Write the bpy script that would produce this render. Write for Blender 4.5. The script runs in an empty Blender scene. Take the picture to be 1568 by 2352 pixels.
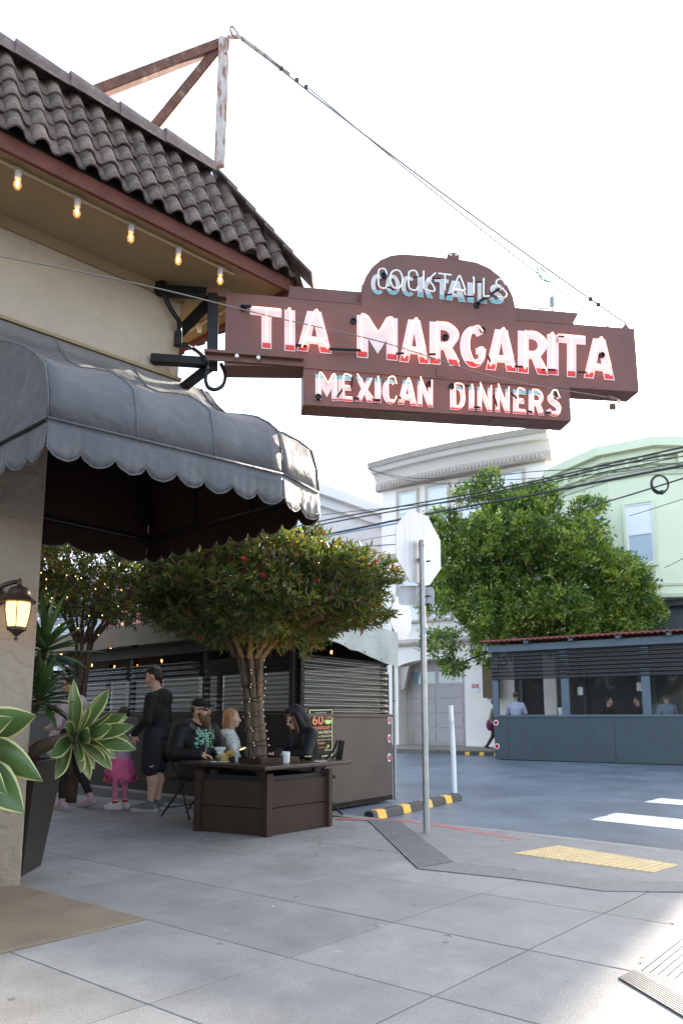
import bpy, bmesh, math, random
import numpy as np
from mathutils import Vector, Matrix, geometry

rnd = random.Random(11)
nr = np.random.default_rng(5)
sc = bpy.context.scene
COL = sc.collection

# ------------------------------------------------------------------ camera, sky, sun, exposure
EYE = 1.10
FOC, CX, CY = 1564.0, 784.0, 1428.0
PITCH = math.atan(227 / 1596)
cam = bpy.data.cameras.new('camera')
cam.sensor_fit = 'VERTICAL'
cam.sensor_height = 36.0
cam.sensor_width = 24.0
cam.lens = 36.0 * FOC / 2352
cam.shift_y = 252 / 2352
cam.clip_start = 0.05
cam.clip_end = 3000
cam.dof.use_dof = True
cam.dof.focus_distance = 5.6
cam.dof.aperture_fstop = 3.5
camo = bpy.data.objects.new('camera', cam)
COL.objects.link(camo)
camo.location = (0, 0, EYE)
camo.rotation_euler = (math.pi / 2 + PITCH, 0, 0)
sc.camera = camo

SUN_AZ, SUN_EL = math.radians(38.5), math.radians(22.5)
world = bpy.data.worlds.new('World')
sc.world = world
world.use_nodes = True
wn = world.node_tree
sky = wn.nodes.new('ShaderNodeTexSky')
sky.sky_type = 'NISHITA'
sky.sun_disc = False
sky.sun_elevation = SUN_EL
sky.sun_rotation = SUN_AZ
sky.altitude = 50
sky.air_density = 1.0
sky.dust_density = 2.2
sky.ozone_density = 0.3
bg = wn.nodes['Background']
bg.inputs['Strength'].default_value = 0.15
veil = wn.nodes.new('ShaderNodeMix')          # thin bright cloud veil over the whole sky
veil.data_type = 'RGBA'
veil.inputs['Factor'].default_value = 0.30
veil.inputs['B'].default_value = (5.0, 5.5, 6.4, 1)
wn.links.new(sky.outputs[0], veil.inputs['A'])
wn.links.new(veil.outputs['Result'], bg.inputs['Color'])

SUNDIR = Vector((math.sin(SUN_AZ) * math.cos(SUN_EL), math.cos(SUN_AZ) * math.cos(SUN_EL), math.sin(SUN_EL)))
sl = bpy.data.lights.new('sun', 'SUN')
sl.energy = 3.8
sl.angle = math.radians(0.8)
sl.color = (1.0, 0.90, 0.76)
so = bpy.data.objects.new('sun', sl)
COL.objects.link(so)
so.rotation_euler = SUNDIR.to_track_quat('Z', 'Y').to_euler()

sc.view_settings.view_transform = 'Standard'
sc.view_settings.look = 'None'
sc.view_settings.gamma = 1.0
sc.view_settings.use_curve_mapping = False
sc.view_settings.exposure = 1.95
sc.render.engine = 'CYCLES'
sc.cycles.use_denoising = True
sc.cycles.max_bounces = 8
sc.cycles.transparent_max_bounces = 24
sc.cycles.sample_clamp_indirect = 6.0

# ------------------------------------------------------------------ helpers
V = Vector


def ray(u, v):
    a = (u - CX) / FOC
    b = (v - CY) / FOC
    return V((a, math.cos(PITCH) + b * math.sin(PITCH), math.sin(PITCH) - b * math.cos(PITCH)))


EYEP = V((0, 0, EYE))


def gp(u, v, z=0.0):
    """where a sight line meets the level plane z"""
    d = ray(u, v)
    return EYEP + d * ((z - EYE) / d.z)


def dp(u, v, y):
    """the point of a sight line at distance y from the camera"""
    d = ray(u, v)
    return EYEP + d * (y / d.y)


def pp(u, v, p0, n):
    """where a sight line meets a vertical wall plane through p0 with normal n"""
    d = ray(u, v)
    n = V(n)
    return EYEP + d * ((V(p0) - EYEP).dot(n) / d.dot(n))


class MB:
    def __init__(self):
        self.v, self.f, self.m = [], [], []

    def add(self, vs, fs, mat=0):
        o = len(self.v)
        self.v.extend([tuple(p) for p in vs])
        self.f.extend([tuple(i + o for i in q) for q in fs])
        self.m.extend([mat] * len(fs))
        return self

    def obox(self, p, ex, ey, ez, mat=0):
        p, ex, ey, ez = V(p), V(ex), V(ey), V(ez)
        vs = [p, p + ex, p + ex + ey, p + ey, p + ez, p + ex + ez, p + ex + ey + ez, p + ey + ez]
        fs = [(0, 3, 2, 1), (4, 5, 6, 7), (0, 1, 5, 4), (1, 2, 6, 5), (2, 3, 7, 6), (3, 0, 4, 7)]
        if ex.cross(ey).dot(ez) < 0:
            fs = [q[::-1] for q in fs]
        return self.add(vs, fs, mat)

    def box(self, c, size, M=None, mat=0):
        c = V(c)
        ax = [V((size[0], 0, 0)), V((0, size[1], 0)), V((0, 0, size[2]))]
        if M is not None:
            ax = [M @ a for a in ax]
        return self.obox(c - (ax[0] + ax[1] + ax[2]) / 2, ax[0], ax[1], ax[2], mat)

    def prism(self, poly, ex, mat=0):
        """polygon (3D points) pushed along ex"""
        poly = [V(p) for p in poly]
        ex = V(ex)
        n = len(poly)
        nrm = V((0, 0, 0))
        for i in range(n):
            nrm += poly[i].cross(poly[(i + 1) % n])
        if nrm.dot(ex) < 0:
            poly = poly[::-1]
        vs = poly + [p + ex for p in poly]
        fs = [tuple(range(n))[::-1], tuple(range(n, 2 * n))]
        for i in range(n):
            j = (i + 1) % n
            fs.append((i, j, n + j, n + i))
        return self.add(vs, fs, mat)

    def bar(self, a, b, w, h, up=(0, 0, 1), mat=0):
        a, b = V(a), V(b)
        d = (b - a).normalized()
        s = d.cross(V(up))
        if s.length < 1e-4:
            s = d.cross(V((0, 1, 0)))
        s.normalize()
        t = s.cross(d).normalized()
        return self.obox(a - s * w / 2 - t * h / 2, b - a, s * w, t * h, mat)

    def tube(self, pts, r, seg=8, mat=0, closed=False, cap=True):
        pts = [V(p) for p in pts]
        n = len(pts)
        rs = list(r) if isinstance(r, (list, tuple)) else [r] * n
        vs, fs = [], []
        prev = None
        for i in range(n):
            if closed:
                d = pts[(i + 1) % n] - pts[i - 1]
            else:
                d = pts[min(i + 1, n - 1)] - pts[max(i - 1, 0)]
            d = d.normalized() if d.length > 1e-9 else V((0, 0, 1))
            if prev is None:
                s = d.cross(V((0, 0, 1)))
                if s.length < 0.05:
                    s = d.cross(V((1, 0, 0)))
            else:
                s = prev - d * prev.dot(d)
            s.normalize()
            prev = s
            t = d.cross(s)
            for k in range(seg):
                a = 2 * math.pi * k / seg
                vs.append(pts[i] + (s * math.cos(a) + t * math.sin(a)) * rs[i])
        for i in range(n if closed else n - 1):
            j = (i + 1) % n
            for k in range(seg):
                l = (k + 1) % seg
                fs.append((i * seg + k, i * seg + l, j * seg + l, j * seg + k))
        if cap and not closed:
            fs.append(tuple(range(seg))[::-1])
            fs.append(tuple((n - 1) * seg + k for k in range(seg)))
        return self.add(vs, fs, mat)

    def lathe(self, prof, c, seg=16, mat=0, axis=(0, 0, 1)):
        c = V(c)
        q = V((0, 0, 1)).rotation_difference(V(axis))
        vs, fs = [], []
        for r, z in prof:
            for k in range(seg):
                a = 2 * math.pi * k / seg
                vs.append(c + q @ V((r * math.cos(a), r * math.sin(a), z)))
        for i in range(len(prof) - 1):
            for k in range(seg):
                l = (k + 1) % seg
                fs.append((i * seg + k, i * seg + l, (i + 1) * seg + l, (i + 1) * seg + k))
        fs.append(tuple(range(seg))[::-1])
        fs.append(tuple((len(prof) - 1) * seg + k for k in range(seg)))
        return self.add(vs, fs, mat)

    def ell(self, c, r, seg=12, rings=8, mat=0, M=None):
        c = V(c)
        vs, fs = [], []
        for i in range(rings + 1):
            p = math.pi * i / rings
            for k in range(seg):
                a = 2 * math.pi * k / seg
                w = V((r[0] * math.sin(p) * math.cos(a), r[1] * math.sin(p) * math.sin(a), -r[2] * math.cos(p)))
                vs.append(c + (M @ w if M else w))
        for i in range(rings):
            for k in range(seg):
                l = (k + 1) % seg
                fs.append((i * seg + k, i * seg + l, (i + 1) * seg + l, (i + 1) * seg + k))
        return self.add(vs, fs, mat)

    def build(self, name, mats, parent=None, smooth=False, bevel=0.0):
        return link(name, mesh(name, self.v, self.f, mats, self.m, smooth, parent), parent, bevel)


def wloc(o):
    p = V((0, 0, 0))
    while o is not None:
        p = p + o.location
        o = o.parent
    return p


def mesh(name, vs, fs, mats, mi=None, smooth=False, parent=None):
    me = bpy.data.meshes.new(name)
    off = wloc(parent) if parent is not None else V((0, 0, 0))
    me.from_pydata([(p[0] - off.x, p[1] - off.y, p[2] - off.z) for p in vs], [], fs)
    for m in (mats if isinstance(mats, (list, tuple)) else [mats]):
        me.materials.append(m)
    if mi is not None and any(mi):
        me.polygons.foreach_set('material_index', mi)
    if smooth:
        me.polygons.foreach_set('use_smooth', [True] * len(me.polygons))
        if smooth != True:
            me.set_sharp_from_angle(angle=math.radians(smooth))
    me.update()
    return me


def link(name, me, parent=None, bevel=0.0):
    o = bpy.data.objects.new(name, me)
    COL.objects.link(o)
    o.parent = parent
    if bevel:
        b = o.modifiers.new('bevel', 'BEVEL')
        b.width = bevel
        b.segments = 2
        b.limit_method = 'ANGLE'
        b.angle_limit = math.radians(40)
    return o


def inst(name, me, parent, loc, M=None):
    """one more object of a shared mesh (mesh made around its own origin) at a world place"""
    o = bpy.data.objects.new(name, me)
    COL.objects.link(o)
    o.parent = parent
    L = V(loc) - (wloc(parent) if parent is not None else V((0, 0, 0)))
    mm = Matrix.Translation(L)
    if M is not None:
        mm = mm @ M.to_4x4()
    o.matrix_basis = mm
    return o


def tag(o, label=None, cat=None, group=None, kind=None):
    if label:
        o['label'] = label
    if cat:
        o['category'] = cat
    if group:
        o['group'] = group
    if kind:
        o['kind'] = kind
    return o


def thing(name, label, cat, loc=(0, 0, 0), group=None):
    o = bpy.data.objects.new(name, None)
    COL.objects.link(o)
    o.location = loc
    o.empty_display_size = 0.1
    return tag(o, label, cat, group)


def spline(pts, n=6, closed=False):
    """Catmull-Rom through points"""
    P = [V(p) for p in pts]
    out = []
    N = len(P)
    for i in range(N if closed else N - 1):
        if closed:
            a, b, c, d = P[i - 1], P[i], P[(i + 1) % N], P[(i + 2) % N]
        else:
            a, b, c, d = P[max(i - 1, 0)], P[i], P[i + 1], P[min(i + 2, N - 1)]
        for k in range(n):
            t = k / n
            out.append(0.5 * ((2 * b) + (c - a) * t + (2 * a - 5 * b + 4 * c - d) * t * t + (3 * b - a - 3 * c + d) * t ** 3))
    if not closed:
        out.append(P[-1])
    return out


def sag(a, b, s, n=14):
    a, b = V(a), V(b)
    return [a.lerp(b, i / n) - V((0, 0, 4 * s * (i / n) * (1 - i / n))) for i in range(n + 1)]


# ------------------------------------------------------------------ materials
def M(name, col, rough=0.6, var=0.0, vs=3.0, bump=0.0, bs=60.0, metal=0.0, spec=0.5, emit=None, es=0.0, orand=0.0,
      stain=None, ss=1.2, sw=(0.5, 0.7), trans=0.0, stretch=None, sheen=0.0, coat=0.0, bdist=0.01):
    m = bpy.data.materials.new(name)
    m.use_nodes = True
    nt = m.node_tree
    N, L = nt.nodes, nt.links
    b = N['Principled BSDF']
    b.inputs['Base Color'].default_value = (*col, 1)
    b.inputs['Roughness'].default_value = rough
    b.inputs['Metallic'].default_value = metal
    b.inputs['Specular IOR Level'].default_value = spec
    b.inputs['Transmission Weight'].default_value = trans
    b.inputs['Sheen Weight'].default_value = sheen
    b.inputs['Coat Weight'].default_value = coat
    if emit:
        b.inputs['Emission Color'].default_value = (*emit, 1)
        b.inputs['Emission Strength'].default_value = es
    if var or bump or orand or stain:
        tc = N.new('ShaderNodeTexCoord')
        src = tc.outputs['Object']
        if stretch:
            mp = N.new('ShaderNodeMapping')
            mp.inputs['Scale'].default_value = stretch
            L.new(src, mp.inputs['Vector'])
            src = mp.outputs[0]
        cur = None
        if var:
            n1 = N.new('ShaderNodeTexNoise')
            n1.inputs['Scale'].default_value = vs
            n1.inputs['Detail'].default_value = 7
            n1.inputs['Roughness'].default_value = 0.62
            L.new(src, n1.inputs['Vector'])
            r = N.new('ShaderNodeMapRange')
            r.inputs['From Min'].default_value = 0.3
            r.inputs['From Max'].default_value = 0.7
            r.inputs['To Min'].default_value = 1 - var
            r.inputs['To Max'].default_value = 1 + var
            L.new(n1.outputs['Fac'], r.inputs['Value'])
            cur = r.outputs[0]
        if orand:
            oi = N.new('ShaderNodeObjectInfo')
            r2 = N.new('ShaderNodeMapRange')
            r2.inputs['To Min'].default_value = 1 - orand
            r2.inputs['To Max'].default_value = 1 + orand
            L.new(oi.outputs['Random'], r2.inputs['Value'])
            if cur is None:
                cur = r2.outputs[0]
            else:
                mu = N.new('ShaderNodeMath')
                mu.operation = 'MULTIPLY'
                L.new(cur, mu.inputs[0])
                L.new(r2.outputs[0], mu.inputs[1])
                cur = mu.outputs[0]
        colout = None
        if cur is not None:
            vm = N.new('ShaderNodeVectorMath')
            vm.operation = 'SCALE'
            vm.inputs[0].default_value = col
            L.new(cur, vm.inputs['Scale'])
            colout = vm.outputs[0]
        if stain:
            n3 = N.new('ShaderNodeTexNoise')
            n3.inputs['Scale'].default_value = ss
            n3.inputs['Detail'].default_value = 8
            n3.inputs['Roughness'].default_value = 0.7
            L.new(src, n3.inputs['Vector'])
            r3 = N.new('ShaderNodeMapRange')
            r3.inputs['From Min'].default_value = sw[0]
            r3.inputs['From Max'].default_value = sw[1]
            L.new(n3.outputs['Fac'], r3.inputs['Value'])
            mx = N.new('ShaderNodeMix')
            mx.data_type = 'RGBA'
            L.new(r3.outputs[0], mx.inputs['Factor'])
            if colout is not None:
                L.new(colout, mx.inputs['A'])
            else:
                mx.inputs['A'].default_value = (*col, 1)
            mx.inputs['B'].default_value = (*stain, 1)
            colout = mx.outputs['Result']
        if colout is not None:
            L.new(colout, b.inputs['Base Color'])
        if bump:
            n2 = N.new('ShaderNodeTexNoise')
            n2.inputs['Scale'].default_value = bs
            n2.inputs['Detail'].default_value = 5
            L.new(src, n2.inputs['Vector'])
            bp = N.new('ShaderNodeBump')
            bp.inputs['Strength'].default_value = bump
            bp.inputs['Distance'].default_value = bdist
            L.new(n2.outputs['Fac'], bp.inputs['Height'])
            L.new(bp.outputs[0], b.inputs['Normal'])
    return m


def stucco(name, col, scale=9.0, strength=0.8):
    """skip-trowelled stucco: broken plateaus over fine grain"""
    m = M(name, col, rough=0.75, var=0.07, vs=2.0, spec=0.35)
    nt = m.node_tree
    N, L = nt.nodes, nt.links
    b = N['Principled BSDF']
    tc = N.new('ShaderNodeTexCoord')
    n = N.new('ShaderNodeTexNoise')
    n.inputs['Scale'].default_value = scale
    n.inputs['Detail'].default_value = 3
    n.inputs['Distortion'].default_value = 0.7
    L.new(tc.outputs['Object'], n.inputs['Vector'])
    r = N.new('ShaderNodeValToRGB')
    r.color_ramp.elements[0].position = 0.43
    r.color_ramp.elements[1].position = 0.57
    L.new(n.outputs['Fac'], r.inputs['Fac'])
    n2 = N.new('ShaderNodeTexNoise')
    n2.inputs['Scale'].default_value = 70
    n2.inputs['Detail'].default_value = 4
    L.new(tc.outputs['Object'], n2.inputs['Vector'])
    a = N.new('ShaderNodeMath')
    a.operation = 'MULTIPLY_ADD'
    a.inputs[1].default_value = 0.35
    L.new(n2.outputs['Fac'], a.inputs[0])
    L.new(r.outputs['Color'], a.inputs[2])
    bp = N.new('ShaderNodeBump')
    bp.inputs['Strength'].default_value = strength
    bp.inputs['Distance'].default_value = 0.006
    L.new(a.outputs[0], bp.inputs['Height'])
    L.new(bp.outputs[0], b.inputs['Normal'])
    return m


def glassy(name, col, clear=0.6, rough=0.06):
    """thin clear plastic or window pane: partly see-through, partly glossy"""
    m = bpy.data.materials.new(name)
    m.use_nodes = True
    nt = m.node_tree
    N, L = nt.nodes, nt.links
    b = N['Principled BSDF']
    b.inputs['Base Color'].default_value = (*col, 1)
    b.inputs['Roughness'].default_value = rough
    b.inputs['Specular IOR Level'].default_value = 0.75
    t = N.new('ShaderNodeBsdfTransparent')
    mx = N.new('ShaderNodeMixShader')
    mx.inputs[0].default_value = clear
    L.new(b.outputs[0], mx.inputs[1])
    L.new(t.outputs[0], mx.inputs[2])
    L.new(mx.outputs[0], N['Material Output'].inputs['Surface'])
    return m


def glow(name, col, s):
    m = bpy.data.materials.new(name)
    m.use_nodes = True
    nt = m.node_tree
    e = nt.nodes.new('ShaderNodeEmission')
    e.inputs[0].default_value = (*col, 1)
    e.inputs[1].default_value = s
    nt.links.new(e.outputs[0], nt.nodes['Material Output'].inputs['Surface'])
    return m


mt = {}
mt['stucco'] = stucco('stucco_wall', (0.40, 0.33, 0.245))
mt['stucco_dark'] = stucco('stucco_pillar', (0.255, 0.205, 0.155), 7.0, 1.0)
mt['soffit'] = M('painted_soffit', (0.26, 0.185, 0.095), 0.6, var=0.06)
mt['fascia'] = M('rust_red_fascia', (0.11, 0.032, 0.018), 0.6, spec=0.3, var=0.25, vs=8, stain=(0.10, 0.035, 0.025), ss=5)
mt['tile'] = M('weathered_roof_tile', (0.115, 0.078, 0.060), 0.72, var=0.35, vs=14, bump=0.5, bs=90, orand=0.35, stain=(0.23, 0.195, 0.155), ss=16, sw=(0.50, 0.74), spec=0.4)
mt['ridge'] = M('mortared_ridge_tile', (0.15, 0.105, 0.09), 0.75, var=0.3, vs=12, bump=0.5, bs=80, orand=0.2, stain=(0.25, 0.24, 0.21), ss=9, sw=(0.52, 0.72))
mt['awning'] = M('charcoal_canvas', (0.062, 0.062, 0.067), 0.52, var=0.16, vs=3, bump=0.45, bs=9, bdist=0.035, spec=0.5, sheen=0.2, stain=(0.105, 0.10, 0.092), ss=3.5, sw=(0.5, 0.8))
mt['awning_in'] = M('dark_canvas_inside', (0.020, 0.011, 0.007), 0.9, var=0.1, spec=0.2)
mt['sign'] = M('maroon_sign_paint', (0.148, 0.056, 0.039), 0.5, var=0.12, vs=4, bump=0.15, bs=120, stain=(0.10, 0.04, 0.028), ss=6, sw=(0.58, 0.75))
mt['sign_side'] = M('faded_sign_edge', (0.16, 0.09, 0.065), 0.55, var=0.2, vs=5, stain=(0.10, 0.06, 0.04), ss=4)
mt['bracket'] = M('black_iron', (0.005, 0.005, 0.005), 0.45, spec=0.35, var=0.3, vs=20, bump=0.3, bs=120)
mt['letter'] = M('white_sign_paint', (0.66, 0.62, 0.60), 0.5, var=0.06, vs=12, stain=(0.70, 0.46, 0.25), ss=7, sw=(0.62, 0.85))
mt['red'] = M('red_sign_paint', (0.50, 0.035, 0.03), 0.5, var=0.2, vs=25)
mt['teal'] = M('teal_sign_paint', (0.16, 0.48, 0.50), 0.5, var=0.2, vs=20)
mt['neon'] = glow('lit_neon_tube', (1.0, 0.27, 0.19), 1.9)
mt['neon_off'] = M('unlit_glass_tube', (0.88, 0.86, 0.82), 0.2, var=0.05, vs=10)
mt['black'] = M('black_paint', (0.007, 0.007, 0.007), 0.5, spec=0.3)
mt['brown'] = M('brown_painted_wood', (0.034, 0.0175, 0.011), 0.6, var=0.18, vs=4, bump=0.2, bs=60, spec=0.25)
mt['brown_dark'] = M('dark_brown_wood', (0.016, 0.009, 0.006), 0.6, var=0.25, spec=0.3, vs=5, bump=0.25, bs=50, stretch=(1, 1, 5))
mt['brown_top'] = M('varnished_table_top', (0.030, 0.015, 0.009), 0.36, var=0.2, spec=0.35, vs=5)
mt['concrete'] = M('pavement_concrete', (0.238, 0.236, 0.229), 0.62, var=0.17, vs=2.2, bump=0.35, bs=180, orand=0.09, stain=(0.145, 0.138, 0.125), ss=1.3, sw=(0.46, 0.80), spec=0.5)
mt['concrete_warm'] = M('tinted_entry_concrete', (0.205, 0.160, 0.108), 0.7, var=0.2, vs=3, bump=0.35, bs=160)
mt['concrete_dark'] = M('ramp_concrete', (0.20, 0.198, 0.192), 0.62, var=0.14, vs=5, bump=0.4, bs=170)
mt['asphalt'] = M('asphalt', (0.150, 0.180, 0.215), 0.38, var=0.2, vs=1.2, bump=0.4, bs=110, stain=(0.085, 0.098, 0.113), ss=0.45, sw=(0.45, 0.66), spec=0.55, bdist=0.012)
mt['joint'] = M('joint_dirt', (0.075, 0.068, 0.06), 0.9)
mt['white'] = M('white_road_paint', (0.72, 0.72, 0.70), 0.6, var=0.06, vs=8, stain=(0.35, 0.35, 0.35), ss=9, sw=(0.62, 0.75))
mt['redcurb'] = M('worn_red_curb_paint', (0.42, 0.11, 0.09), 0.7, var=0.2, vs=12, stain=(0.28, 0.26, 0.24), ss=7, sw=(0.50, 0.62))
mt['yellowpad'] = M('yellow_tactile', (0.60, 0.44, 0.22), 0.6, var=0.12, vs=9)
mt['yellow'] = M('yellow_marking', (0.75, 0.42, 0.04), 0.5, var=0.12, vs=12)
mt['rubber'] = M('black_rubber', (0.03, 0.03, 0.03), 0.6, var=0.2, vs=15)
mt['galv'] = M('galvanised_steel', (0.36, 0.355, 0.35), 0.42, var=0.15, vs=9, metal=0.7)
mt['alu'] = M('bare_aluminium_sign_back', (0.50, 0.51, 0.52), 0.45, var=0.12, vs=3, metal=0.25, stretch=(6, 6, 0.7))
mt['wplastic'] = M('white_plastic', (0.8, 0.8, 0.8), 0.35)
mt['rust'] = M('rusty_steel', (0.14, 0.05, 0.026), 0.7, var=0.45, vs=12, stain=(0.28, 0.21, 0.16), ss=8, sw=(0.55, 0.7), bump=0.3)
mt['rust_white'] = M('white_rusting_steel', (0.52, 0.46, 0.42), 0.6, var=0.2, vs=10, stain=(0.26, 0.10, 0.04), ss=9, sw=(0.46, 0.6), bump=0.3, stretch=(3, 3, 0.6))
mt['wire'] = M('dark_cable', (0.03, 0.03, 0.032), 0.5)
mt['wire_gray'] = M('steel_cable', (0.22, 0.20, 0.17), 0.5, metal=0.5)
mt['bulb'] = glow('lit_filament', (1.0, 0.50, 0.13), 7.0)
mt['bulbglass'] = glassy('amber_bulb_glass', (0.9, 0.62, 0.28), 0.72, 0.03)
mt['lamp'] = glow('lit_lantern_glass', (1.0, 0.60, 0.20), 1.0)
mt['bronze'] = M('bronze_lantern', (0.055, 0.033, 0.022), 0.45, var=0.2, vs=15, metal=0.4)
mt['socket'] = M('white_porcelain', (0.72, 0.70, 0.68), 0.3)
mt['conduit'] = M('painted_conduit', (0.40, 0.31, 0.19), 0.55)
mt['pot'] = M('black_planter', (0.013, 0.011, 0.010), 0.5, var=0.25, vs=6)
mt['soil'] = M('potting_soil', (0.03, 0.022, 0.015), 0.95, bump=1.0, bs=60)
mt['agave'] = M('agave_green', (0.070, 0.120, 0.034), 0.38, var=0.15, vs=8, spec=0.5)
mt['agave_y'] = M('agave_cream_margin', (0.55, 0.52, 0.22), 0.4, var=0.1, vs=9)
mt['yucca'] = M('yucca_green', (0.044, 0.085, 0.022), 0.4, var=0.25, vs=9)
mt['yucca2'] = M('yucca_light', (0.065, 0.115, 0.040), 0.4, var=0.25, vs=9)
mt['cane'] = M('fibrous_stem', (0.10, 0.065, 0.04), 0.85, var=0.3, vs=30, bump=0.8, bs=60)
mt['bark'] = M('bark', (0.095, 0.066, 0.043), 0.9, var=0.5, vs=18, bump=1.0, bs=30, stretch=(1, 1, 0.25), bdist=0.02)


def gum(m, scale=2.6, dark=0.55):
    """chewing-gum spots and small stains on paving"""
    nt = m.node_tree
    N, L = nt.nodes, nt.links
    b = N['Principled BSDF']
    src = b.inputs['Base Color'].links[0].from_socket
    tc = N.new('ShaderNodeTexCoord')
    gn = N.new('ShaderNodeTexNoise')
    gn.inputs['Scale'].default_value = 160
    gn.inputs['Detail'].default_value = 3
    L.new(tc.outputs['Object'], gn.inputs['Vector'])
    gr = N.new('ShaderNodeMapRange')
    gr.inputs['From Min'].default_value = .3
    gr.inputs['From Max'].default_value = .7
    gr.inputs['To Min'].default_value = .80
    gr.inputs['To Max'].default_value = 1.20
    L.new(gn.outputs['Fac'], gr.inputs['Value'])
    g0_ = N.new('ShaderNodeVectorMath')
    g0_.operation = 'SCALE'
    L.new(src, g0_.inputs[0])
    L.new(gr.outputs[0], g0_.inputs['Scale'])
    cur = g0_.outputs[0]
    for sc_, th, k in ((scale, 0.055, dark), (scale * 3.1, 0.045, 0.75), (scale * 0.7, 0.07, 1.18)):
        v = N.new('ShaderNodeTexVoronoi')
        v.inputs['Scale'].default_value = sc_
        L.new(tc.outputs['Object'], v.inputs['Vector'])
        r = N.new('ShaderNodeMapRange')
        r.inputs['From Min'].default_value = th * .6
        r.inputs['From Max'].default_value = th
        r.inputs['To Min'].default_value = k
        r.inputs['To Max'].default_value = 1.0
        L.new(v.outputs['Distance'], r.inputs['Value'])
        s_ = N.new('ShaderNodeVectorMath')
        s_.operation = 'SCALE'
        L.new(cur, s_.inputs[0])
        L.new(r.outputs[0], s_.inputs['Scale'])
        cur = s_.outputs[0]
    L.new(cur, b.inputs['Base Color'])


for k_ in ('asphalt', 'concrete', 'concrete_dark', 'concrete_warm'):
    gum(mt[k_])
# ------------------------------------------------------------------ ground: road, pavement slabs, kerb, ramp
RZ = -0.12
dA = V((0.760, 0.649, 0)); nA = V((0.649, -0.760, 0))     # restaurant wall facing the camera
dB = V((-0.772, 0.636, 0)); nB = V((0.636, 0.772, 0))     # restaurant wall along the side street
dF = V((0.859, -0.511, 0)); nF = V((-0.511, -0.859, 0))   # house row across the road
KERB = [V(p) for p in [(-12.0, 18.3, 0), (-0.57, 8.67, 0), (0.1, 8.08, 0), (0.64, 7.66, 0), (1.0, 7.44, 0), (1.55, 7.08, 0), (2.21, 6.52, 0),
                       (2.95, 5.85, 0), (3.6, 5.05, 0), (3.95, 4.2, 0), (3.95, 3.2, 0), (3.6, 2.2, 0), (-1.0, -4.0, 0), (-12, -6, 0)]]

g = MB()
g.add([(-500, -300, RZ), (500, -300, RZ), (500, 700, RZ), (-500, 700, RZ)], [(0, 1, 2, 3)])
tag(g.build('road', mt['asphalt']), kind='structure')

pave = thing('pavement', None, None, (0, 0, 0))
tag(pave, kind='structure')
cen = V((-3, 4, 0))
inner = []
for i, p in enumerate(KERB):
    inner.append(p + (cen - p).normalized() * 0.15)
b = MB()
b.prism([p + V((0, 0, RZ - 0.1)) for p in inner], (0, 0, 0.1 - RZ - 0.02))
b.build('slab_bed', mt['joint'], pave)
k = MB()
for i in range(len(KERB) - 1):
    a0, a1, b0, b1 = KERB[i], KERB[i + 1], inner[i], inner[i + 1]
    k.prism([p + V((0, 0, RZ - 0.1)) for p in (a0, a1, b1, b0)], (0, 0, 0.1 - RZ))
k.build('kerb', mt['concrete'], pave)


def clip(poly, hull):
    """convex clip of a 2D polygon by a convex hull"""
    area = sum(hull[i].x * hull[(i + 1) % len(hull)].y - hull[(i + 1) % len(hull)].x * hull[i].y for i in range(len(hull)))
    sgn = 1 if area > 0 else -1
    out = poly
    for i in range(len(hull)):
        a, c = hull[i], hull[(i + 1) % len(hull)]
        e = c - a
        n = V((-e.y, e.x, 0)) * sgn
        res = []
        for j in range(len(out)):
            p, q = out[j], out[(j + 1) % len(out)]
            dpv, dq = (p - a).dot(n), (q - a).dot(n)
            if dpv >= 0:
                res.append(p)
            if (dpv >= 0) != (dq >= 0):
                res.append(p.lerp(q, dpv / (dpv - dq)))
        out = res
        if not out:
            break
    return out


SU = V((0.695, 0.719, 0)); SV = V((0.809, -0.588, 0)); S0 = V((0.28, 3.91, 0))
aL = [-5.2, -4.45, -3.7, -2.95, -2.22, -1.49, -0.76, 0.0, 0.86, 1.70, 2.55, 3.4, 4.25, 5.1, 6.0, 7.0, 8.0]
bL = [-9.2, -8.2, -7.2, -6.2, -5.15, -4.1, -3.07, -2.04, -1.02, 0.0, 0.76, 1.62, 2.5, 3.4, 4.3]
for i in range(len(aL) - 1):
    for j in range(len(bL) - 1):
        a0, a1, b0, b1 = aL[i] + .0035, aL[i + 1] - .0035, bL[j] + .0035, bL[j + 1] - .0035
        if bL[j + 1] <= -1.0 and aL[i + 1] <= -0.7:
            continue
        poly = clip([S0 + SU * a + SV * c for a, c in ((a0, b0), (a1, b0), (a1, b1), (a0, b1))], inner)
        if len(poly) < 3:
            continue
        c = sum(poly, V((0, 0, 0))) / len(poly)
        if c.y < 1.2:
            continue
        dz = rnd.uniform(-0.002, 0.0)
        s = MB()
        s.prism([p + V((0, 0, -0.03)) for p in poly], (0, 0, 0.03 + dz))
        s.build('paving_slab', mt['concrete'], pave, bevel=0.003)
e0 = S0 + SU * -0.766 + SV * -1.026
e1 = S0 + SU * -0.766 + SV * -2.35
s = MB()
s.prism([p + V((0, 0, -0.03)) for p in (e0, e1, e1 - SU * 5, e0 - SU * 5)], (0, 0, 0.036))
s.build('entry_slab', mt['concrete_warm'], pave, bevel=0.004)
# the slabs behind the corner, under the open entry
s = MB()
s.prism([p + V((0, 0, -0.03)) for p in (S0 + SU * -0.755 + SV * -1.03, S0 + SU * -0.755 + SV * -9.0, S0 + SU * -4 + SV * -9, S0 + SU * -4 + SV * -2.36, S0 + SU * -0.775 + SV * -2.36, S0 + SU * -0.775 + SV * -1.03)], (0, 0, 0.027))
s.build('porch_floor', mt['concrete_warm'], pave)

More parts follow.
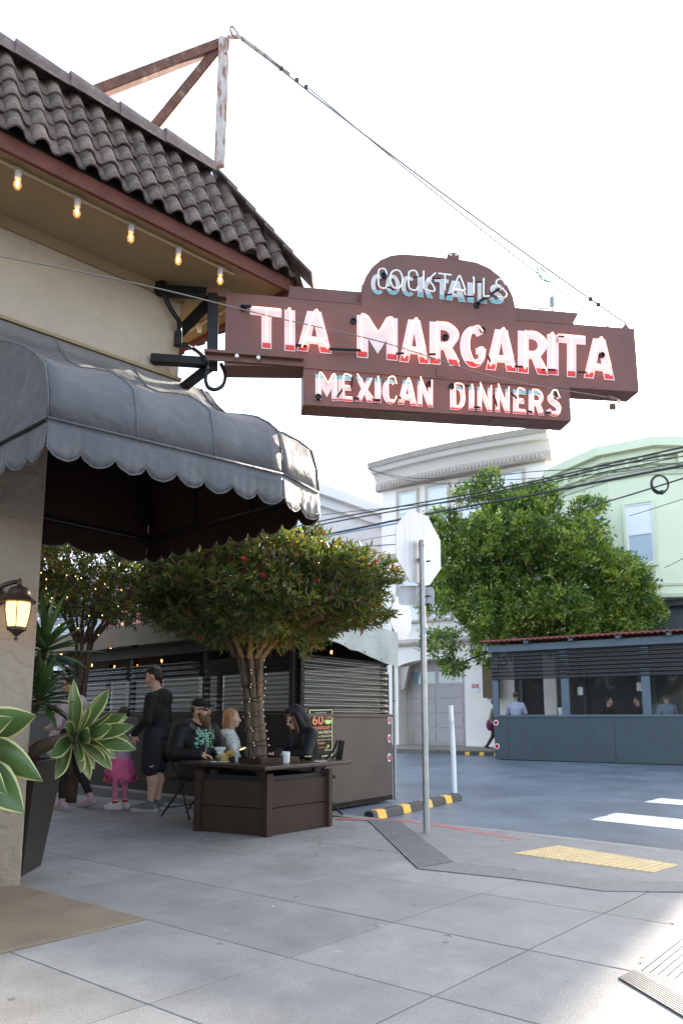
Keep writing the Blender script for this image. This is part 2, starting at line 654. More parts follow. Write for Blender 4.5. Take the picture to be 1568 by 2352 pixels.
# kerb ramp: smoother darker concrete, a textured border and a grooved strip
rb = [gp(958, 1996), gp(1176, 2019), gp(1384, 2048), gp(1600, 2050)]
rp = [V((0.63, 7.64, 0)), V((0.56, 5.24, 0))] + rb[1:] + [V((3.45, 5.05, 0)), V((2.9, 5.75, 0)), V((2.17, 6.40, 0)), V((1.53, 6.94, 0)), V((1.0, 7.31, 0))]
s = MB()
s.prism([p + V((0, 0, 0.0005)) for p in rp], (0, 0, 0.0035))
s.build('ramp_surface', mt['concrete_dark'], pave)
bt = [gp(1043, 1981), gp(1392, 2024), gp(1600, 2026)]
s = MB()
bb = [gp(958, 1996), gp(1176, 2019), gp(1384, 2048), gp(1600, 2050)]
s.prism([p + V((0, 0, 0.0042)) for p in [bb[0], bb[1], bb[2], bb[3], bt[2], bt[1], bt[0]]], (0, 0, 0.0015))
s.build('ramp_border', M('ramp_border_concrete', (0.215, 0.21, 0.20), 0.7, var=0.2, vs=30, bump=0.9, bs=220), pave)


def groove(q, n, name='grooved_strip', fill=0.62, mat=None):
    """strip of parallel ribs between the edges q0-q3 and q1-q2, running from q0q1 to q3q2"""
    q = [V(p) for p in q]
    s = MB()
    s.prism([p + V((0, 0, 0.0046)) for p in q], (0, 0, 0.0012), 1)
    for i in range(n):
        t0, t1 = (i + 0.5 - fill / 2) / n, (i + 0.5 + fill / 2) / n
        p = [q[0].lerp(q[1], t0), q[0].lerp(q[1], t1), q[3].lerp(q[2], t1), q[3].lerp(q[2], t0)]
        s.prism([w + V((0, 0, 0.0060)) for w in p], (0, 0, 0.0035))
    return s.build(name, [mat or mt['concrete'], mt['joint']], pave)


groove([(0.28, 7.67, 0), (0.63, 7.64, 0), (0.87, 5.48, 0), (0.56, 5.24, 0)], 13, mat=mt['concrete_dark'])
G0 = gp(1447 * .98, 2293.5 * .98); G1 = gp(1483 * .98, 2276 * .98)
E1 = (gp(1600 * .98, 2386 * .98) - G0).normalized(); E2 = (gp(1600 * .98, 2187 * .98) - G1).normalized()
ED = (gp(1600 * .98, 2302 * .98) - G1).normalized()


def ribs(starts, e, ln, w=0.006):
    s = MB()
    for p, q in zip(starts[:-1], starts[1:]):
        c = (q - p).normalized() * w
        s.prism([x + V((0, 0, 0.0030)) for x in (p + c, q - c, q - c + e * ln, p + c + e * ln)], (0, 0, 0.0045))
    return s.build('grooved_strip', [mt['concrete']], pave)


sA = [G0.lerp(G1, i / 8) for i in range(9)] + [G1 + ED * 0.034 * i for i in range(1, 30)]
ribs(sA, E1, 1.4, 0.0045)
ribs([G1 + ED * 0.034 * i for i in range(0, 30)], E2, 1.4, 0.0032)
s = MB()
s.prism([p + V((0, 0, 0.0010)) for p in (G0, G1, G1 + E2 * 1.4, G1 + E2 * 1.4 + ED * 1.2, G1 + ED * 1.2 + E1 * 1.4, G0 + E1 * 1.4)], (0, 0, 0.0015))
s.build('groove_bed', mt['joint'], pave)

# tactile pad with truncated domes
tp = [V(p) for p in [(1.40, 5.79, 0), (1.88, 6.14, 0), (2.53, 5.34, 0), (2.23, 5.09, 0)]]
pad = MB()
pad.prism([p + V((0, 0, 0.0046)) for p in tp], (0, 0, 0.005))
padm = tag(pad.build('tactile_pad', mt['yellowpad']), 'yellow tactile pad with raised domes on the kerb ramp', 'tactile pad')
d = MB()
for i in range(12):
    for j in range(19):
        u_, v_ = (i + 0.5) / 12, (j + 0.5) / 19
        p = tp[0].lerp(tp[1], u_).lerp(tp[3].lerp(tp[2], u_), v_)
        d.lathe([(0.014, 0.0), (0.009, 0.006)], p + V((0, 0, 0.0096)), 7)
dd = d.build('dome', mt['yellowpad'], padm)
dd['kind'] = 'stuff'

# red kerb paint, white crosswalk bars and lane mark: thin sheets
kp = [gp(771, 1879), gp(845, 1881), gp(919, 1883), gp(984, 1890), gp(1094, 1909), gp(1194, 1927)]
kq = [gp(771, 1883), gp(845, 1885), gp(919, 1887.5), gp(984, 1895), gp(1094, 1914), gp(1194, 1930)]
s = MB()
for i in range(len(kp) - 1):
    s.prism([p + V((0, 0, 0.0045)) for p in (kp[i], kp[i + 1], kq[i + 1], kq[i])], (0, 0, 0.002))
s.build('red_kerb_paint', mt['redcurb'], pave)
cw = thing('crosswalk', None, None)
tag(cw, kind='structure')
for A, B, ln in (((3.01, 8.51), (3.57, 9.12), 3.3), ((4.44, 10.28), (4.91, 10.78), 3.3), ((5.9, 11.9), (6.4, 12.45), 3.3), ((1.45, 6.9), (2.0, 7.5), 0)):
    if not ln:
        continue
    A, B = V((*A, RZ + 0.004)), V((*B, RZ + 0.004))
    e = V((0.71, -0.70, 0)) * ln
    s = MB()
    ring = []
    for p, q, n_ in ((A, B, 9), (B, B + e, 26), (B + e, A + e, 9), (A + e, A, 26)):
        for i in range(n_):
            j_ = 0.0 if i == 0 else rnd.choice((0, 0, .012, .03))
            ring.append(p.lerp(q, i / n_).lerp((A + B + e) / 2, j_ * .5))
    s.prism(ring, (0, 0, 0.003))
    s.build('crosswalk_bar', mt['white'], cw)
s = MB()
c = gp(900, 1773, RZ + .004)
s.prism([c, c + V((-1.4, 1.0, 0)), c + V((-1.3, 1.12, 0)), c + V((0.1, 0.12, 0))], (0, 0, 0.003))
s.build('lane_mark', mt['white'], cw)

def wheel_stop(a, b_, label, n=8):
    a, b_ = V(a), V(b_)
    t = thing('wheel_stop', label, 'wheel stop', tuple(a.lerp(b_, 0.5)), 'striped rubber wheel stops on the road')
    e = (b_ - a)
    L_ = e.length
    e.normalize()
    s_ = V((-e.y, e.x, 0))
    m = MB()
    prof = [(-0.085, 0), (-0.06, 0.09), (-0.035, 0.105), (0.035, 0.105), (0.06, 0.09), (0.085, 0)]
    m.prism([a + s_ * x + V((0, 0, z)) for x, z in prof], e * L_)
    m.build('rubber_body', mt['rubber'], t, bevel=0.006)
    pr2 = [(x * 1.03, z + 0.0025 if z > 0 else 0.004) for x, z in prof]
    for i in range(n):
        x0 = L_ * (i + 0.32) / n
        if i % 2 == 0:
            m = MB()
            m.prism([a + e * x0 + s_ * x + V((0, 0, z)) for x, z in pr2], e * (L_ * 0.62 / n))
            m.build('reflective_band', mt['yellow'], t)
    return t


wheel_stop((0.33, 8.50, RZ), (1.74, 10.55, RZ), 'striped yellow and black wheel stop on the road beside the stop sign pole')

# flexible white delineator post
fp = gp(1043, 1832, RZ)
t = thing('delineator_post', 'white flexible post standing at the end of the wheel stop', 'bollard', tuple(fp))
m = MB()
top = dp(1034, 1620, fp.y)
m.tube([fp + V((0, 0, 0.05)), fp.lerp(top, .5) + V((0.01, 0, 0)), top], [0.042, 0.041, 0.040], 14)
m.build('post_tube', mt['wplastic'], t, smooth=40)
m = MB()
m.lathe([(0.13, 0), (0.12, 0.02), (0.06, 0.05), (0.05, 0.07)], fp, 14)
m.build('base', mt['rubber'], t, smooth=40)
m = MB()
q = fp.lerp(top, 0.72)
m.tube([q, q + V((0, 0, 0.16))], 0.0425, 14, cap=False)
m.build('reflective_sleeve', M('grey_reflective', (0.62, 0.63, 0.66), 0.35), t, smooth=True)

# pavement on the far side of the road
K0 = V((1.84, 25.2, 0))
far = thing('far_pavement', None, None)
tag(far, kind='structure')
m = MB()
m.prism([K0 - dF * 30 + V((0, 0, RZ - .1)), K0 + dF * 40 + V((0, 0, RZ - .1)), K0 + dF * 40 - nF * 6 + V((0, 0, RZ - .1)), K0 - dF * 30 - nF * 6 + V((0, 0, RZ - .1))], (0, 0, 0.24))
m.build('far_slab', M('far_concrete', (0.26, 0.245, 0.20), 0.75, var=0.2, vs=1.2, stain=(0.15, 0.14, 0.11), ss=0.7), far)
m = MB()
m.prism([K0 - dF * 30 + V((0, 0, RZ - .1)), K0 + dF * 40 + V((0, 0, RZ - .1)), K0 + dF * 40 + nF * .16 + V((0, 0, RZ - .1)), K0 - dF * 30 + nF * .16 + V((0, 0, RZ - .1))], (0, 0, 0.232))
m.build('far_kerb', M('far_kerb_concrete', (0.13, 0.12, 0.10), 0.8, var=0.4, vs=3), far)
wa = K0 + dF * 2.35 + nF * 0.3
wheel_stop((wa.x, wa.y, RZ), tuple(wa + dF * 2.0 + V((0, 0, RZ))), 'striped wheel stop against the far kerb in front of the garage door')

# a few fallen leaves and scraps on the paving
m = MB()
for k in range(70):
    x, y = rnd.uniform(-2.6, 2.2), rnd.uniform(3.2, 7.6)
    if rnd.random() < .6:
        x, y = rnd.gauss(-.3, .9), rnd.gauss(6.6, .7)
    if clip([V((x, y, 0))] * 3, inner) == [] or y > 7.4 - .25 * abs(x):
        continue
    a = rnd.uniform(0, 6.28)
    l_, w_ = rnd.uniform(.012, .035), rnd.uniform(.004, .010)
    e, f_ = V((math.cos(a), math.sin(a), 0)), V((-math.sin(a), math.cos(a), 0))
    c = V((x, y, .0125))
    m.add([c - e * l_, c - f_ * w_ + V((0, 0, .004)), c + e * l_, c + f_ * w_ + V((0, 0, .003))], [(0, 1, 2, 3)], k % 2)
o = m.build('fallen_leaves', [M('dry_leaf', (.16, .09, .035), .7), M('paper_scrap', (.5, .48, .44), .8)])
tag(o, 'few dry fallen leaves and paper scraps scattered on the pavement', 'litter', kind='stuff')
# ------------------------------------------------------------------ the restaurant: walls, soffit, tiled roof
P0 = V((-2.127, 4.72, 0))             # foot of the wall's edge beside the open entry
CN = P0 + dA * 0.9966                 # the corner above
rest = thing('restaurant_building', 'cream stucco restaurant corner with a dark tiled mansard roof', 'building', (-4, 6, 0))
Z1, ZS, ZT = 3.45, 4.68, 4.76         # underside over the entry, soffit, roof start
m = MB()
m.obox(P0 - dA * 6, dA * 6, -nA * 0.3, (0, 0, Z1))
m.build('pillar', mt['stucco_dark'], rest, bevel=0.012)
m = MB()
m.obox(P0 - dA * 6 + V((0, 0, Z1)), dA * 6.9966, -nA * 0.3, (0, 0, ZS - Z1 + .05))
m.obox(CN - nA * 0.3 + V((0, 0, Z1)), dB * 9, -nB * 0.3, (0, 0, ZS - Z1 + .05))
m.build('wall', mt['stucco'], rest)
m = MB()
w0 = CN + dB * 2.5
m.obox(w0, dB * 8, -nB * 0.3, (0, 0, Z1))
m.obox(w0, -nB * 0.3, dB * 0.3, (0, 0, Z1 - .002))
m.obox(w0 - nB * 0.3, -nB * 3.5, dB * 0.25, (0, 0, Z1 - .004))
m.build('porch_wall', mt['stucco'], rest)
m = MB()
m.obox(P0 - dA * 3 - nA * .31 + V((0, 0, Z1 - .05)), dA * 3.9, -nA * 3.2, (0, 0, 0.06))
m.build('porch_ceiling', mt['brown_dark'], rest)
# small moulding where the wall meets the soffit
m = MB()
m.obox(P0 - dA * 6 + V((0, 0, ZS - 0.085)), dA * 7.02, nA * 0.025, (0, 0, 0.085))
m.build('cornice_strip', mt['soffit'], rest)


def eave(s, off=0.0, z=0.0):
    """point on the front eave: s along the wall, off outward beyond the eave line"""
    return P0 + dA * s + nA * (0.70 + off) + V((0, 0, z))


EC = V((-0.434, 5.248, 0))            # eave corner
SE = (EC - P0).dot(dA)
# soffit of the front and side eaves, fascia boards, conduit
m = MB()
m.prism([P0 - dA * 6 - nA * .1 + V((0, 0, ZS)), eave(-6, -.02, ZS), EC - nA * .02 + V((0, 0, ZS)), CN - nA * .1 + V((0, 0, ZS))], (0, 0, .03))
m.prism([CN - nA * .1 + V((0, 0, ZS)), EC - nA * .02 + V((0, 0, ZS)), EC + dB * 8 + V((0, 0, ZS)), CN + dB * 8 - nB * .1 + V((0, 0, ZS))], (0, 0, .03))
m.build('soffit', mt['soffit'], rest)
m = MB()
m.obox(eave(-6, -.02, ZS - .05), dA * (SE + 6), nA * .03, (0, 0, .115))
m.build('fascia_board', mt['fascia'], rest, bevel=.004)
m = MB()
m.obox(EC + nB * .0 + V((0, 0, ZS - .05)), dB * 8, nB * .03, (0, 0, .115))
m.build('fascia_board', mt['fascia'], rest, bevel=.004)

# roof: sloping deck of both faces, flat top, S-tiles laid course by course, ridge caps
roofm = M('roof_deck_felt', (0.03, 0.028, 0.026), 0.9)
HUP, HIN = 0.93, 0.46
XH = -0.708
RT = EC + V((XH, 0, ZT + HUP))        # top of the hip
m = MB()
dz = V((0, 0, ZT - .015))
e_l, t_l = eave(-6, 0, 0), eave(-6, -HIN, HUP)
e_r, t_r = EC + dB * 8, V((RT.x, RT.y, HUP)) + dB * 7
rt0 = V((RT.x, RT.y, HUP))
m.add([p + dz for p in (e_l, EC, rt0, t_l, e_r, t_r)], [(0, 1, 2, 3), (1, 4, 5, 2)])
m.add([p + dz for p in (rt0, t_r, t_r - dA * 6, t_l - nA * 5, t_l)], [(0, 1, 2, 3, 4)])
roof = m.build('roof', roofm, rest)


def tile_mesh(w, ln, th=0.014, name='roof_tile'):
    """one S-tile: barrel on the left, shallow pan on the right, thickness, origin at its lower left"""
    prof = []
    for i in range(9):
        x = i / 8
        if x < 0.66:
            z = 0.050 * math.sin(math.pi * (x / 0.66)) ** 0.85
        else:
            z = -0.010 * math.sin(math.pi * (x - 0.66) / 0.34)
        prof.append((x * w, z))
    vs, fs = [], []
    n = len(prof)
    for y, lift in ((0, 0.024), (ln, 0.0)):
        for x, z in prof:
            vs.append((x, y, z + lift))
        for x, z in prof:
            vs.append((x, y, z + lift - th))
    for i in range(n - 1):
        fs.append((i, i + 1, 2 * n + i + 1, 2 * n + i))
        fs.append((n + i + 1, n + i, 3 * n + i, 3 * n + i + 1))
        fs.append((n + i, n + i + 1, i + 1, i))
    fs.append((0, 2 * n, 3 * n, n))
    fs.append((n - 1, 2 * n - 1, 4 * n - 1, 3 * n - 1))
    me = bpy.data.meshes.new(name)
    me.from_pydata(vs, [], fs)
    me.materials.append(mt['tile'])
    me.polygons.foreach_set('use_smooth', [True] * len(fs))
    me.set_sharp_from_angle(angle=math.radians(50))
    return me


ROWS = 5
SL = math.hypot(HUP, HIN)
TW = 0.158
EXPO = (SL - 0.02) / ROWS
tmesh = [tile_mesh(TW * 1.06, EXPO * 1.32), tile_mesh(TW * 1.07, EXPO * 1.30), tile_mesh(TW * 1.04, EXPO * 1.34)]


def lay(origin, along, inward, count, end_cut, flip=False, rows=ROWS, start=0):
    up = (inward * HIN + V((0, 0, HUP))).normalized()
    nrm = along.cross(up).normalized()
    if nrm.z < 0:
        nrm = -nrm
    for r in range(rows):
        for c in range(start, count):
            x = c * TW
            if end_cut(r, x):
                continue
            a = rnd.uniform(-0.025, 0.025)
            al = (along + up * a).normalized()
            R = Matrix((al, (up - al * up.dot(al)).normalized(), nrm)).transposed()
            R = R @ Matrix.Rotation(rnd.uniform(-.02, .03), 3, 'X')
            p = origin + along * (x + rnd.uniform(-.004, .004)) + up * (r * EXPO - 0.03 + rnd.uniform(-.008, .008)) + nrm * (0.004 + rnd.uniform(0, .006))
            inst('roof_tile', rnd.choice(tmesh), roof, p, R)


# front face: counted back from the hip
N_F = 22
lay(EC - dA * (N_F * TW) + V((0, 0, ZT)) - nA * 0.0 + nA * .02, dA, -nA, N_F + 1, lambda r, x: x > (N_F * TW) - 0.54 * ((r + 0.55) / ROWS) + 0.04)
# side face: laid from the hip backwards
cutB = 0.742 * 0.772
lay(EC + dB * (20 * TW) + nB * .13 + V((0, 0, ZT)), -dB, -nB, 21, lambda r, x: x > 20 * TW - cutB * ((r + 0.2) / ROWS) - 0.10, start=0)
# hip trim: overlapping flat edge tiles seen on end
for i in range(5):
    t0, t1 = i / 5 - .02, (i + 1) / 5 + .06
    H0, H1 = V((-0.275, 5.26, 4.75)), V((-1.06, 5.24, 5.70))
    a = H0.lerp(H1, t0) + V((.016, 0, .010))
    c_ = H0.lerp(H1, t1)
    m = MB()
    m.bar(a, c_, 0.22, 0.020, up=(0.6, -.05, 0.8))
    m.build('hip_tile', mt['tile'], roof, bevel=.004)
# ridge caps
cap_v = MB()
prof = []
for i in range(9):
    a = math.pi * i / 8
    prof.append((0.105 * math.cos(a), 0.085 * math.sin(a) ** .8))
prof = [(0.115, -0.09)] + prof + [(-0.115, -0.09)]
inner_p = [(x * 0.84, z * 0.84 - .004) for x, z in prof[::-1]]
ring = prof + inner_p
n = len(ring)
vs = [(0, x, z) for x, z in ring] + [(0.46, x * .86, z * .74) for x, z in ring]
fs = [(i, (i + 1) % n, n + (i + 1) % n, n + i) for i in range(n)] + [tuple(range(n))[::-1], tuple(range(n, 2 * n))]
cme = bpy.data.meshes.new('ridge_tile')
cme.from_pydata(vs, [], fs)
cme.materials.append(mt['ridge'])
bmx = bmesh.new(); bmx.from_mesh(cme); bmesh.ops.recalc_face_normals(bmx, faces=bmx.faces); bmesh.ops.triangulate(bmx, faces=[f for f in bmx.faces if len(f.verts) > 4]); bmx.to_mesh(cme); bmx.free()
for i in range(9):
    p = RT - dA * (0.46 + 0.375 * i) + nA * .05 + V((0, 0, 0.045 + rnd.uniform(-.006, .006)))
    e = (dA + V((0, 0, -.03))).normalized()
    y2 = V((-dA.y, dA.x, 0))
    R = Matrix((e, y2, e.cross(y2))).transposed()
    inst('ridge_tile', cme, roof, p, R)

# ------------------------------------------------------------------ bulbs on a conduit under the eave
co = thing('bulb_conduit', 'cream conduit of bare filament bulbs under the front eave', 'string light', tuple(eave(0, -.14, ZS)))
m = MB()
zc = ZS - .022
pts = [eave(-6, -.14, zc), eave(SE - .45, -.14, zc)]
m.tube(pts, .011, 8)
m.build('conduit_pipe', mt['conduit'], co, smooth=40)
bpx = [(42.5, 395), (178.5, 462), (301.5, 525), (410, 582), (506, 632)]
hold = MB()
hold.lathe([(.021, 0), (.021, -.052), (.017, -.056)], (0, 0, 0), 14)
hm = mesh('lamp_holder', hold.v, hold.f, mt['socket'], smooth=40)
bu = MB()
bu.lathe([(.013, 0), (.016, -.012), (.024, -.03), (.0265, -.048), (.022, -.066), (.012, -.078), (.002, -.082)], (0, 0, 0), 14)
bum = mesh('bulb_glass', bu.v, bu.f, mt['bulbglass'], smooth=True)
fi = MB()
for k in range(4):
    a = k * math.pi / 2
    fi.tube([(.009 * math.cos(a), .009 * math.sin(a), -.018), (.004 * math.cos(a + .6), .004 * math.sin(a + .6), -.058)], .0018, 5)
fim = mesh('filament', fi.v, fi.f, mt['bulb'])
jb = MB()
jb.tube([(-.055, 0, 0), (-.03, 0, 0), (-.03, 0, 0), (.03, 0, 0), (.03, 0, 0), (.055, 0, 0)], [.014, .014, .021, .021, .014, .014], 10)
jbm = mesh('junction_box', jb.v, jb.f, mt['conduit'], smooth=40)
RA = Matrix((dA, -nA, V((0, 0, 1)))).transposed()
s_list = []
for (u, v) in bpx:
    d_ = ray(u, v)
    q = pp(u, v, eave(0, -.14), nA)
    s_list.append((q - P0).dot(dA))
s_list = [s_list[0] - .42] + s_list
for s_ in s_list:
    q = eave(s_, -.14, zc)
    h = inst('lamp_holder', hm, co, q - V((0, 0, .012)))
    inst('junction_box', jbm, h, q, RA)
    inst('bulb_glass', bum, h, q - V((0, 0, .066)))
    inst('filament', fim, h, q - V((0, 0, .066)))
# the same fitting on the side eave
co2 = thing('bulb_conduit', 'cream conduit with an unlit lamp holder under the side eave behind the sign bracket', 'string light', tuple(CN + dB + V((0, 0, ZS))))
m = MB()
e2 = EC - nB * .14 + V((0, 0, zc))
m.tube([e2 + dB * .3, e2 + dB * 7], .012, 8)
m.build('conduit_pipe', mt['conduit'], co2, smooth=40)
for k in range(4):
    q = e2 + dB * (1.0 + .62 * k)
    h = inst('lamp_holder', hm, co2, q - V((0, 0, .012)))
    inst('junction_box', jbm, h, q, Matrix((dB, nB, V((0, 0, 1)))).transposed())

# ------------------------------------------------------------------ wall lantern
lp = V((-2.15, 4.475, 0))
lt = thing('wall_lantern', 'lit bronze lantern with amber glass on the stucco pillar', 'lantern', (lp.x, lp.y, 1.8))
m = MB()
zt = 1.865
m.lathe([(.105, zt), (.112, zt + .012), (.088, zt + .035), (.072, zt + .062), (.070, zt + .075), (.052, zt + .10), (.020, zt + .112), (.012, zt + .122), (.017, zt + .135), (.013, zt + .15), (.004, zt + .165)], (lp.x, lp.y, 0), 20)
m.build('cap', mt['bronze'], lt, smooth=50)
m = MB()
zb = zt - .165
m.lathe([(.052, zb), (.064, zb + .05), (.0725, zb + .11), (.074, zt - .003)], (lp.x, lp.y, 0), 20)
m.build('lamp_glass', mt['lamp'], lt, smooth=50)
m = MB()
m.lathe([(.004, zb - .09), (.012, zb - .08), (.012, zb - .072), (.005, zb - .06), (.02, zb - .052), (.035, zb - .035), (.06, zb - .02), (.062, zb - .001), (.055, zb + .002)], (lp.x, lp.y, 0), 18)
m.build('base_finial', mt['bronze'], lt, smooth=50)
m = MB()
for k in range(4):
    a = k * math.pi / 2 + .35
    m.tube([(lp.x + r * math.cos(a), lp.y + r * math.sin(a), z) for r, z in ((.056, zb - .003), (.069, zb + .055), (.077, zb + .11), (.079, zt))], .004, 5)
m.build('cage_rib', mt['bronze'], lt)
m = MB()
wq = P0 + dA * ((lp - P0).dot(dA) - .09) + V((0, 0, zt + .05))
m.lathe([(.06, 0), (.05, .02), (.02, .03)], wq, 14, axis=nA)
m.tube(spline([wq + nA * .02, wq + nA * .1 + V((0, 0, .06)), V((lp.x, lp.y, zt + .13)) - nA * .05 + V((0, 0, .02)), V((lp.x, lp.y, zt + .12))], 5), .016, 8)
m.build('wall_arm', mt['bronze'], lt, smooth=50)

# ------------------------------------------------------------------ awning over the corner entry
aw = thing('awning', 'charcoal canvas awning with a scalloped valance over the corner entry', 'awning', (-1.2, 4.6, 2.5))
ZV, ZSM, ZTOP = 2.50, 2.725, 3.90
Pb = [V((-1.600, 3.52, 0)), V((-0.395, 4.385, 0)), V((-0.165, 4.77, 0)), V((-1.766, 6.085, 0)), V((-2.78, 4.98, 0))]
Pw = [P0 + dA * -.62 + nA * .005, CN + dA * .22 + nA * .005, CN + dA * .25 - nA * .0 + nB * .03, CN + dB * .95 + nB * .10, CN + dB * .95 - nB * .9]
endw = Pb[0] + (-nA) * 1.22            # where the near end returns to the wall
PROF = [(0.0, 1.0), (0.10, 0.865), (0.22, 0.745), (0.38, 0.640), (0.56, 0.555), (0.72, 0.470), (0.85, 0.375), (0.945, 0.285), (0.985, 0.15), (1.0, 0.0)]


def panel(w0_, w1_, b0_, b1_, bays, name, seam=True, nsub=6, inside=False):
    """canvas from wall line w0-w1 to the valance line b0-b1, sagging a little between ribs"""
    nx = bays * nsub
    vs, fs = [], []
    for i in range(nx + 1):
        f_ = i / nx
        w_, b_ = w0_.lerp(w1_, f_), b0_.lerp(b1_, f_)
        loc = (i % nsub) / nsub
        sg = math.sin(math.pi * loc)
        for j, (o, h) in enumerate(PROF):
            q = w_.lerp(b_, o)
            k_ = 4 * o * (1 - o)
            z = ZSM + (ZTOP - ZSM) * h - 0.035 * sg * k_
            q2 = q + (w_ - b_) * (0.030 * sg * k_)
            vs.append((q2.x, q2.y, z))
    nj = len(PROF)
    for i in range(nx):
        for j in range(nj - 1):
            fs.append((i * nj + j, i * nj + j + 1, (i + 1) * nj + j + 1, (i + 1) * nj + j))
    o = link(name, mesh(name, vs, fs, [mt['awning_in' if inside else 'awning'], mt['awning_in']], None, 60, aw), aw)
    # make the outside face outward
    bmz = bmesh.new(); bmz.from_mesh(o.data)
    outw = (b0_ + b1_) / 2 - (w0_ + w1_) / 2
    tot = sum((f.normal * f.calc_area() for f in bmz.faces), V((0, 0, 0)))
    if tot.dot(V((outw.x, outw.y, 0.4))) < 0:
        bmesh.ops.reverse_faces(bmz, faces=bmz.faces)
    bmz.to_mesh(o.data); bmz.free()
    sd = o.modifiers.new('cloth', 'SOLIDIFY')
    sd.thickness = 0.006
    sd.offset = -1
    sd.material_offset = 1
    for k in range(bays + 1):
        f_ = k / bays
        w_, b_ = w0_.lerp(w1_, f_), b0_.lerp(b1_, f_)
        mm = MB()
        mm.tube([V((*w_.lerp(b_, oo).xy, ZSM + (ZTOP - ZSM) * h + .001)) for oo, h in PROF], 0.0065, 6)
        mm.build('rib_seam', mt['awning_in' if inside else 'awning'], o, smooth=True)
    return o


def valance(b0_, b1_, ns, name='valance'):
    e = b1_ - b0_
    out = V((e.y, -e.x, 0)).normalized()
    if out.dot((b0_ + b1_) / 2 - V((-1.35, 4.75, 0))) < 0:
        out = -out
    vs, fs = [], []
    per = 10
    nx = ns * per
    for i in range(nx + 1):
        f_ = i / nx
        p = b0_ + e * f_
        loc = (i % per) / per
        dpth = ZV + 0.062 - 0.062 * abs(math.sin(math.pi * loc)) ** 0.7
        wav = 0.012 * math.sin(2 * math.pi * (i / nx) * ns * .5 + 1.1)
        for j in range(5):
            t_ = j / 4
            q = p + out * ((wav + .004 * math.sin(i * 1.7)) * t_)
            vs.append((q.x, q.y, ZSM + (dpth - ZSM) * t_))
    for i in range(nx):
        for j in range(4):
            fs.append((i * 5 + j, i * 5 + j + 1, (i + 1) * 5 + j + 1, (i + 1) * 5 + j))
    o = link(name, mesh(name, vs, fs, [mt['awning'], mt['awning_in']], None, 50, aw), aw)
    bmz = bmesh.new(); bmz.from_mesh(o.data)
    tot = sum((f.normal for f in bmz.faces), V((0, 0, 0)))
    if tot.dot(out) < 0:
        bmesh.ops.reverse_faces(bmz, faces=bmz.faces)
    bmz.to_mesh(o.data); bmz.free()
    sd = o.modifiers.new('cloth', 'SOLIDIFY')
    sd.thickness = 0.005
    sd.offset = -1
    sd.material_offset = 1
    mm = MB()
    mm.tube([V(vs[i * 5 + 4]) + out * .002 for i in range(nx + 1)], 0.005, 5)
    mm.build('valance_piping', mt['awning'], o, smooth=True)
    mm = MB()
    mm.tube([V((b0_.x, b0_.y, ZSM)) + out * .004, V((b1_.x, b1_.y, ZSM)) + out * .004], 0.008, 6)
    mm.build('piping', mt['awning'], o, smooth=True)
    return o


panel(Pw[0], Pw[1], Pb[0], Pb[1], 3, 'front_canvas')
panel(Pw[1], Pw[2], Pb[1], Pb[2], 1, 'corner_canvas')
panel(Pw[2], Pw[3], Pb[2], Pb[3], 3, 'side_canvas')
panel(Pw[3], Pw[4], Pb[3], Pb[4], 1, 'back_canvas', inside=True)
valance(Pb[0], Pb[1], 8)
valance(Pb[1], Pb[2], 2)
valance(Pb[2], Pb[3], 11)
valance(Pb[3], Pb[4], 4)
# near end: a flat side panel back to the wall
endp = []
for o_, h in PROF:
    q = Pw[0].lerp(Pb[0], o_)
    endp.append(V((q.x, q.y, ZSM + (ZTOP - ZSM) * h)))
m = MB()
poly = endp + [V((Pw[0].x, Pw[0].y, ZSM))]
m.prism([p + dA * .004 for p in poly], -dA * 0.006)
m.build('end_canvas', mt['awning'], aw)
valance(Pb[0], Pw[0] + (Pb[0] - Pw[0]) * .02, 6)
# steel frame inside
m = MB()
for A_, B_ in ((Pb[0], Pb[1]), (Pb[1], Pb[2]), (Pb[2], Pb[3]), (Pb[3], Pb[4])):
    i0 = (A_ + (V((-1.35, 4.75, 0)) - A_) * .02); i1 = (B_ + (V((-1.35, 4.75, 0)) - B_) * .02)
    m.tube([V((i0.x, i0.y, ZSM - .01)), V((i1.x, i1.y, ZSM - .01))], .014, 6)
for f_ in (0.33, .66):
    w_, b_ = Pw[2].lerp(Pw[3], f_), Pb[2].lerp(Pb[3], f_)
    m.tube([V((*w_.lerp(b_, oo).xy, ZSM + (ZTOP - ZSM) * h - .02)) - nB * .02 for oo, h in PROF], .012, 6)
m.tube([V((*Pb[0].xy, ZSM - .01)), V((*Pw[0].xy, ZSM - .01))], .014, 6)
m.tube([V((*Pb[3].xy, ZSM - .01)), V((*(CN + dB * 1.0).xy, ZSM + .3))], .014, 6)
m.build('steel_frame', mt['bracket'], aw)
# batten that holds the canvas to the wall
m = MB()
m.bar(V((*Pw[0].xy, ZTOP + .01)) + nA * .012, V((*Pw[1].xy, ZTOP + .01)) + nA * .012 - dA * .2, .025, .025)
m.build('wall_batten', mt['soffit'], aw)
# ------------------------------------------------------------------ the projecting sign
SP0 = V((-0.916, 5.10, 0)); dS = V((0.9893, 0.1455, 0)); nS = V((0.1455, -0.9893, 0))


def sx(u, v, off=0.0):
    """photo coordinates (1600 x 2400) laid out on the sign's face, off metres in front of it"""
    return pp(u * .98, v * .98, SP0 + nS * off, nS)


def c2(x, y, off=0.0):
    return sx(300 + x / 1.96, 550 + y / 1.96, off)


def c3(x, y, off=0.0):
    return sx(800 + x / 1.96, 550 + y / 1.96, off)


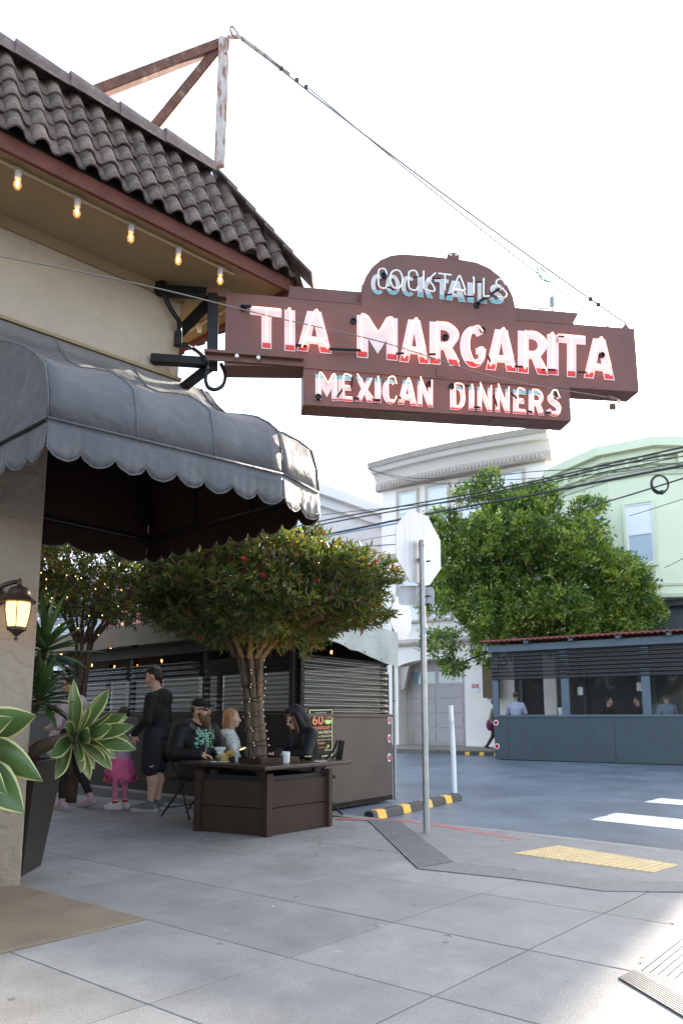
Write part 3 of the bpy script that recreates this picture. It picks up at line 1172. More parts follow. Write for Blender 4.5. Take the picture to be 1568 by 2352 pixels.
sg = thing('neon_sign', 'maroon projecting sign lettered Cocktails, Tia Margarita and Mexican Dinners in neon', 'neon sign', tuple(SP0 + V((0, 0, 4.2))))
DEP = 0.20
arch = [(92, 316), (93, 262), (98, 228), (112, 192), (138, 152), (178, 117), (228, 96), (280, 90), (380, 97), (490, 109), (560, 117), (620, 128), (680, 155),
        (730, 195), (765, 240), (786, 285), (796, 330), (800, 391)]
outl = [c2(452, 265)] + [c3(*p) for p in arch] + [c3(1343, 432), c3(1365, 722), c3(1047, 702), c2(805, 606), c2(442, 600)]
m = MB()
m.prism(outl, -nS * DEP)
cab = m.build('main_cabinet', [mt['sign']], sg)
m = MB()
lowr = [c2(805, 613), c3(1047, 711), c3(1052, 855), c2(803, 780)]
m.prism([p - nS * .002 for p in lowr], -nS * (DEP - .004))
m.build('lower_cabinet', mt['sign'], sg)
# raised back rail either side of the arch
m = MB()
m.prism([c2(735, 285, -.06), c2(745, 236, -.06), c2(1075, 264, -.06), c2(1080, 320, -.06)], -nS * .05)
m.build('back_rail', mt['sign'], sg)
m = MB()
m.prism([c3(795, 390, -.06), c3(797, 335, -.06), c3(1088, 360, -.06), c3(1060, 412, -.06)], -nS * .05)
m.build('back_rail', mt['sign'], sg)
m = MB()
m.prism([c3(485, 112), c3(485, 94), c3(497, 83), c3(527, 83), c3(540, 96), c3(540, 118)], -nS * .012)
m.build('hanging_lug', mt['sign'], sg)
m = MB()
for x in (501, 525):
    m.lathe([(.010, 0), (.010, .004)], c3(x, 93, .001), 10, axis=nS)
m.build('lug_hole', mt['wplastic'], sg)
# thin sheet-metal seams and flanges on the face
m = MB()
m.bar(c2(805, 609, .002), c3(1047, 706, .002), .004, .014)
m.bar(c3(92, 318, .002), c3(95, 230, .002), .004, .010)
m.bar(c2(735, 288, .002), c2(1075, 319, .002), .004, .008)
m.bar(c3(800, 391, .002), c3(1065, 410, .002), .004, .008)
m.prism([c3(435, 612, .001), c3(435, 652, .001), c3(478, 657, .001), c3(478, 617, .001)], nS * .006)
m.build('seam_strip', mt['sign'], sg)
m = MB()
m.prism([c3(1285, 430, .0), c3(1303, 407, .0), c3(1322, 430, .0)], -nS * .02)
m.build('cable_lug', mt['sign_side'], sg)
m = MB()   # inspection doors under the lower box, rusty flange at its corner
pb0, pb1 = c2(803, 780), c3(1052, 855)
for t0, t1 in ((.28, .44), (.70, .83)):
    a, b_ = pb0.lerp(pb1, t0), pb0.lerp(pb1, t1)
    m = MB()
    m.obox(a - nS * .03 - V((0, 0, .006)), b_ - a, -nS * .13, (0, 0, .004))
    m.build('bottom_hatch', mt['sign_side'], sg)

# -------- lettering: every letter a painted plate with its white border, plus its neon tube
def arc(cx_, cy_, rx, ry, a0, a1, n=14):
    return [(cx_ + rx * math.cos(math.radians(a0 + (a1 - a0) * i / n)), cy_ + ry * math.sin(math.radians(a0 + (a1 - a0) * i / n))) for i in range(n + 1)]


def ribbon(pts, wx, wy):
    P = np.array(pts)
    T = np.gradient(P, axis=0)
    Nn = np.stack([-T[:, 1] * wx / wx, T[:, 0]], 1)
    Tn = T / np.array([wx, wy])
    Nn = np.stack([-Tn[:, 1], Tn[:, 0]], 1)
    Nn /= np.linalg.norm(Nn, axis=1, keepdims=True)
    off = Nn * np.array([wx, wy])
    return [tuple(p) for p in P + off] + [tuple(p) for p in (P - off)[::-1]]


A_ = ([(0, 0), (.30, 1), (.70, 1), (1, 0), (.66, 0), (.61, .20), (.37, .20), (.32, 0)], [(.42, .38), (.57, .38), (.50, .68)])
GL = {
    'T': ([(0, 1), (1, 1), (1, .81), (.68, .81), (.68, 0), (.36, 0), (.36, .81), (0, .81)],),
    'I': ([(0, 1), (1, 1), (1, 0), (0, 0)],),
    'A': A_,
    'M': ([(0, 0), (0, 1), (.30, 1), (.51, .62), (.72, 1), (1, 1), (1, 0), (.72, 0), (.72, .46), (.51, .12), (.28, .46), (.28, 0)],),
    'R': ([(0, 0), (0, 1), (.48, 1)] + arc(.50, .72, .46, .28, 80, -40, 8) + [(.74, .42), (1, 0), (.64, 0), (.45, .35), (.36, .35), (.36, 0)],
          [(.36, .54), (.36, .82)] + arc(.45, .68, .20, .14, 90, -90, 6)),
    'G': (arc(.5, .5, .5, .5, 42, 318, 22) + [(.93, .26), (.98, .48), (.58, .48), (.58, .33), (.68, .33), (.68, .24)] + arc(.5, .5, .19, .32, 300, 50, 16),),
    'E': ([(0, 0), (0, 1), (1, 1), (1, .82), (.42, .82), (.42, .59), (.86, .59), (.86, .42), (.42, .42), (.42, .18), (1, .18), (1, 0)],),
    'X': ([(0, 0), (.32, .52), (.03, 1), (.38, 1), (.52, .72), (.66, 1), (.98, 1), (.70, .52), (1, 0), (.66, 0), (.50, .31), (.34, 0)],),
    'C': (arc(.52, .5, .52, .5, 45, 315, 22) + arc(.55, .5, .22, .33, 310, 50, 16),),
    'N': ([(0, 0), (0, 1), (.34, 1), (.68, .46), (.68, 1), (1, 1), (1, 0), (.68, 0), (.32, .56), (.32, 0)],),
    'D': ([(0, 0), (0, 1), (.45, 1)] + arc(.42, .5, .58, .5, 75, -75, 14) + [(.45, 0)], [(.36, .18), (.36, .82)] + arc(.42, .5, .25, .32, 80, -80, 8)),
    'S': (ribbon([(p.x, p.y) for p in spline([(.86, .74, 0), (.72, .87, 0), (.48, .89, 0), (.24, .80, 0), (.22, .64, 0), (.40, .54, 0), (.62, .46, 0), (.80, .34, 0), (.76, .18, 0), (.52, .10, 0), (.26, .13, 0), (.10, .27, 0)], 3)], .17, .105),),
    'K': ([(0, 0), (0, 1), (.36, 1), (.36, .60), (.64, 1), (1, 1), (.62, .53), (1, 0), (.64, 0), (.42, .36), (.36, .28), (.36, 0)],),
    'L': ([(0, 0), (0, 1), (.42, 1), (.42, .18), (1, .18), (1, 0)],),
    'O': (arc(.5, .5, .5, .5, 0, 345, 23), arc(.5, .5, .20, .32, 0, 340, 17)),
}
NE = {
    'T': [[(.0, .98), (.44, .98), (.5, .92), (.50, .12)], [(.5, .92), (.56, .98), (1.0, .98)]],
    'I': [[(.25, .98), (.5, .95), (.5, .10)]],
    'A': [[(.1, .02), (.42, .86), (.50, 1.0), (.58, .96), (.80, .40), (.78, .28), (.30, .28), (.30, .22), (.72, .22), (.86, .03)]],
    'M': [[(.10, .10), (.10, .92), (.16, 1.0), (.26, .94), (.50, .62), (.56, .62), (.76, .94), (.84, .98), (.90, .90), (.94, .10)]],
    'R': [[(.14, .02), (.16, .90), (.22, .96), (.56, .96), (.86, .80), (.86, .64), (.62, .46), (.24, .46), (.22, .42), (.60, .38), (.92, .02)]],
    'G': [[(.86, .86), (.64, .99), (.40, .90), (.24, .62), (.26, .32), (.48, .06), (.76, .06), (.92, .30), (.86, .44), (.66, .42)]],
    'E': [[(.95, .94), (.5, 1.0), (.2, .94), (.2, .52), (.74, .50), (.2, .48), (.2, .10), (.36, .03), (.95, .03)]],
    'X': [[(.0, 1.05), (.55, .45), (1, .05)], [(.9, .9), (.52, .42), (.28, .03)]],
    'C': [[(1.0, .75), (.84, 1.02), (.52, 1.02), (.32, .86), (.32, .20), (.52, .02), (.86, .03), (1.0, .22)]],
    'N': [[(.05, .02), (.10, 1.0), (.14, 1.0), (.88, .06), (.94, .06), (.98, 1.02)]],
    'D': [[(.12, .06), (.40, .0), (.78, .05), (.92, .25), (.92, .78), (.76, .98), (.30, 1.0), (.12, .94), (.16, .88), (.2, .08)]],
    'S': [[(.88, .76), (.66, 1.0), (.36, .98), (.20, .80), (.34, .60), (.74, .46), (.98, .24), (.80, .02), (.30, .04)]],
    'K': [[(.15, 1.02), (.15, .06)], [(.96, 1.0), (.40, .52), (.62, .48), (.90, .18), (.80, .02), (.2, .06)]],
    'L': [[(.28, 1.0), (.28, .10), (.46, .03), (.98, .08)]],
    'O': [[(.5, 1.0), (.16, .84), (.04, .46), (.24, .08), (.58, .02), (.90, .24), (.96, .62), (.80, .92), (.5, 1.0)]],
}


def letter(ch, x0, x1, yt, yb, sl, lowmat, topmat=None, band=.17, brd=2.0, face=.004):
    """x in photo pixels; yt, yb: top and bottom at the letter's middle; sl: how far the baseline falls per pixel"""
    xc = (x0 + x1) / 2
    w, h = x1 - x0, yb - yt
    g_ = GL[ch]
    loops = [[V((p[0] * w, p[1] * h, 0)) for p in lp_] for lp_ in g_]
    tris = geometry.tessellate_polygon(loops)
    flat = [p for lp_ in loops for p in lp_]
    bmz = bmesh.new()
    bv = [bmz.verts.new(p) for p in flat]
    for t_ in tris:
        try:
            bmz.faces.new([bv[i] for i in t_])
        except ValueError:
            pass
    bmesh.ops.recalc_face_normals(bmz, faces=bmz.faces)
    cuts = [band] + ([.84] if topmat else [])
    for c_ in cuts:
        bmesh.ops.bisect_plane(bmz, geom=bmz.verts[:] + bmz.edges[:] + bmz.faces[:], plane_co=(0, c_ * h, 0), plane_no=(0, 1, 0))
    low = [f for f in bmz.faces if f.calc_center_median().y < band * h]
    hi = [f for f in bmz.faces if topmat and f.calc_center_median().y > .84 * h]
    if low:
        bmesh.ops.inset_region(bmz, faces=low, thickness=brd, use_even_offset=True, use_boundary=True)
        for f in low:
            f.material_index = 1
    for f in hi:
        f.material_index = 2
    for f in bmz.faces:
        if f.normal.z < 0:
            f.normal_flip()
    vs, fs, mi = [], [], []
    for i, v_ in enumerate(bmz.verts):
        v_.index = i
        u = x0 + v_.co.x
        y = yb - v_.co.y + sl * (u - xc)
        vs.append(sx(u, y, face))
    for f in bmz.faces:
        fs.append([v_.index for v_ in f.verts])
        mi.append(f.material_index)
    bmz.free()
    return link('painted_letter', mesh('painted_letter', vs, fs, [mt['letter'], mt[lowmat], mt[topmat or lowmat]], mi, False, sg), sg)


def tubes(ch, x0, x1, yt, yb, sl, mat, r=.0062, off=.05):
    xc = (x0 + x1) / 2
    m = MB()
    for st in NE[ch]:
        P = []
        for (a, b_) in st:
            u = x0 + a * (x1 - x0)
            P.append(sx(u, yb - b_ * (yb - yt) + sl * (u - xc), off))
        P = spline(P, 5)
        m.tube(P, r, 7)
    m.build('neon_tube', mat, sg, smooth=True)
    m = MB()
    for st in NE[ch][:1]:
        for (a, b_) in (st[len(st) // 2],):
            u = x0 + a * (x1 - x0)
            y = yb - b_ * (yb - yt) + sl * (u - xc)
            m.tube([sx(u, y, off - .006), sx(u, y + 2, .004)], .004, 6)
    m.build('tube_support', mt['bronze'], sg)


def f2(x):
    return 300 + x / 1.96


def f3(x):
    return 800 + x / 1.96


def y_(y):
    return 550 + y / 1.96


ROW1 = [('T', f2(560), f2(706), 339, 524), ('I', f2(718), f2(768), 346, 535), ('A', f2(774), f2(936), 352, 541), ('M', f2(1050), f2(1238), 376, 572),
        ('A', f3(264), f3(403), 391, 590), ('R', f3(403), f3(546), 404, 600), ('G', f3(543), f3(667), 420, 612), ('A', f3(660), f3(806), 436, 627),
        ('R', f3(808), f3(950), 446, 641), ('I', f3(942), f3(996), 458, 645), ('T', f3(985), f3(1120), 465, 655), ('A', f3(1110), f3(1254), 478, 664)]
SL1 = .088
for ch, x0, x1, yt, yb in ROW1:
    letter(ch, x0, x1, y_(yt), y_(yb), SL1, 'red')
    wd = x1 - x0
    ox = {'T': 5, 'I': 3, 'R': 8, 'M': 2, 'G': 10}.get(ch, 5)
    tubes(ch, x0 + ox, x1 + (0 if ch == 'I' else -2) + (3 if ch in 'AR' else 0), y_(yt) - 2, y_(yb) - 9, SL1, mt['neon'], .0068)
# MEXICAN DINNERS, painted lettering with its tubes higher and to the left
def q4(x):
    return 720 + x / 2.5705


def q4y(y):
    return 860 + y / 2.5705


ROW2 = [('M', 48, 184, 48, 202), ('E', 188, 275, 54, 208), ('X', 287, 398, 62, 212), ('I', 404, 444, 70, 217), ('C', 450, 540, 72, 226), ('A', 542, 662, 80, 232), ('N', 662, 756, 88, 241),
        ('D', 857, 952, 110, 260), ('I', 970, 1006, 118, 263), ('N', 1022, 1112, 122, 268), ('N', 1130, 1218, 130, 276), ('E', 1236, 1316, 138, 284), ('R', 1330, 1426, 144, 290), ('S', 1440, 1528, 150, 298)]
for ch, x0, x1, yt, yb in ROW2:
    letter(ch, q4(x0), q4(x1), q4y(yt), q4y(yb), .086, 'red', 'teal', band=.11, brd=1.1)
    tx = 14 if ch in 'DE' else 8
    tubes(ch, q4(x0 + tx + 6), q4(x1 - 4), q4y(yt) - 4, q4y(yb) - 9, .086, mt['neon'], .0050, .045)
# COCKTAILS: unlit tubes standing off above white and teal lettering
def q5(x):
    return 840 + x / 2.7034


def q5y(y):
    return 580 + y / 2.7034


ROW3 = [('C', 78, 162, 168, 298), ('O', 172, 262, 172, 302), ('C', 268, 358, 180, 310), ('K', 373, 472, 186, 318), ('T', 480, 570, 198, 328), ('A', 552, 676, 212, 340), ('I', 688, 728, 222, 348), ('L', 752, 812, 226, 354), ('S', 828, 920, 232, 358)]
for ch, x0, x1, yt, yb in ROW3:
    letter(ch, q5(x0), q5(x1), q5y(yt), q5y(yb), .125, 'teal', band=.24, brd=1.0)
    tubes(ch, q5(x0 + (24 if ch != 'C' else 22)), q5(x1 + 18), q5y(yt) - 11, q5y(yb) - 15, .125, mt['neon_off'], .0072, .075)
# blacked-out tube ends between letters, electrode cups
def sleeve(a, b_, r):
    m = MB()
    m.tube([a, b_], r, 7)
    m.build('tube_sleeve', mt['bracket'], sg, smooth=40)


for a, b_ in (((768, 507), (818, 512)), ((925, 525), (1070, 531))):
    sleeve(c2(*a, .045), c2(*b_, .045), .011)
for a, b_ in (((250, 546), (290, 545)), ((400, 550), (440, 549)), ((670, 556), (684, 586)), ((795, 605), (830, 606)), ((922, 620), (980, 621)), ((1085, 631), (1120, 632)), ((995, 465), (1020, 468))):
    sleeve(c3(*a, .045), c3(*b_, .045), .009)
for a, b_ in (((180, 180), (222, 122)), ((266, 118), (272, 52)), ((275, 190), (310, 190)), ((400, 198), (440, 200)), ((552, 180), (574, 202)), ((950, 112), (972, 114)), ((1003, 242), (1040, 243)), ((1118, 170), (1144, 240)), ((1224, 155), (1262, 190)), ((1328, 268), (1352, 270)), ((1436, 275), (1466, 276))):
    sleeve(sx(q4(a[0]), q4y(a[1]), .04), sx(q4(b_[0]), q4y(b_[1]), .04), .009)
for a, b_ in (((350, 190), (395, 180)), ((465, 195), (520, 197)), ((545, 300), (590, 298)), ((730, 220), (775, 218)), ((680, 312), (730, 310)), ((180, 250), (240, 268))):
    sleeve(sx(q5(a[0]), q5y(a[1]), .06), sx(q5(b_[0]), q5y(b_[1]), .06), .007)
sleeve(sx(q5(760), q5y(345), .02), sx(q5(905), q5y(252), .06), .010)
m = MB()
for p in (c2(528, 338, .003), c2(1034, 398, .003), c3(475, 472, .003), c3(645, 438, .003), c3(1193, 555, .003), sx(q5(158), q5y(180), .003), sx(q5(748), q5y(366), .003), sx(q4(66), q4y(182), .003), sx(q4(734), q4y(105), .003), sx(q4(868), q4y(118), .003), sx(q4(1500), q4y(165), .003)):
    m.lathe([(.026, 0), (.026, .014), (.017, .016), (.015, .004)], p, 14, axis=nS)
m.build('electrode_cup', mt['bracket'], sg, smooth=40)
m = MB()
m.tube(spline([c2(528, 338, .02), c2(535, 330, .045), c2(565, 329, .05)], 5), .012, 7)
m.build('tube_sleeve', mt['bracket'], sg, smooth=True)

# unlit glass goblet outline with a green lime tube above the right shoulder
gx = lambda pts, off=-.08: [sx(840 + x / 2.7034, 580 + y / 2.7034, off) for x, y in pts]
m = MB()
m.tube(spline(gx([(1062, 112), (1068, 160), (1090, 195), (1135, 215), (1150, 250), (1190, 285), (1240, 292), (1290, 285), (1310, 245), (1370, 235), (1366, 170), (1358, 160)]), 5), .005, 6)
m.tube(spline(gx([(1062, 112), (1130, 112), (1210, 135), (1358, 160)]), 5), .005, 6)
m.tube(gx([(1222, 292), (1222, 320)]), .005, 6)
gob = m.build('goblet_tube', glassy('clear_tube', (.9, .92, .9), .9, .1), sg, smooth=True)
m = MB()
m.tube(spline(gx([(1130, 118), (1132, 150), (1150, 190), (1180, 212), (1210, 214), (1206, 190), (1172, 150), (1146, 122)]), 5), .006, 6)
m.build('lime_tube', M('green_tube', (.03, .36, .14), .3), sg, smooth=True)
m = MB()
m.obox(*[gx([(1216, 310)])[0]] , dS * .03, -nS * .03, (0, 0, -.085))
m.tube(spline(gx([(1226, 350), (1215, 375), (1180, 388), (1140, 385), (1100, 380)]), 4), .006, 6)
m.tube(gx([(1225, 290), (1225, 400)]), .006, 6)
m.build('transformer', M('grey_box', (.3, .31, .32), .5), sg)

# bracket that carries the sign from the corner of the building
def c6(x, y, off):
    return sx(300 + x / 3.733, 600 + y / 3.733, off)


def wA(x, y):   # on the wall face
    return pp((300 + x / 3.733) * .98, (600 + y / 3.733) * .98, P0 + nA * .01, nA)


br = thing('sign_bracket', 'black iron bracket holding the maroon sign off the corner of the wall', 'bracket', tuple(c6(745, 600, -.1)))
m = MB()
m.bar(c6(745, 345, -.1), c6(738, 990, -.1), .085, .085, up=nS)
m.build('post', mt['bracket'], br, bevel=.006)
m = MB()
m.bar(wA(245, 300), c6(700, 330, -.1), .07, .075)
m.build('top_arm', mt['bracket'], br, bevel=.005)
m = MB()
m.bar(c6(690, 325, -.1), c6(880, 345, -.1), .07, .075)
m.build('top_cleat', mt['sign_side'], br, bevel=.004)
m = MB()
m.bar(wA(208, 902), c6(690, 935, -.1), .075, .07)
m.build('lower_arm', mt['bracket'], br, bevel=.005)
m = MB()
m.bar(c6(730, 960, -.1), CN + dB * .12 + V((0, 0, 3.78)), .06, .055)
m.build('lower_brace', mt['bracket'], br)
m = MB()
m.bar(c6(730, 385, -.1), CN + dB * .12 + V((0, 0, 4.30)), .06, .065)
m.build('upper_brace', mt['bracket'], br)
m = MB()
m.prism([c6(670, 862, .006), c6(1532, 925, .006), c6(1532, 972, .006), c6(672, 912, .006)], nS * .012)
m.prism([c6(670, 838, .006), c6(1532, 905, .006), c6(1532, 925, .006), c6(670, 862, .006)], nS * .05)
m.build('angle_plate', mt['sign'], br)
m = MB()
for x, y in ((952, 875), (1140, 890)):
    m.lathe([(.016, 0), (.015, .008), (.006, .013)], c6(x, y, .058), 10, axis=nS)
m.build('bolt_head', mt['wplastic'], br, smooth=40)
m = MB()
m.tube([c6(695, 900, .0), c6(700, 985, .0)], .014, 8)
m.build('bolt', mt['galv'], br)
# feed cable: from the wall down to a box, and a drip loop
fc = thing('sign_feed_cable', 'black feed cable with a conduit box looping below the sign bracket', 'cable', tuple(wA(440, 720)))
cbl = lambda x, y, o: pp((300 + x / 3.733) * .98, (600 + y / 3.733) * .98, P0 + nA * o, nA)
m = MB()
m.tube(spline([cbl(320, 190, .05), cbl(318, 330, .07), cbl(380, 470, .07), cbl(445, 570, .08), cbl(450, 660, .09)], 6), .02, 8)
m.build('flex_conduit', mt['bracket'], fc, smooth=True)
m = MB()
m.ell(cbl(305, 200, .06), (.055, .05, .045), 10, 6)
m.tube([cbl(240, 225, .02), cbl(360, 190, .1)], .02, 8)
m.build('cable_gland', mt['bracket'], fc, smooth=True)
m = MB()
m.bar(cbl(440, 660, .09), cbl(437, 790, .09), .05, .06, up=nA)
m.tube([cbl(430, 775, .09), cbl(530, 780, .09)], .022, 8)
m.build('conduit_body', mt['bracket'], fc, bevel=.006)
m = MB()
m.tube(spline([cbl(530, 785, .09), cbl(600, 830, .09), c6(665, 890, .02), c6(700, 960, .0), c6(680, 1060, .0), c6(700, 1145, .0), c6(770, 1168, -.02), c6(840, 1120, -.05), c6(850, 1030, -.08), c6(815, 945, -.1)], 6), .016, 8)
m.build('drip_loop', mt['bracket'], fc, smooth=True)

# ------------------------------------------------------------------ rusty steel frame on the roof, guy cables
fr = thing('sign_guy_frame', 'rusty angle iron tripod on the roof that anchors the sign cables', 'steel frame', tuple(RT))
yb_ = RT.y
ap = dp(513, 96, yb_ + .02)
m = MB()
pt, pbm = dp(517, 86, yb_ - .02), dp(506, 382, yb_ - .02)
m.obox(pbm - V((.05, .02, 0)), (.085, .02, 0), (-.002, .008, 0), pt - pbm)
m.obox(pbm + V((.032, 0, 0)), (-.002, .075, 0), (.008, .002, 0), pt - pbm)
m.build('post', mt['rust_white'], fr)


def angle(a, b_, w=.075):
    m = MB()
    a, b_ = V(a), V(b_)
    d_ = (b_ - a).normalized()
    s_ = d_.cross(V((0, 0, 1))).normalized()
    t_ = s_.cross(d_).normalized()
    m.obox(a - s_ * w * .1 - t_ * w / 2, b_ - a, s_ * .008, t_ * w)
    m.obox(a - s_ * w * .1 - t_ * w / 2, b_ - a, s_ * w, t_ * .008)
    return m


def bp(u, v, depth):
    return pp(u, v, RT - nA * depth, nA)


e1, e2_ = bp(203, 214, .12), bp(350, 296, .12)
angle(ap + (e1 - ap) * .02, ap + (e1 - ap) * 1.25).build('brace', mt['rust'], fr)
angle(ap + (e2_ - ap) * .0, ap + (e2_ - ap) * 1.35).build('brace', mt['rust'], fr)
m = MB()
m.bar(dp(470, 390, yb_ - .03), dp(512, 376, yb_ - .03), .05, .035)
m.build('foot', mt['rust_white'], fr)
m = MB()
m.bar(dp(523, 86, yb_), dp(549, 84, yb_ - .05), .03, .02)
m.lathe([(.02, 0), (.02, .02)], dp(520, 122, yb_ - .06), 8, axis=(0, -1, 0))
m.build('anchor_plate', mt['rust_white'], fr)
gc = thing('guy_cable', 'upper of two thin guy cables with a turnbuckle running from roof frame to sign end', 'cable', tuple(ap), 'guy cables from the roof frame to the sign')
top = dp(550, 84, yb_ - .06)
en = c3(1308, 410, -.02)
m = MB()
m.tube(sag(top, en, .06, 16), .0065, 6)
m.build('strand', mt['wire_gray'], gc, smooth=True)
m = MB()
m.tube(spline([dp(533, 78, yb_ - .06), dp(529, 68, yb_ - .06), dp(533, 61, yb_ - .06), dp(540, 68, yb_ - .06), dp(552, 86, yb_ - .06)], 5), .009, 6)
dc = (en - top).normalized()
m.tube([top + dc * .02, top + dc * .36], .017, 8)
m.tube([top + dc * .36, top + dc * .55], .010, 6)
m.build('turnbuckle', mt['rust_white'], gc)
for k in (.45, .62, .72):
    m = MB(); m.box(top + dc * k + V((0, 0, -.01)), (.035, .02, .03)); m.build('shackle', mt['rust'], gc)
m = MB()
for k in (.905, .925):
    m.box(top.lerp(en, k) - V((0, 0, .02)), (.03, .02, .03))
m.build('cable_clamp', mt['bracket'], gc)
gc2 = thing('guy_cable', 'lower of two thin guy cables from the roof frame, ending behind the sign face', 'cable', tuple(ap), 'guy cables from the roof frame to the sign')
m = MB()
m.tube(sag(top + dc * .75, c3(1225, 425, -.12), .04, 16), .005, 6)
m.build('strand', mt['wire_gray'], gc2, smooth=True)
gc3 = thing('stay_wire', 'thin stay wire crossing the sign face from the wall to its lower right corner', 'cable', (0, 5, 4))
m = MB()
wr = [EYEP + ray(-60, 577) * 4.2, EYEP + ray(200, 627) * 4.55, EYEP + ray(403, 672) * 4.85, sx(640, 743, .07), sx(900, 803, .10), sx(1160, 884, .09), c3(1240, 750, .06)]
m.tube(spline(wr, 6), .0045, 6)
m.build('strand', mt['wire_gray'], gc3, smooth=True)
m = MB()
m.tube([c3(1225, 746, .06), c3(1260, 757, .03), c3(1275, 765, -.05)], .014, 6)
m.box(c3(1243, 790, -.1), (.05, .03, .05))
m.build('wire_clamp', mt['sign_side'], gc3)
# ------------------------------------------------------------------ houses across the road
mt['cream'] = M('cream_stucco', (0.90, 0.825, 0.76), 0.8, var=0.05, vs=0.6)
mt['trim'] = M('taupe_trim', (0.50, 0.43, 0.375), 0.7, var=0.08, vs=3)
mt['green'] = M('mint_green_paint', (0.67, 0.72, 0.53), 0.75, var=0.05, vs=0.7)
mt['green_d'] = M('olive_green_trim', (0.50, 0.54, 0.40), 0.75, var=0.08, vs=2)
mt['slate'] = M('slate_blue_wood', (0.060, 0.078, 0.085), 0.6, var=0.15, vs=2)
mt['hwhite'] = M('white_house_paint', (0.66, 0.66, 0.67), 0.75, var=0.05, vs=0.8)
mt['pink'] = M('pink_house_paint', (0.55, 0.22, 0.20), 0.75, var=0.06, vs=1)
mt['slate2'] = M('grey_house_paint', (0.42, 0.42, 0.44), 0.75, var=0.06, vs=1)
mt['pane'] = M('window_pane', (0.25, 0.33, 0.38), 0.06, spec=0.9, coat=0.5)
mt['blind'] = M('white_blind', (0.75, 0.77, 0.78), 0.4, coat=0.5)
mt['sash'] = M('white_sash', (0.78, 0.78, 0.78), 0.5)
mt['door'] = M('grey_garage_door', (0.40, 0.36, 0.355), 0.6, var=0.06, vs=3)
mt['dim'] = M('dark_opening', (0.035, 0.03, 0.028), 0.8)
F0 = K0 - nF * 3.4                       # house front line


def fq(u, v, off=0.0):
    """photo view coordinates laid out on the house fronts"""
    return pp(u, v, F0 + nF * off, nF)


def f5(x, y, off=0.0):
    return fq((800 + x / 1.96) * .98, (1000 + y / 1.96) * .98, off)


def f6(x, y, off=0.0):
    return fq((800 + x / 1.96) * .98, (1400 + y / 1.96) * .98, off)


def sz(p):
    return (p - F0).dot(dF), p.z


def FP(s, z, off=0.0):
    return F0 + dF * s + nF * off + V((0, 0, z))


def fbox(m, s0, s1, z0, z1, o0, o1, mat=0):
    return m.obox(FP(s0, z0, o0), dF * (s1 - s0), nF * (o1 - o0), (0, 0, z1 - z0), mat)


def window(parent, s0, s1, z0, z1, frame_mat, blind=.5, off=0.02, fw=.10):
    """double-hung window: outer frame, sashes, two panes"""
    m = MB()
    fbox(m, s0 - fw, s0, z0 - fw, z1 + fw, off, off + .09)
    fbox(m, s1, s1 + fw, z0 - fw, z1 + fw, off, off + .09)
    fbox(m, s0, s1, z1, z1 + fw, off, off + .09)
    fbox(m, s0 - .08, s1 + .08, z0 - fw, z0, off + .001, off + .16)
    w = m.build('window', frame_mat, parent)
    zm = (z0 + z1) / 2
    m = MB()
    for a, c, e, f_ in ((s0, s0 + .07, z0, z1), (s1 - .07, s1, z0, z1), (s0 + .07, s1 - .07, z0, z0 + .08), (s0 + .07, s1 - .07, z1 - .07, z1), (s0 + .07, s1 - .07, zm - .04, zm + .04)):
        fbox(m, a, c, e, f_, off - .01, off + .045)
    m.build('sash', mt['sash'], w)
    m = MB()
    fbox(m, s0 + .07, s1 - .07, zm + .04, z1 - .07, off - .005, off + .01)
    m.build('pane', mt['blind'] if blind > .2 else mt['pane'], w)
    m = MB()
    fbox(m, s0 + .07, s1 - .07, z0 + .08, zm - .04, off - .005, off + .008)
    m.build('pane', mt['blind'] if blind > .8 else mt['pane'], w)
    return w


BZ = RZ + .14
ch_ = thing('cream_house', 'cream stucco house with arched garage and bowed cornice across the road', 'house', tuple(FP(3, BZ)))
cs0, _ = sz(fq(877, 1300))
cs1, _ = sz(fq(1254, 1100))
_, ztop = sz(f5(700, 62))
ztop = 11.9
# garage opening: wall built round it
ga0, _ = sz(f6(262, 600)); ga1, _ = sz(f6(570, 600))
_, gz1 = sz(f6(430, 282))
_, gzs = sz(f6(262, 318))
DP = 9.0
m = MB()
rec = .85
fbox(m, cs0, ga0, BZ - .2, ztop, -DP, 0)
fbox(m, ga1, cs1, BZ - .2, ztop, -DP, 0)
fbox(m, ga0 + .001, ga1 - .001, BZ - .2, ztop - .001, -DP, -rec)
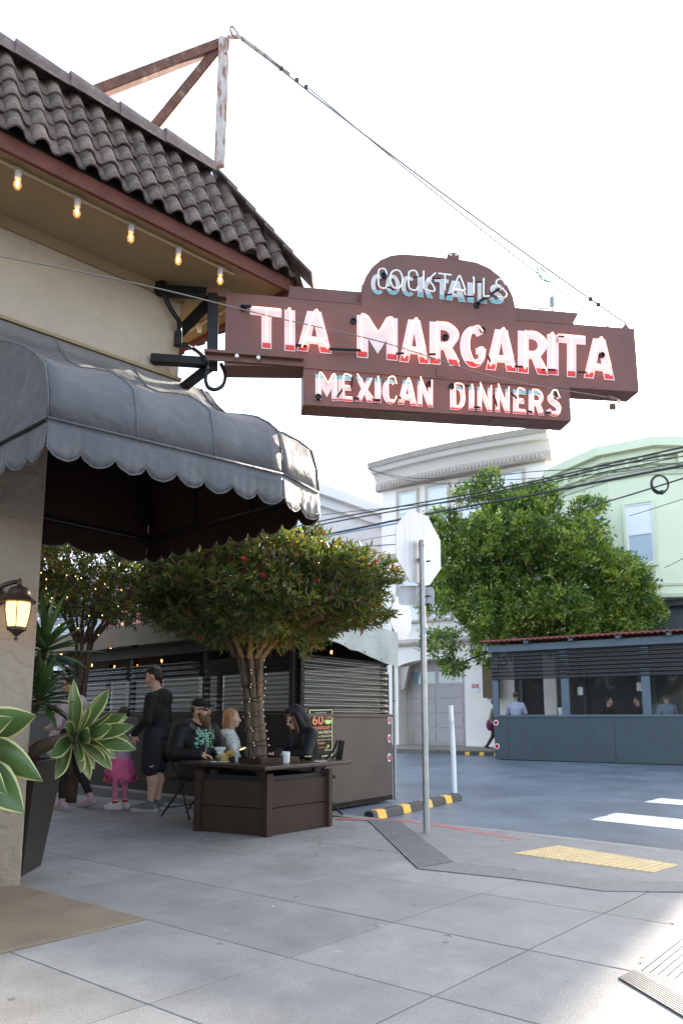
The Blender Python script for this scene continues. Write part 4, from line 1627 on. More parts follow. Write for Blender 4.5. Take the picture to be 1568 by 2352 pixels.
# spandrel above the arch
n = 14
pts = [FP(ga1, ztop - .002), FP(ga0, ztop - .002)]
for i in range(n + 1):
    t_ = i / n
    pts.append(FP(ga0 + (ga1 - ga0) * t_, gzs + (gz1 - gzs) * math.sin(math.pi * t_) ** .75))
m.prism(pts, -nF * rec)
m.build('wall', mt['cream'], ch_)
gd = MB()
gs0, _ = sz(f6(322, 500, -rec)); gs1, _ = sz(f6(569, 500, -rec))
m = MB()
fbox(m, ga0 + .002, gs0 + .05, BZ - .1, gz1, -rec, -rec + .03)
m.build('garage_side_wall', mt['trim'], ch_)
gw = (gs1 - gs0)
m = MB()
fbox(m, gs0, gs1 + .1, BZ, gz1 - .05, -rec + .002, -rec + .05)
gdo = m.build('garage_door', mt['door'], ch_)
_, gtop = sz(f6(430, 335, -rec))
rows = 5
for r in range(rows):
    z0 = BZ + .04 + (gtop - BZ - .04) * r / rows
    z1 = BZ + .04 + (gtop - BZ - .04) * (r + 1) / rows
    for c_ in range(2):
        a0 = gs0 + gw * c_ / 2 + .08
        a1 = gs0 + gw * (c_ + 1) / 2 - .08
        m = MB()
        if r == rows - 1:
            fbox(m, a0, a1, z0 + .06, z1 - .06, -rec + .05, -rec + .052)
            m.build('door_glass', mt['pane'], gdo)
        else:
            fbox(m, a0, a1, z0 + .05, z1 - .05, -rec + .05, -rec + .075)
            m.build('door_panel', mt['door'], gdo, bevel=.02)
m = MB()
c0 = FP(ga0 + .12, gzs - .05, -.1)
m.prism([FP(ga0, gzs + .02, -.15), FP(ga0 + .45, gzs + .02, -.15), FP(ga0 + .36, gzs - .25, -.15), FP(ga0 + .2, gzs - .95, -.15), FP(ga0, gzs - 1.0, -.15)], -nF * .25)
m.build('corbel', mt['trim'], ch_)
# belt moulding, frieze, cornice with a shallow bow
zb1 = 8.02; _, zb2 = sz(f6(250, 214))
m = MB()
m.tube([FP(cs0 - .12, zb1, .06), FP(cs1, zb1, .06)], .17, 10)
m.build('belt_moulding', mt['trim'], ch_, smooth=True)
m = MB()
fbox(m, cs0 - .05, cs1 + .05, zb2 - .14, zb2 + .14, 0, .14)
m.tube([FP(cs0 - .1, zb2, .14), FP(cs1 + .1, zb2, .14)], .11, 8)
m.build('belt_moulding', mt['trim'], ch_, smooth=40)


def bow(s):
    t_ = (s - cs0) / (cs1 - cs0)
    return .9 * math.sin(math.pi * min(max(t_, 0), 1)) ** .8


NB_ = 12
ss_ = [cs0 - .25 + (cs1 - cs0 + .5) * i / NB_ for i in range(NB_ + 1)]


def bowed(m, z0, z1, o, oe=0.0):
    vs, fs = [], []
    for s in ss_:
        k_ = bow(s)
        vs += [FP(s, z0, -.2), FP(s, z0, o + k_ * .35), FP(s, z1, o + oe + k_ * .35), FP(s, z1, -.2)]
    for i in range(NB_):
        for j in range(4):
            a, c = i * 4 + j, i * 4 + (j + 1) % 4
            fs.append((a, a + 4, c + 4, c))
    fs += [(0, 1, 2, 3), (4 * NB_ + 3, 4 * NB_ + 2, 4 * NB_ + 1, 4 * NB_)]
    m.add(vs, fs)


zf = 11.26
zc1 = 11.80
m = MB(); bowed(m, zf - .16, zf + .16, .18); m.build('frieze', mt['trim'], ch_)
m = MB()
for i in range(46):
    s = cs0 + .1 + (cs1 - cs0 - .2) * i / 45
    m.ell(FP(s, zf - .02, .2 + bow(s) * .35), (.075, .06, .13), 6, 4)
o = m.build('egg_and_dart', mt['trim'], ch_, smooth=True); o['kind'] = 'stuff'
m = MB(); bowed(m, zf + .17, zc1, .02, .30); m.build('cove', mt['cream'], ch_)
m = MB(); bowed(m, zc1, zc1 + .16, .55, .15); m.build('cornice', mt['cream'], ch_)
m = MB(); bowed(m, zc1 + .16, zc1 + .36, .78, .12); m.build('cornice', mt['trim'], ch_)
m = MB()
fbox(m, cs0 - .1, cs1 + .02, ztop, ztop + .3, -DP, -.3)
m.build('parapet', mt['cream'], ch_)
for (x0, y0, x1, y1, bl) in ((264, 300, 348, 470, .9), (396, 272, 492, 480, .5), (548, 246, 652, 465, .9), (716, 224, 838, 440, .9)):
    s0, za = sz(f5(x0, y0)); s1, zb_ = sz(f5(x1, y1 - 0))
    s_, z_t = sz(f5((x0 + x1) / 2, y0 - 0))
    window(ch_, s0, s1, 9.03, 10.86, mt['trim'], bl)
for (x0, x1) in ((264, 355), (398, 500)):
    s0, _ = sz(f5(x0, 800)); s1, _ = sz(f5(x1, 800))
    _, z0 = sz(f5(310, 893)); _, z1 = sz(f5(310, 700))
    window(ch_, s0, s1, z0, z1, mt['trim'], .9)
# little roof penthouse seen behind the sign
m = MB()
p_ = FP(cs1 - .9, 12, -4)
fbox(m, cs1 - .4, cs1 + .9, 12.0, 14.4, -5, -3)
m.build('penthouse', mt['hwhite'], ch_)
# tow-away notice beside the garage
ns0, nz0 = sz(f6(598, 437)); ns1, nz1 = sz(f6(629, 396))
nt_ = thing('parking_notice', 'small red and white notice on the cream wall beside the garage', 'sign', tuple(FP(ns0, nz0, .02)))
m = MB(); fbox(m, ns0, ns1, nz0, nz1, .0, .02); m.build('plate', mt['sash'], nt_)
zh = (nz0 + nz1) / 2
m = MB(); fbox(m, ns0 + .01, ns1 - .01, zh, nz1 - .01, .02, .024); m.build('red_panel', M('notice_red', (.55, .03, .03), .5), nt_)


def words(body, p0_, ex, ey, w, h, mat, parent, name='lettering', bold=.0, n_off=None):
    """flat lettering: text fitted into a w x h rectangle whose lower left is p0_"""
    c = bpy.data.curves.new('t', 'FONT')
    c.body = body
    c.offset = bold
    c.resolution_u = 3
    o = bpy.data.objects.new('t', c)
    COL.objects.link(o)
    me = bpy.data.meshes.new_from_object(o.evaluated_get(bpy.context.evaluated_depsgraph_get()))
    bpy.data.objects.remove(o)
    X = np.array([v_.co[:2] for v_ in me.vertices])
    lo, hi = X.min(0), X.max(0)
    X = (X - lo) / (hi - lo)
    ex, ey = V(ex).normalized(), V(ey).normalized()
    vs = [V(p0_) + ex * (a * w) + ey * (b_ * h) for a, b_ in X]
    fs = [tuple(p.vertices) for p in me.polygons]
    nn = ex.cross(ey)
    bpy.data.meshes.remove(me)
    return link(name, mesh(name, vs, fs, mat, None, False, parent), parent)


wn_ = ns1 - ns0
for i, tx in enumerate(('NO PARKING', 'DRIVEWAY', 'TOW AWAY')):
    words(tx, FP(ns0 + .04, zh + (nz1 - zh) * (.70 - .30 * i), .027), dF, (0, 0, 1), wn_ - .08, (nz1 - zh) * .2, mt['sash'], nt_, bold=.03)
# brown utility box on the wall corner
us0, uz0 = sz(f6(648, 462, .5)); us1, uz1 = sz(f6(694, 312, .5))
ub = thing('brown_sign_box', 'brown board standing out from the cream wall next to the blue parklet', 'board', tuple(FP(us0, uz0, .3)))
m = MB(); fbox(m, us0, us1 + .1, uz0, uz1, 0, .5); m.build('board', M('brown_board', (.14, .095, .05), .7, var=.15, vs=4), ub, bevel=.02)
m = MB(); fbox(m, us0, us1 + .1, uz1, uz1 + .05, -.001, .53); m.build('cap', mt['brown'], ub)

# ---- green house with an angled bay
gh = thing('green_house', 'mint green house with a bracketed cornice above a slate blue shopfront', 'house', tuple(FP(10, BZ)))
g0, g1 = cs1 + .02, 13.89
GZ = 10.15
_, zsh = sz(f5(1480, 800))
m = MB(); fbox(m, g0, g1, BZ - .2, zsh, -DP, -.2); m.build('shopfront', mt['slate'], gh)
m = MB(); fbox(m, g0 + .001, g1, zsh, GZ, -DP, -.25); m.build('wall', mt['green'], gh)
# bays: plan outlines

def bayprism(m, sA, sB, z0, z1, d_=.9, ch2=2.32, grow=0.0):
    m.prism([FP(sA - grow, z0, -.26), FP(sB + grow, z0, -.26), FP(sB - ch2 + grow * .5, z0, d_ + grow), FP(sA + ch2 - grow * .5, z0, d_ + grow)], (0, 0, z1 - z0))


for k, (sA, sB) in enumerate(((g0 + .05, g0 + 6.05),)):
    m = MB(); bayprism(m, sA, sB, zsh, GZ - .02); m.build('bay', mt['green'], gh)
    m = MB(); bayprism(m, sA, sB, GZ - .25, GZ, grow=.12); bayprism(m, sA, sB, GZ + .002, GZ + .22, grow=.32); bayprism(m, sA, sB, GZ + .222, GZ + .55, grow=.55); m.build('cornice', mt['green'], gh)
    m = MB(); bayprism(m, sA, sB, GZ - .62, GZ - .46, grow=.06); bayprism(m, sA, sB, zsh - .01, zsh + .12, grow=.08); bayprism(m, sA, sB, zsh + .40, zsh + .48, grow=.05); m.build('string_course', mt['green_d'], gh)
    L0, L1 = FP(sA + 2.32, 0, .9), FP(sB - 2.32, 0, .9)
    A0 = FP(sA, 0, -.25)
    for (q0, q1, nb) in ((A0, L0, 4), (L0, L1, 3), (L1, FP(sB, 0, -.25), 4)):
        e_ = (q1 - q0)
        nv = V((-e_.y, e_.x, 0)).normalized()
        if nv.dot(nF) < 0:
            nv = -nv
        for i in range(nb):
            m = MB()
            c = q0.lerp(q1, (i + .5) / nb) + V((0, 0, GZ - .30))
            ee = e_.normalized()
            m.obox(c - ee * .07 - nv * .02, ee * .14, nv * .30, (0, 0, .30))
            m.build('cornice_bracket', mt['green'], gh)
        m = MB()
        for i in range(nb * 7):
            c = q0.lerp(q1, (i + .5) / (nb * 7)) + V((0, 0, GZ - .44))
            m.obox(c - ee * .035 - nv * .01, ee * .07, nv * .09, (0, 0, .11))
        o = m.build('dentil', mt['green_d'], gh); o['kind'] = 'stuff'

# the windows of the green bay: one on each angled side, one in front
def bay_window(q0, q1, z0, z1):
    e_ = (q1 - q0).normalized()
    nv = V((-e_.y, e_.x, 0))
    if nv.dot(nF) < 0:
        nv = -nv
    Lw = (q1 - q0).length
    m = MB()
    P = lambda s, z, o: q0 + e_ * s + nv * o + V((0, 0, z))
    bx = lambda m, s0, s1, a, b_, o0, o1: m.obox(P(s0, a, o0), e_ * (s1 - s0), nv * (o1 - o0), (0, 0, b_ - a))
    f_ = .09
    bx(m, -f_, 0, z0 - .08, z1 + f_, 0, .08); bx(m, Lw, Lw + f_, z0 - .08, z1 + f_, 0, .08)
    bx(m, 0, Lw, z1, z1 + f_, 0, .08); bx(m, -.1, Lw + .1, z0 - .1, z0, 0.001, .14)
    w = m.build('window', mt['green'], gh)
    zm = (z0 + z1) / 2
    m = MB()
    bx(m, 0, .07, z0, z1, 0, .04); bx(m, Lw - .07, Lw, z0, z1, 0, .04); bx(m, .07, Lw - .07, zm - .04, zm + .04, 0, .05); bx(m, .07, Lw - .07, z0, z0 + .07, 0, .04); bx(m, .07, Lw - .07, z1 - .07, z1, 0, .04)
    m.build('sash', mt['sash'], w)
    m = MB(); bx(m, .07, Lw - .07, zm + .04, z1 - .07, 0, .012); m.build('pane', mt['blind'], w)
    m = MB(); bx(m, .07, Lw - .07, z0 + .07, zm - .04, 0, .012); m.build('pane', mt['pane'], w)


zw0, zw1 = 6.38, 8.55
bay_window(FP(8.02, 0, .9), FP(8.88, 0, .9), zw0, zw1)
a0, a1 = FP(g0 + .05, 0, -.25), FP(g0 + 2.37, 0, .9)
bay_window(a0.lerp(a1, .60), a0.lerp(a1, .88), zw0, zw1)
a0, a1 = FP(g0 + 3.73, 0, .9), FP(g0 + 6.05, 0, -.25)
bay_window(a0.lerp(a1, .58), a0.lerp(a1, .86), zw0, zw1)
# shopfront: fascia and glazed transom
m = MB()
fbox(m, g0 + .1, g1, zsh - .22, zsh - .02, -.2, .2)
m.build('shop_fascia', mt['slate'], gh)
m = MB()
fbox(m, g0 + .1, g1, zsh - 1.5, zsh - 1.35, -.2, .1)
fbox(m, g0 + .1, g1, .9, 1.05, -.2, .0)
m.build('shop_transom', mt['slate'], gh)
for i in range(9):
    s = g0 + .3 + i * .88
    m = MB(); fbox(m, s, s + .78, zsh - 2.4, zsh - 1.5, -.2, -.185); m.build('shop_pane', M('brown_shop_glass', (.06, .035, .02), .1) if i == 0 else bpy.data.materials['brown_shop_glass'], gh)
    m = MB(); fbox(m, s, s + .78, 1.05, zsh - 2.5, -.2, -.185); m.build('shop_pane', mt['pane'], gh)

# ---- white house further left, its side wall running back
wh = thing('white_house', 'white flat-roofed house behind the left edge of the cream house', 'house', (0, 32, 0))
W0 = dp(690, 1400, 30.0); W0.z = 0
dW = V((.67, .743, 0)); nW = V((.743, -.67, 0))
m = MB()
m.obox(W0 + V((0, 0, -.3)), dW * 9, -nW * 5, (0, 0, 11.7))
m.build('wall', mt['hwhite'], wh)
m = MB()
m.obox(W0 - dW * .4 + nW * .45 + V((0, 0, 11.4)), dW * 10, -nW * 6, (0, 0, .5))
m.obox(W0 - dW * .2 + nW * .2 + V((0, 0, 10.95)), dW * 9.6, -nW * 5.5, (0, 0, .447))
m.build('cornice', mt['hwhite'], wh)
m = MB()
for k in range(14):
    m.obox(W0 + nW * .004 + V((0, 0, .5 + .72 * k)), dW * 8.9, nW * .012, (0, 0, .02))
m.build('clapboard_line', mt['hwhite'], wh)
# ---- pink house and two pale ones down the side street
def far_house(name, label, s0, s1, h, mat, wins, floors=2):
    t_ = thing(name, label, 'house', tuple(FP(s0, BZ)))
    m = MB(); fbox(m, s0, s1, BZ - .2, h, -8, 0); m.build('wall', mat, t_)
    m = MB(); fbox(m, s0 - .2, s1 + .2, h - .5, h, 0.001, .5); fbox(m, s0 - .2, s1 + .2, h + .001, h + .25, -.5, .7); m.build('cornice', mat, t_)
    for k in range(wins):
        a = s0 + (s1 - s0) * (k + .3) / wins
        for z0 in (3.9, 7.0)[:floors]:
            window(t_, a, a + (s1 - s0) * .45 / wins, z0, z0 + 1.8, mat, .5)
    m = MB(); fbox(m, s0 + .6, s0 + 3.4, BZ, 2.6, .001, .05); m.build('garage_door', mt['door'], t_)
    return t_


# on the row left of the white house
far_house('pink_house', 'pink house behind the hedge-like trees far down the side street', -20.0, -13.4, 8.6, mt['pink'], 3)
far_house('grey_house', 'long grey house at the far end of the side street', -34.0, -20.1, 9.4, mt['slate2'], 5)
far_house('pale_blue_house', 'pale house with white windows far down the side street', -13.3, -6.4, 10.2, mt['hwhite'], 3)

# ------------------------------------------------------------------ overhead cables
def cable(pts, r, label, ys, name='overhead_cable', mat='wire', group='overhead utility cables across the road'):
    t = bpy.data.objects
    P = [dp((800 + x / 1.96) * .98, (1000 + y / 1.96) * .98, yy) for (x, y), yy in zip(pts, ys)]
    m = MB()
    m.tube(spline(P, 6), r, 6)
    o = m.build(name, mt[mat], None, smooth=True)
    tag(o, label, 'cable', group)
    return o


mt['wire_blue'] = M('pale_blue_cable', (0.28, 0.36, 0.46), .5)
TH = lambda l: l
cable([(-260, 470), (0, 415), (540, 318), (930, 240), (1250, 165), (1640, 78)], .024, 'uppermost of the thick dark cables crossing in front of the cream house', (24, 22.5, 20, 18.5, 17.2, 15.6))
cable([(-260, 488), (0, 431), (540, 334), (930, 252), (1250, 180), (1640, 98)], .024, 'second thick dark cable just below the uppermost one', (24, 22.5, 20, 18.5, 17.2, 15.6))
cable([(-260, 530), (0, 482), (250, 430), (545, 372), (850, 318), (1250, 240), (1640, 165)], .034, 'thickest dark cable, passing behind the top of the stop sign', (24, 22.5, 21.5, 20, 18.7, 17.2, 15.6))
cable([(-260, 545), (0, 490), (250, 444), (560, 382), (850, 332)], .034, 'pale blue cable slung beneath the thickest dark one', (25, 24.3, 24, 23.7, 23.4), mat='wire_blue')
cable([(-200, 420), (0, 395), (300, 365), (560, 338), (930, 262), (1300, 190), (1640, 120)], .012, 'thin cable sagging between the two upper dark cables', (24, 22.5, 21.5, 20, 18.7, 17.2, 15.6))
cable([(80, 178), (200, 215), (370, 238), (700, 222), (900, 205), (1120, 190), (1640, 128)], .012, 'thin service wire dropping from the cornice end of the cream house', (24.6, 23, 21, 20, 19, 18, 15.6))
cable([(88, 183), (240, 232), (420, 262), (640, 250), (900, 236), (1300, 205), (1640, 150)], .012, 'lower service wire from the cornice end of the cream house', (24.6, 23, 21, 20, 19, 18, 15.6))
cable([(1080, 382), (1250, 335), (1425, 282), (1640, 214)], .020, 'dark cable carrying the coiled loop in front of the green house', (19, 17.6, 16.6, 15.4))
cable([(1320, 410), (1450, 370), (1640, 308)], .009, 'thin wire passing just above the green bay window', (18, 17, 15.8))
cable([(1482, 648), (1530, 625), (1640, 565)], .010, 'short wire ending at a hook beside the green bay window', (22.4, 21, 18))
cable([(-200, 590), (80, 525), (240, 497), (420, 470)], .010, 'thin wire in front of the white wall left of the stop sign', (24, 22.5, 21.5, 20.8))
cable([(-200, 570), (95, 551), (240, 541), (420, 530)], .016, 'level dark wire left of the stop sign', (24, 22.5, 21.5, 20.8))
cable([(-200, 505), (100, 565), (200, 585), (260, 592)], .009, 'thin wire falling to the belt moulding of the cream house', (24, 23, 24, 25))
cable([(-470, -20), (-430, -40), (-240, -55), (-20, -70)], .010, 'thin wire in the sky under the left end of the sign', (26, 25, 24, 23))
cable([(-470, -18), (-330, -22), (-150, -27), (10, -37), (400, -95), (640, -90)], .010, 'second thin wire in the sky under the left end of the sign', (26, 25, 24, 23, 22, 21))
cr = MB()
cc = dp((800 + 1463 / 1.96) * .98, (1000 + 262 / 1.96) * .98, 16.3)
for k in range(4):
    rr = .205 + .012 * (k % 2)
    cr.tube([cc + V((rr * math.cos(a), .02 * k, (rr + .01 * k) * math.sin(a))) for a in np.linspace(0, 2 * math.pi, 20, endpoint=False)], .016, 6, closed=True)
cr.bar(cc + V((.02, 0, -.16)), cc + V((.05, .03, -.27)), .05, .04)
tag(cr.build('cable_coil', mt['wire'], None, smooth=True), 'coiled loop of spare cable hanging in front of the green house', 'cable coil')
# ------------------------------------------------------------------ stop signs
def octagon(c, ex, ez, nrm, R, th):
    pts = []
    for i in range(8):
        a = math.pi / 8 + i * math.pi / 4
        pts.append(c + ex * (R * math.cos(a)) + ez * (R * math.sin(a)))
    m = MB()
    m.prism(pts, nrm * th)
    return m


ss = thing('stop_sign', 'stop sign seen from its bare back on the galvanised pole at the kerb', 'street sign', (0.83, 6.92, 0))
pb_ = gp(979, 1912)
pt_ = dp(968, 1246, pb_.y)
m = MB()
m.tube([pb_ - V((0, 0, .02)), pb_.lerp(pt_, .5), pt_], .031, 14)
m.build('pole', mt['galv'], ss, smooth=40)
m = MB()
m.lathe([(.034, -.045), (.036, -.04), (.036, 0), (.03, .018), (.015, .03), (.002, .033)], pt_, 14)
m.build('pole_cap', mt['galv'], ss, smooth=40)
oc = dp(962, 1259, pb_.y + .05)
nb = V((.72, -.69, 0)).normalized()
eo = V((.69, .72, 0)).normalized()
fo = octagon(oc, eo, V((0, 0, 1)), -nb, .412, .003)
fo.build('octagon_back', mt['alu'], ss)
octagon(oc - nb * .0035, eo, V((0, 0, 1)), -nb, .412, .0015).build('octagon_front', mt['red'], ss)
words('STOP', oc - nb * .0055 + eo * .27 - V((0, 0, .125)), -eo, (0, 0, 1), .54, .25, mt['white'], ss, bold=.03)
m = MB()
for v_ in (1284, 1341, 1364, 1382):
    q = dp(971, v_, pb_.y)
    m.box(q + V((-.012, .045, 0)), (.05, .05, .035))
m.build('clamp', mt['galv'], ss)
m = MB()
for v_ in (1290, 1347, 1370, 1388):
    q = dp(979, v_, pb_.y)
    m.tube([q, q + V((.022, -.034, 0))], .009, 7)
    m.tube([q + V((.02, -.034, 0)), q + V((.045, -.036, -.004))], .005, 6)
m.build('bolt', mt['bracket'], ss)
def plate(u0, v0, u1, v1, y, name, skew, r=.04):
    c = [dp(u0, v1, y), dp(u1, v1, y + skew), dp(u1, v0, y + skew), dp(u0, v0, y)]
    ex = (c[1] - c[0]); w = ex.length; ex.normalize()
    h = (c[3] - c[0]).length
    pts = []
    for (x, z, a0) in ((w - r, r, -90), (w - r, h - r, 0), (r, h - r, 90), (r, r, 180)):
        for k in range(4):
            a = math.radians(a0 + 30 * k)
            pts.append(c[0] + ex * (x + r * math.cos(a)) + V((0, 0, z + r * math.sin(a))))
    m = MB()
    m.prism(pts, V((-ex.y, ex.x, 0)) * .003)
    return m.build(name, mt['alu'], ss)


plate(915, 1345, 972, 1390, pb_.y + .06, 'supplementary_plate', .07)
plate(974, 1348, 997, 1389, pb_.y + .05, 'supplementary_plate', -.04)
m = MB()
q = dp(975, 1448, pb_.y - .033)
m.box(q, (.03, .003, .05))
m.build('sticker', M('blue_sticker', (.12, .40, .55), .4), ss)
words('14', q + V((-.011, -.002, -.018)), (1, 0, 0), (0, 0, 1), .022, .026, mt['sash'], ss, bold=.02)

s2 = thing('stop_sign', 'second stop sign seen edge-on beyond the brown parklet corner', 'street sign', tuple(dp(902, 1700, 10.6)))
y2 = 10.62
q0 = dp(902, 1640, y2); q1 = dp(902, 1366, y2)
q0 = V((q1.x, y2, RZ))
m = MB(); m.tube([q0, q1], .026, 10); m.build('pole', mt['galv'], s2, smooth=40)
m = MB()
for v_ in (1382, 1463, 1610):
    m.box(dp(904, v_, y2 - .03), (.03, .03, .02))
m.build('bolt', mt['bracket'], s2)
oc2 = dp(915, 1418, y2 + .05)
eo2 = V((.55, .835, 0)).normalized()
octagon(oc2 + eo2 * .1, eo2, V((0, 0, 1)), V((-.835, .55, 0)), .36, .003).build('octagon_back', mt['alu'], s2)

# ------------------------------------------------------------------ leaves
def leafmesh(name, C, D, Ls, W, mats, mi, parent, fold=.25):
    """many leaf blades: base, two sides, tip (two triangles each)"""
    n = len(C)
    D = D / np.linalg.norm(D, axis=1, keepdims=True)
    r = nr.normal(size=(n, 3))
    S = np.cross(D, r); S /= np.linalg.norm(S, axis=1, keepdims=True)
    Nn = np.cross(D, S)
    Ls = Ls[:, None]; W = W[:, None]
    base = C
    mid = C + D * Ls * .5 - Nn * Ls * .04
    tip = C + D * Ls + Nn * Ls * .08
    a = mid + S * W + Nn * W * fold
    b_ = mid - S * W + Nn * W * fold
    off = np.array(wloc(parent))
    Vv = np.stack([base, a, tip, b_, ], 1).reshape(-1, 3) - off
    me = bpy.data.meshes.new(name)
    me.vertices.add(4 * n)
    me.vertices.foreach_set('co', Vv.astype(np.float32).ravel())
    idx = (np.arange(n) * 4)[:, None] + np.array([[0, 1, 2, 0, 2, 3]])
    me.loops.add(6 * n)
    me.loops.foreach_set('vertex_index', idx.ravel().astype(np.int32))
    me.polygons.add(2 * n)
    me.polygons.foreach_set('loop_start', np.arange(0, 6 * n, 3, dtype=np.int32))
    me.polygons.foreach_set('material_index', np.repeat(mi, 2).astype(np.int32))
    for m in mats:
        me.materials.append(m)
    me.update()
    me.validate()
    return link(name, me, parent)


def leafmat(name, col, tr=.35, tcol=None):
    m = M(name, col, .42, var=.22, vs=2.5, spec=.5)
    nt = m.node_tree
    b_ = nt.nodes['Principled BSDF']
    t_ = nt.nodes.new('ShaderNodeBsdfTranslucent')
    t_.inputs[0].default_value = (*(tcol or (min(col[0] * 1.9, 1), min(col[1] * 1.8, 1), col[2] * .8)), 1)
    mx = nt.nodes.new('ShaderNodeMixShader')
    mx.inputs[0].default_value = tr
    nt.links.new(b_.outputs[0], mx.inputs[1])
    nt.links.new(t_.outputs[0], mx.inputs[2])
    nt.links.new(mx.outputs[0], nt.nodes['Material Output'].inputs['Surface'])
    return m


LM = [leafmat('leaf_mid', (.080, .108, .028)), leafmat('leaf_dark', (.036, .068, .016)), leafmat('leaf_olive', (.110, .115, .028)), leafmat('leaf_light', (.150, .185, .040)), leafmat('leaf_bronze', (.135, .062, .026))]
PM = [leafmat('pitto_mid', (.150, .225, .045), .5), leafmat('pitto_dark', (.05, .105, .022)), leafmat('pitto_light', (.30, .36, .085), .5), leafmat('pitto_flower', (.75, .75, .55))]


def unit(n):
    d = nr.normal(size=(n, 3))
    return d / np.linalg.norm(d, axis=1, keepdims=True)


def limb(m, pts, r0, r1, seg=7):
    P = spline(pts, 4)
    n = len(P)
    m.tube(P, [r0 + (r1 - r0) * i / (n - 1) for i in range(n)], seg)


def umbrella_tree(name, label, base, fork, cx_, rx, ry, zlo, zhi, ncl, group=None, trunk=.095, lean=(0, 0, 0), seed=3, cen_y=None):
    """bottlebrush with a flat umbrella crown: fan of limbs under a dense shell of leaf clusters"""
    rr = np.random.default_rng(seed)
    base, fork = V(base), V(fork)
    t = thing(name, label, 'tree', tuple(base), group)
    m = MB()
    limb(m, [base, base.lerp(fork, .3) + V((.02, 0, 0)), base.lerp(fork, .62)], trunk, trunk * .86, 10)
    for i in range(7):                       # the trunk is a bundle of fused stems that part below the crown
        a = 2 * math.pi * i / 7 + .4
        o_ = lambda r_: V((r_ * math.cos(a), r_ * math.sin(a), 0))
        limb(m, [base.lerp(fork, .12) + o_(trunk * .62), base.lerp(fork, .45) + o_(trunk * .70), base.lerp(fork, .72) + o_(trunk * .85), fork + o_(trunk * 1.45), fork + o_(trunk * 2.8) + V((0, 0, .22))], trunk * .40, trunk * .22, 6)
    o = m.build('trunk', mt['bark'], t, smooth=True)
    cc_ = V((cx_, base.y if cen_y is None else cen_y, (zlo + zhi) / 2))
    m = MB(); tips = []
    for i in range(11):
        a = 2 * math.pi * (i + .3) / 11
        fr_ = rr.uniform(.55, .9)
        tp_ = V((cc_.x + rx * fr_ * math.cos(a), cc_.y + ry * fr_ * math.sin(a), zlo + (zhi - zlo) * rr.uniform(.25, .6)))
        st = fork + V((trunk * 1.3 * math.cos(a), trunk * 1.3 * math.sin(a), -.06))
        md = st.lerp(tp_, .45) + V((0, 0, .12 + .1 * rr.random()))
        limb(m, [st, st.lerp(md, .5) + V((0, 0, .03)), md, tp_], trunk * .30, .010)
        tips.append((md, tp_))
    m.build('limb', mt['bark'], t, smooth=True)['kind'] = 'stuff'
    # twigs and clusters
    cl, cd, tw = [], [], MB()
    while len(cl) < ncl:
        d = rr.normal(size=3); d /= np.linalg.norm(d)
        rad = rr.uniform(.60, 1.0) ** .6
        z = d[2]
        # lumpy outline
        lump = 1 + .10 * math.sin(5 * math.atan2(d[1], d[0]) + seed) + .07 * math.sin(9 * d[2] + 3 * d[0] + seed)
        p = np.array([cc_.x + rx * d[0] * rad * lump, cc_.y + ry * d[1] * rad * lump, 0])
        up = (zhi - zlo) * .56
        dn = (zhi - zlo) * .42
        p[2] = zlo + (zhi - zlo) * .42 + (z * up if z > 0 else z * dn) * rad * lump
        if d[2] < -.45 and rr.random() < .35:
            continue
        cl.append(p)
        dd = np.array([d[0] * .8, d[1] * .8, d[2] * .6 + .35])
        cd.append(dd / np.linalg.norm(dd))
    cl, cd = np.array(cl), np.array(cd)
    for i in range(0, ncl, 3):
        md, tp_ = tips[int(rr.integers(len(tips)))]
        best = min(tips, key=lambda q: (V(cl[i]) - q[1]).length)
        s_ = best[0].lerp(best[1], rr.uniform(.2, 1.0))
        e_ = V(cl[i])
        tw.tube([s_, s_.lerp(e_, .5) + V(rr.normal(size=3) * .05), e_], [.0075, .0055, .003], 4, cap=False)
    tw.build('twig', mt['bark'], t)['kind'] = 'stuff'
    K = 13
    C = np.repeat(cl, K, 0); Dd = np.repeat(cd, K, 0)
    n = len(C)
    along = rr.uniform(-.10, .03, size=(n, 1))
    C = C + Dd * along + rr.normal(size=(n, 3)) * .008
    D2 = Dd * .55 + rr.normal(size=(n, 3)) * .55
    L_ = rr.uniform(.06, .115, n); W_ = L_ * rr.uniform(.10, .17, n)
    base_m = rr.choice(4, size=ncl, p=[.36, .30, .20, .14])
    mi = np.repeat(base_m, K)
    rnd_m = rr.random(n)
    mi[rnd_m < .10] = 4
    mi[rnd_m > .88] = 1
    leafmesh('crown', C, D2, L_, W_, LM, mi, t)['kind'] = 'stuff'
    return t, cl, cd


